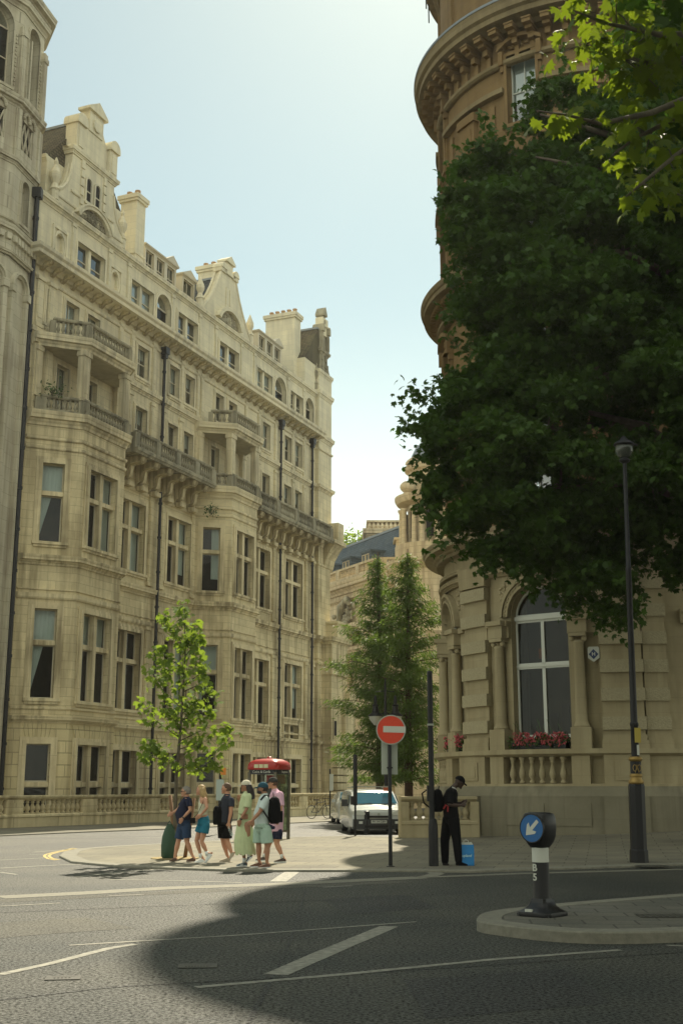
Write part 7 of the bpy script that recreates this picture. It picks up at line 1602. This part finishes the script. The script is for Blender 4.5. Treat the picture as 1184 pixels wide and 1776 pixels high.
def person(label, S, ox, oy, Y, J, face, cloth, group='people walking across the plaza'):
    """J: joints in crop pixels (x, y[, depth offset in m]); S: pixels per photo pixel of that crop"""
    def W_(q): return PX(ox + q[0] / S, oy + q[1] / S, Y + (q[2] if len(q) > 2 else 0))
    gx = (W_(J['footA'][0]) + W_(J['footB'][0])) / 2; root = empty('person', (gx.x, Y, PH), 0, label, 'person', group); o = Vector(root.location)
    P_ = lambda q: W_(q) - o
    SK = cloth.get('skin', SKIN); k = cloth.get('k', 1.0)
    b = MB(); hd = P_(J['head']); nk = P_(J['neck']); ch = P_(J['chest']); be = P_(J['belly']); pe = P_(J['pelvis'])
    hp = head_mesh(b, hd, face, .100 * cloth.get('hk', 1), cloth.get('tilt', 0))
    limb(b, [hd + Vector((-face * .015, 0, -.05)), hd.lerp(nk, .6), nk], [.052, .055, .062])
    limb(b, [nk + Vector((0, 0, -.02)), nk.lerp(ch, .45), ch, be, pe], [(.06, .10), (.095 * k, .165 * k), (.115 * k, .165 * k), (.12 * k * cloth.get('bk', 1), .15 * k), (.12 * k, .155 * k)])
    arms = []
    for nm in ('armN', 'armF'):
        if nm not in J: continue
        a = [P_(q) for q in J[nm]]; arms.append(a)
        limb(b, [a[0], a[0].lerp(a[1], .5), a[1], a[1].lerp(a[2], .4), a[2]], [.050 * k, .046 * k, .038 * k, .037 * k, .024 * k]); make_hand(b, a[2], a[3], cloth.get('hs', 1.0), cloth.get('curl', .5), cloth.get('hside', 1))
    legs = []
    for nm in ('legA', 'legB'):
        a = [P_(q) for q in J[nm]]; legs.append(a)
        limb(b, [a[0], a[0].lerp(a[1], .5), a[1], a[1].lerp(a[2], .35), a[1].lerp(a[2], .7), a[2]], [.090 * k, .078 * k, .054 * k, .058 * k, .042 * k, .032 * k])
    feet = [[P_(q) for q in J['footA']], [P_(q) for q in J['footB']]]
    for (h_, t_), l_ in zip(feet, legs): limb(b, [l_[2], h_ + Vector((0, 0, .05)), h_.lerp(t_, .5) + Vector((0, 0, .03))], [.034, .034, .03])
    body = evalmesh(b, .011, 'body', SK, root, 2)
    r_ = .100 * cloth.get('hk', 1)
    for sy in (-1, 1):
        m = MB(); m.sphere(hp(.84 * r_, sy * .34 * r_, .03 * r_), .012, 8, 5); m.build('eye', EYE, root, smooth=True)
    m = MB(); m.sphere(hp(.97 * r_, 0, -.62 * r_), .015, 8, 5, sx=.6, sy=1.6, sz=.5); m.build('mouth', LIP, root, smooth=True)
    # shirt / dress / shorts as garments that follow the body
    tk = k + cloth.get('loose', .09)
    sh = MB(); top = cloth.get('top', .45); hem = P_(J['hem'])
    sl = cloth.get('sleeve', .8)
    neckt = nk.lerp(ch, .12)
    limb(sh, [neckt, nk.lerp(ch, .45), ch, be, hem], [(.075, .105), (.105 * tk, .172 * tk), (.122 * tk, .172 * tk), (.130 * tk * cloth.get('bk', 1), .160 * tk), (.128 * tk, .162 * tk)], seg=16) if not cloth.get('tank') else limb(sh, [nk.lerp(ch, .42), ch, be, hem], [(.098 * tk, .13 * tk), (.118 * tk, .160 * tk), (.112 * tk, .145 * tk), (.118 * tk, .15 * tk)], seg=16)
    if sl > 0:
        for a in arms: limb(sh, [a[0] + Vector((0, 0, .01)), a[0].lerp(a[1], sl * .5), a[0].lerp(a[1], sl)], [.064 * tk, .064 * tk, .066 * tk], ends=(0,))
    evalmesh(sh, .012, cloth.get('shirt_name', 'shirt'), cloth['shirt'], root, 2)
    if 'collar' in cloth:
        m = MB(); m.ring([[(nk.x + rr * math.cos(2 * PI * j / 16) * .8, nk.y + rr * math.sin(2 * PI * j / 16), nk.z - .01 + z + .02 * math.cos(2 * PI * j / 16) * -face) for j in range(16)] for rr, z in ((.085, -.035), (.075, .0), (.066, .012))], cap=False); m.build('collar', cloth['collar'], root, smooth=True)
    if 'skirt' in J:      # long flowing skirt with folds
        pts = [[P_(q) for q in row] for row in J['skirt']]; m = MB(); rings = []; n = 56
        for i, (l_, r2) in enumerate(pts):
            c = (l_ + r2) / 2; w_ = (r2 - l_).length / 2; am = .10 * i / len(pts)
            rings.append([(c.x + w_ * math.cos(2 * PI * j / n) * (1 + am * math.sin(j * 1.9 + i * .4)), c.y + w_ * cloth.get('sky', .75) * math.sin(2 * PI * j / n) * (1 + am * math.cos(j * 2.1)), c.z + (.02 * math.sin(j * .9) if i == len(pts) - 1 else 0)) for j in range(n)])
        m.ring(rings, cap=False); m.build('skirt', cloth['skirt'], root, smooth=True)
    if 'shorts' in cloth:
        m = MB(); wst = P_(J['waist']) if 'waist' in J else be.lerp(pe, .5); q = k + .10; en = cloth.get('short_end', .8); fl = cloth.get('flare', 1.0)
        limb(m, [wst, pe, pe + Vector((0, 0, -.06))], [(.122 * q, .155 * q), (.132 * q, .168 * q), (.128 * q, .165 * q)], seg=16)
        for l_ in legs:
            if cloth.get('trousers'): limb(m, [l_[0], l_[0].lerp(l_[1], .5), l_[1], l_[1].lerp(l_[2], .5), l_[2] + Vector((0, 0, -.01))], [.106 * q, .094 * q, .078 * q, .072 * q, .062 * q])
            else: limb(m, [l_[0], l_[0].lerp(l_[1], en * .5), l_[0].lerp(l_[1], en)], [.100 * q, .096 * q * fl, .098 * q * fl], ends=(0,))
        evalmesh(m, .012, 'trousers' if cloth.get('trousers') else 'shorts', cloth['shorts'], root, 2)
    for (h_, t_), nm in zip(feet, 'AB'):
        m = MB(); shoe(m, h_, t_, .075, .046); s_ = m.build('shoe', cloth['shoe'], root, auto=True)
        if 'sole' in cloth: m = MB(); sole(m, h_, t_); m.build('sole', cloth['sole'], s_)
        if 'stripes' in cloth:
            m = MB()
            for t in (.42, .52, .62): c = h_.lerp(t_, t); m.tube([c + Vector((0, -.05, .01)), c + Vector((.02, -.036, .055))], .006, 4)
            m.build('stripes', cloth['stripes'], s_)
    if 'sock' in cloth:
        for l_ in legs: m = MB(); m.tube([l_[2] + Vector((0, 0, -.04)), l_[2] + (l_[1] - l_[2]).normalized() * .05], [.042, .040], 10); m.build('sock', cloth['sock'], root, smooth=True)
    if 'hair' in cloth:
        m = MB(); R_ = r_ * 1.07; seg = 16; lo = cloth.get('hair_low', -.2); rings = []
        for i in range(9):
            th = PI * .02 + PI * .62 * i / 8; row = []
            for j in range(seg):
                ph = 2 * PI * j / seg; x = math.sin(th) * math.cos(ph); y = math.sin(th) * math.sin(ph) * .84; z = math.cos(th) * 1.16
                if x > .0: z = max(z, .52 * x + (.10 if x < .5 else .34)); 
                row.append(hp(x * R_ * 1.0 - .01, y * R_, z * R_))
            rings.append(row)
        m.ring(rings)
        if 'hair_tail' in J:
            pts = [P_(q) for q in J['hair_tail']]; n = len(pts)
            for off in (-.05, 0, .05): m.tube([p + Vector((0, off, 0)) for p in pts], [.06, .075, .07, .055, .03][:n], 9)
        if 'hair_tail' in J: evalmesh(m, .012, 'hair', cloth['hair'], root, 2)
        else: m.build('hair', cloth['hair'], root, smooth=True)
    if 'cap' in cloth:
        m = MB(); R_ = r_ * 1.13; seg = 18; rings = []
        for i in range(7):
            th = PI * .5 * (i + .1) / 6; rings.append([hp(math.sin(th) * math.cos(2 * PI * j / seg) * R_ - .004, math.sin(th) * math.sin(2 * PI * j / seg) * .88 * R_, (.22 + math.cos(th) * .95) * R_ - .0) for j in range(seg)])
        m.ring(rings)
        bl = [(1.02, .62), (1.35, .58), (1.62, .40), (1.72, 0), (1.62, -.40), (1.35, -.58), (1.02, -.62)]
        if cloth.get('cap_back'): bl = []
        if bl: m.ring([[hp(a * r_, c_ * r_, (z + .16 - .12 * (a - 1)) * r_) for a, c_ in bl] for z in (-.12, .14)])
        m.build('cap', cloth['cap'], root, auto=True)
    if 'glasses' in cloth:
        m = MB(); m.tube([hp(.98 * r_, -.62 * r_, .06 * r_), hp(1.06 * r_, -.3 * r_, .02 * r_), hp(1.08 * r_, .3 * r_, .02 * r_), hp(.98 * r_, .62 * r_, .06 * r_)], .012, 5); m.tube([hp(.98 * r_, -.66 * r_, .06 * r_), hp(.0, -.9 * r_, .05 * r_)], .005, 4); m.build('glasses', EYE, root)
    if 'beard' in cloth:
        m = MB(); m.sphere(hp(.55 * r_, 0, -.72 * r_), .60 * r_, 10, 7, sy=1.1, sz=.75); m.build('beard', cloth['beard'], root, smooth=True)
    if 'watch' in cloth: a = arms[0]; m = MB(); c = a[1].lerp(a[2], .93); d = (a[2] - a[1]).normalized(); m.tube([c - d * .014, c + d * .014], .031, 10); m.build('wristwatch', EYE, root)
    return root, o, P_
def cm_(n, c, r=.9, amt=.18): return mat(n, c, r, spec=.12, noise_amt=amt, nscale=9, bump=.35, bscale=14)
NAVY = cm_('navy_cotton', (.018, .022, .045)); BLUED = cm_('denim_blue', (.03, .055, .11)); TEAL = cm_('teal_denim', (.025, .16, .24)); CREAM = cm_('cream_knit', (.58, .57, .42)); BLACKC = cm_('black_cotton', (.006, .006, .007)); BROWNL = mat('brown_leather', (.07, .035, .02), .5); WHITEL = mat('white_leather', (.62, .64, .62), .5)
GREYH = mat('grey_hair', (.22, .20, .17), .7, noise_amt=.4, nscale=40); BLOND = mat('blond_hair', (.44, .30, .13), .6, noise_amt=.45, nscale=30); BROWNH = mat('short_brown_hair', (.10, .055, .03), .7, noise_amt=.3, nscale=40); DARKH = mat('dark_hair', (.018, .012, .01), .5)
LIME = cm_('pale_green_cotton', (.50, .56, .33), amt=.12); SKYB = cm_('pale_blue_cotton', (.50, .58, .56), amt=.1); MINT = cm_('mint_cotton', (.34, .46, .38), amt=.1); PINK = cm_('pink_cotton', (.58, .36, .46), amt=.1); TAUPE = mat('taupe_suede', (.33, .29, .22), .8); GREYS = mat('dark_grey_suede', (.05, .07, .08), .7); BROWNS = mat('brown_suede', (.12, .06, .04), .8); CAPB = cm_('beige_cap', (.56, .52, .40)); CAPT = cm_('teal_cap', (.02, .07, .10)); CAPD = cm_('charcoal_cap', (.04, .038, .035))
S2, OX, OY = 5.38, 300, 1300
Yp = lambda py: G(400, py, z=PH)[1]
# 1 man in navy polo
Y1 = Yp(1494.5)
person('older grey-haired man in navy polo and blue shorts leading the group beside the green bag', S2, OX, OY, Y1,
    dict(head=(122, 392), neck=(132, 445), chest=(112, 530), belly=(98, 600), pelvis=(108, 680), hem=(100, 690), waist=(106, 655),
         armN=[(150, 478, -.19), (162, 565, -.24), (92, 640, -.24), (64, 685, -.22)], armF=[(112, 480, .17), (45, 560, .22), (0, 590, .18), (-18, 600, .16)],
         legA=[(85, 715, .08), (50, 860, .08), (18, 1000, .08)], footA=[(34, 1040, .08), (-30, 1046, .08)], legB=[(128, 715, -.08), (128, 850, -.08), (182, 990, -.08)], footB=[(205, 1042, -.08), (128, 1046, -.08)]),
    -1, dict(shirt=NAVY, shorts=BLUED, shoe=BROWNL, hair=GREYH, glasses=1, watch=1, bk=1.35, sleeve=.62, short_end=.82, k=.98, collar=NAVY, curl=.6))
# 2 woman with long blond hair
Y2 = Yp(1496)
person('woman with long blond hair in cream tank top and teal shorts, hand on hip', S2, OX, OY, Y2,
    dict(head=(262, 378), neck=(278, 432), chest=(285, 515), belly=(280, 590), pelvis=(288, 672), hem=(278, 615), waist=(282, 630),
         armN=[(300, 462, -.15), (318, 545, -.24), (262, 610, -.19), (240, 628, -.17)], armF=[(285, 465, .15), (262, 550, .2), (238, 610, .16), (232, 636, .14)],
         legA=[(270, 700, .07), (222, 850, .07), (262, 990, .07)], footA=[(290, 1052, .07), (205, 1058, .07)], legB=[(305, 700, -.07), (268, 858, -.07), (322, 970, -.07)], footB=[(362, 985, -.07), (305, 1058, -.07)],
         hair_tail=[(272, 362), (285, 410), (300, 460), (318, 490), (325, 505)]),
    -1, dict(shirt=CREAM, shorts=TEAL, shoe=WHITEL, sole=WHITEL, sock=WHITEL, hair=BLOND, tank=1, sleeve=0, short_end=.50, flare=1.1, k=.90, hk=.97, loose=.05, curl=.3, bk=.95))
# 3 man in dark t-shirt and black shorts
Y3 = Yp(1495)
r3 = person('broad man in charcoal t-shirt and black shorts walking third with hanging arm', S2, OX, OY, Y3,
    dict(head=(498, 362), neck=(508, 418), chest=(500, 505), belly=(482, 600), pelvis=(478, 690), hem=(480, 700), waist=(480, 665),
         armN=[(545, 478, -.20), (540, 590, -.23), (520, 680, -.22), (522, 722, -.21)], armF=[(480, 470, .18), (455, 560, .22), (440, 640, .22), (430, 680, .2)],
         legA=[(462, 725, .08), (470, 850, .08), (505, 985, .08)], footA=[(528, 1045, .08), (436, 1049, .08)], legB=[(505, 725, -.08), (505, 855, -.08), (548, 965, -.08)], footB=[(578, 970, -.08), (530, 1036, -.08)]),
    -1, dict(shirt=cm_('charcoal_cotton', (.035, .04, .055)), shorts=BLACKC, shoe=TAUPE, hair=BROWNH, bk=1.3, sleeve=.5, short_end=.80, k=1.05, curl=.7, skin=SKIN))
# 4 woman in long pale green dress
Y4 = Yp(1503)
person('woman in beige cap and long pale green dress with dark hair', S2, OX, OY, Y4,
    dict(head=(682, 340), neck=(692, 395), chest=(682, 480), belly=(670, 570), pelvis=(672, 650), hem=(668, 600), waist=(668, 600),
         armN=[(708, 440, -.15), (685, 560, -.2), (630, 655, -.2), (612, 712, -.18)], armF=[(668, 440, .15), (640, 520, .2), (622, 480, .18), (618, 462, .16)],
         legA=[(655, 700, .07), (648, 880, .07), (668, 1035, .07)], footA=[(688, 1086, .07), (592, 1090, .07)], legB=[(690, 700, -.07), (700, 870, -.07), (712, 985, -.07)], footB=[(738, 1002, -.07), (690, 1050, -.07)],
         skirt=[((612, 565), (732, 565)), ((606, 640), (738, 640)), ((590, 740), (745, 740)), ((572, 850), (752, 850)), ((576, 935), (765, 935)), ((588, 985), (770, 970))],
         hair_tail=[(705, 330), (722, 380), (735, 430), (742, 465)]),
    -1, dict(shirt=LIME, shirt_name='bodice', skirt=LIME, shoe=GREYS, sole=WHITEL, stripes=WHITEL, sock=WHITEL, hair=DARKH, cap=CAPB, sleeve=.85, k=.92, hk=.97, skin=SKIN2, watch=1, curl=.5, loose=.12, sky=.8))
# 5 man in teal cap
Y5 = Yp(1504.5)
person('bearded man in teal cap, pale blue shirt and mint shorts wearing a backpack', S2, OX, OY, Y5,
    dict(head=(838, 362), neck=(855, 415), chest=(852, 500), belly=(828, 600), pelvis=(830, 700), hem=(830, 722), waist=(828, 680),
         armN=[(868, 470, -.18), (805, 590, -.24), (735, 668, -.24), (700, 712, -.22)], armF=[(835, 465, .18), (800, 590, .22), (760, 670, .2), (740, 700, .2)],
         legA=[(800, 745, .08), (800, 890, .08), (802, 1035, .08)], footA=[(822, 1090, .08), (722, 1096, .08)], legB=[(868, 745, -.08), (880, 895, -.08), (876, 1050, -.08)], footB=[(900, 1100, -.08), (792, 1106, -.08)]),
    -1, dict(shirt=SKYB, shorts=MINT, shoe=BROWNS, sole=WHITEL, hair=DARKH, cap=CAPT, beard=DARKH, sleeve=.7, short_end=.86, flare=1.12, k=1.04, bk=1.15, skin=SKIN2, curl=.9))
# 6 tall man in pink shirt
Y6 = Yp(1496)
person('tall man in charcoal cap, long pink shirt and navy shorts, last of the group', S2, OX, OY, Y6,
    dict(head=(930, 312), neck=(948, 370), chest=(965, 460), belly=(968, 590), pelvis=(955, 720), hem=(958, 762), waist=(957, 690),
         armN=[(1000, 425, -.2), (1008, 545, -.25), (985, 640, -.26), (970, 690, -.25)], armF=[(935, 430, .18), (915, 540, .2), (905, 640, .2), (900, 690, .2)],
         legA=[(925, 770, .08), (895, 880, .08), (850, 985, .08)], footA=[(862, 1034, .08), (772, 1038, .08)], legB=[(975, 770, -.08), (968, 875, -.08), (1020, 995, -.08)], footB=[(1048, 1048, -.08), (945, 1052, -.08)]),
    -1, dict(shirt=PINK, shorts=NAVY, shoe=mat('dark_brown_shoe', (.06, .04, .03), .6), sole=WHITEL, sock=WHITEL, hair=BROWNH, cap=CAPD, glasses=1, sleeve=.85, short_end=.62, k=1.08, loose=.14, skin=SKIN))
# leaning man in black
S7 = 8.46; Y7 = G(785, 1501, z=PH)[1]
person('man in black cap and clothes leaning by the black pole, looking down at his hands', S7, 730, 1310, Y7,
    dict(head=(560, 390), neck=(475, 470), chest=(425, 620), belly=(425, 760), pelvis=(440, 880), hem=(440, 900), waist=(438, 840),
         armN=[(420, 540, -.18), (410, 730, -.25), (590, 735, -.2), (690, 690, -.14)], armF=[(440, 530, .18), (430, 715, .22), (590, 700, .12), (680, 660, .05)],
         legA=[(400, 930, .09), (345, 1250, .10), (350, 1550, .10)], footA=[(330, 1612, .10), (395, 1622, .02)], legB=[(470, 930, -.08), (520, 1240, -.08), (548, 1540, -.08)], footB=[(515, 1612, -.08), (675, 1620, -.10)]),
    1, dict(shirt=BLACKC, shorts=BLACKC, trousers=1, shoe=BLACKC, cap=BLACKC, sleeve=.9, k=1.14, loose=.12, skin=SKIN3, tilt=.50, bk=.98, curl=1.0, collar=mat('white_lanyard', (.35, .35, .33), .6)), group=None)

# bags, bottle: things that are carried
def backpack(p, s, label, rz=0, strap=None, patch=None):
    root = empty('backpack', p, rz, label, 'backpack'); m = MB(); n = 20; q = lambda a, b, z: [(a * math.copysign(abs(math.cos(2 * PI * j / n)) ** .6, math.cos(2 * PI * j / n)) * s, b * math.copysign(abs(math.sin(2 * PI * j / n)) ** .6, math.sin(2 * PI * j / n)) * s, z * s) for j in range(n)]
    m.ring([q(.07, .12, 0), q(.10, .155, .03), q(.115, .16, .18), q(.105, .155, .34), q(.08, .13, .43), q(.03, .07, .47)]); m.build('bag_body', BLACKC, root, smooth=True)
    m = MB(); m.ring([[(x_ + .10 * s, y_ * .72, z_ * .6 + .03) for x_, y_, z_ in q(.05, .13, z)] for z in (0, .05, .25, .32)]); m.build('front_pocket', BLACKC, root, smooth=True)
    m = MB(); m.tube([(-.02, -.04, .46 * s), (-.03, 0, .53 * s), (-.02, .04, .46 * s)], .01, 5); m.build('handle', BLACKC, root)
    if patch: m = MB(); m.box(.02 * s, .1 * s, -.17 * s, -.165 * s, .22, .32); m.build('grey_patch', GREYM, root)
    for pts in (strap or []): m = MB(); m.tube([Vector(a) - Vector(p) for a in pts], .017, 6); m.build('strap', BLACKC, root, smooth=True)
    return root
W2 = lambda x, y, Y: PX(OX + x / S2, OY + y / S2, Y)
bp = W2(945, 692, Y5); backpack(tuple(bp), 1.16, 'black backpack worn over the pale blue shirt', R(4), strap=[[W2(895, 480, Y5 - .15), W2(880, 425, Y5 - .19), W2(845, 430, Y5 - .21), W2(812, 470, Y5 - .19)], [W2(900, 670, Y5 - .15), W2(870, 625, Y5 - .20), W2(835, 570, Y5 - .20)]])
W7 = lambda x, y, Y: PX(730 + x / S7, 1310 + y / S7, Y)
b7 = W7(245, 830, Y7); backpack(tuple(b7), 1.0, 'black backpack on the back of the man in black', PI, strap=[[W7(300, 560, Y7 - .14), W7(390, 500, Y7 - .17), W7(470, 560, Y7 - .17), W7(450, 700, Y7 - .18), W7(340, 790, Y7 - .14)]], patch=1)
x, y, z = W2(420, 700, Y3 - .0); root = empty('shoulder_bag', (x, Y3 - .12, z), 0, 'black shoulder bag between the woman in teal shorts and the man in charcoal', 'bag'); m = MB(); m.ring([[(.09 * a * k_, .07 * b * k_, z_) for a, b in ((-1, -1), (1, -1), (1.1, 0), (1, 1), (-1, 1), (-1.1, 0))] for z_, k_ in ((0, .8), (.04, 1), (.28, 1.05), (.36, .85), (.40, .5))]); m.build('bag_body', BLACKC, root, smooth=True)
m = MB(); m.tube([Vector((0, 0, .38)), W2(470, 470, Y3 - .1) - Vector((x, Y3 - .12, z)), W2(530, 440, Y3) - Vector((x, Y3 - .12, z))], .012, 5); m.build('strap', BLACKC, root)
x, y, z = W2(195, 685, Y2); root = empty('camera_bag', (x, Y2 - .2, z), 0, 'small black bag hanging at the hip of the blond woman', 'bag'); m = MB(); m.box(-.05, .05, -.04, .04, 0, .11); m.box(-.04, .04, -.05, -.04, .01, .08); m.build('bag_body', BLACKC, root); m = MB(); m.tube([(0, 0, .1), W2(232, 600, Y2 - .16) - Vector((x, Y2 - .2, z)), W2(290, 470, Y2 - .14) - Vector((x, Y2 - .2, z))], .006, 5); m.build('strap', BLACKC, root)
x, y, z = W2(562, 800, Y3); root = empty('water_bottle', (x, Y3 - .24, z), 0, 'clear plastic bottle hanging from the hand of the man in charcoal', 'bottle'); m = MB(); m.lathe([(.025, 0), (.032, .01), (.032, .13), (.028, .16), (.012, .19)], seg=12)
b_ = m.build('bottle_body', glass('clear_plastic', (.85, .9, .9), .12), root, smooth=True); m = MB(); m.lathe([(.013, .19), (.013, .21)], seg=10); m.build('cap', WHITE, root); root.rotation_euler = (0, R(-24), 0)
m = MB(); x, y, z = W7(370, 800, Y7 - .23); 
m.tube([(x - .06, y, z + .02), (x - .01, y - .01, z + .10), (x + .03, y - .01, z + .07), (x + .025, y, z - .04)], .017, 6); tag(m.build('red_strap', mat('red_webbing', (.28, .02, .02), .7), None), 'short red strap hanging at the elbow of the man in black', 'strap')
x, y = G(808, 1501, z=PH); root = empty('shopping_bag', (x, Y7 - .02, PH), R(-4), 'bright blue carrier bag standing at the feet of the man in black', 'bag'); BB = mat('bright_blue_paper', (.010, .16, .40), .45, bump=.6, bscale=9)
m = MB(); m.ring([[(a, b, z_) for a, b in ((-w_, -d_), (w_, -d_), (w_ * 1.0, 0), (w_, d_), (-w_, d_), (-w_ * 1.0, 0))] for z_, w_, d_ in ((0, .155, .07), (.02, .16, .075), (.25, .165, .06), (.42, .16, .035))], cap=False); m.face([(-.155, -.07, .004), (.155, -.07, .004), (.155, .07, .004), (-.155, .07, .004)]); m.build('bag_body', BB, root)
m = MB(); m.tube([(-.06, -.03, .42), (-.05, -.03, .50), (.0, -.035, .53), (.05, -.03, .50), (.06, -.03, .42)], .006, 5); m.tube([(-.06, .03, .42), (-.03, .03, .49), (.04, .035, .51), (.06, .03, .42)], .006, 5); m.build('handle', WHITE, root)
m = MB(); m.face([(-.15, -.01, .41), (.15, -.01, .41), (.12, .0, .47), (-.10, .0, .46)]); m.build('white_tissue', WHITE, root)
text_mesh('printed_word', 'upland', .075, .001, mat('pale_blue_print', (.35, .55, .62), .5), root, (.01, -.076, .20), (PI / 2, 0, 0), shear=.2, bold=.002)

# ================================================================== air
m = MB(); m.box(-1600, 1600, -650, 2550, -1.2, 46)
me = bpy.data.meshes.new('haze'); me.from_pydata(m.v, [], m.f); hm = bpy.data.materials.new('hazy_air'); hm.use_nodes = True; t = hm.node_tree; t.nodes.clear(); ou = t.nodes.new('ShaderNodeOutputMaterial'); pv = t.nodes.new('ShaderNodeVolumePrincipled'); pv.inputs['Color'].default_value = (.95, .95, .9, 1); pv.inputs['Density'].default_value = HAZE; pv.inputs['Anisotropy'].default_value = .35; t.links.new(pv.outputs[0], ou.inputs['Volume'])
me.materials.append(hm); ho = bpy.data.objects.new('haze', me); C.objects.link(ho); ho['kind'] = 'stuff'
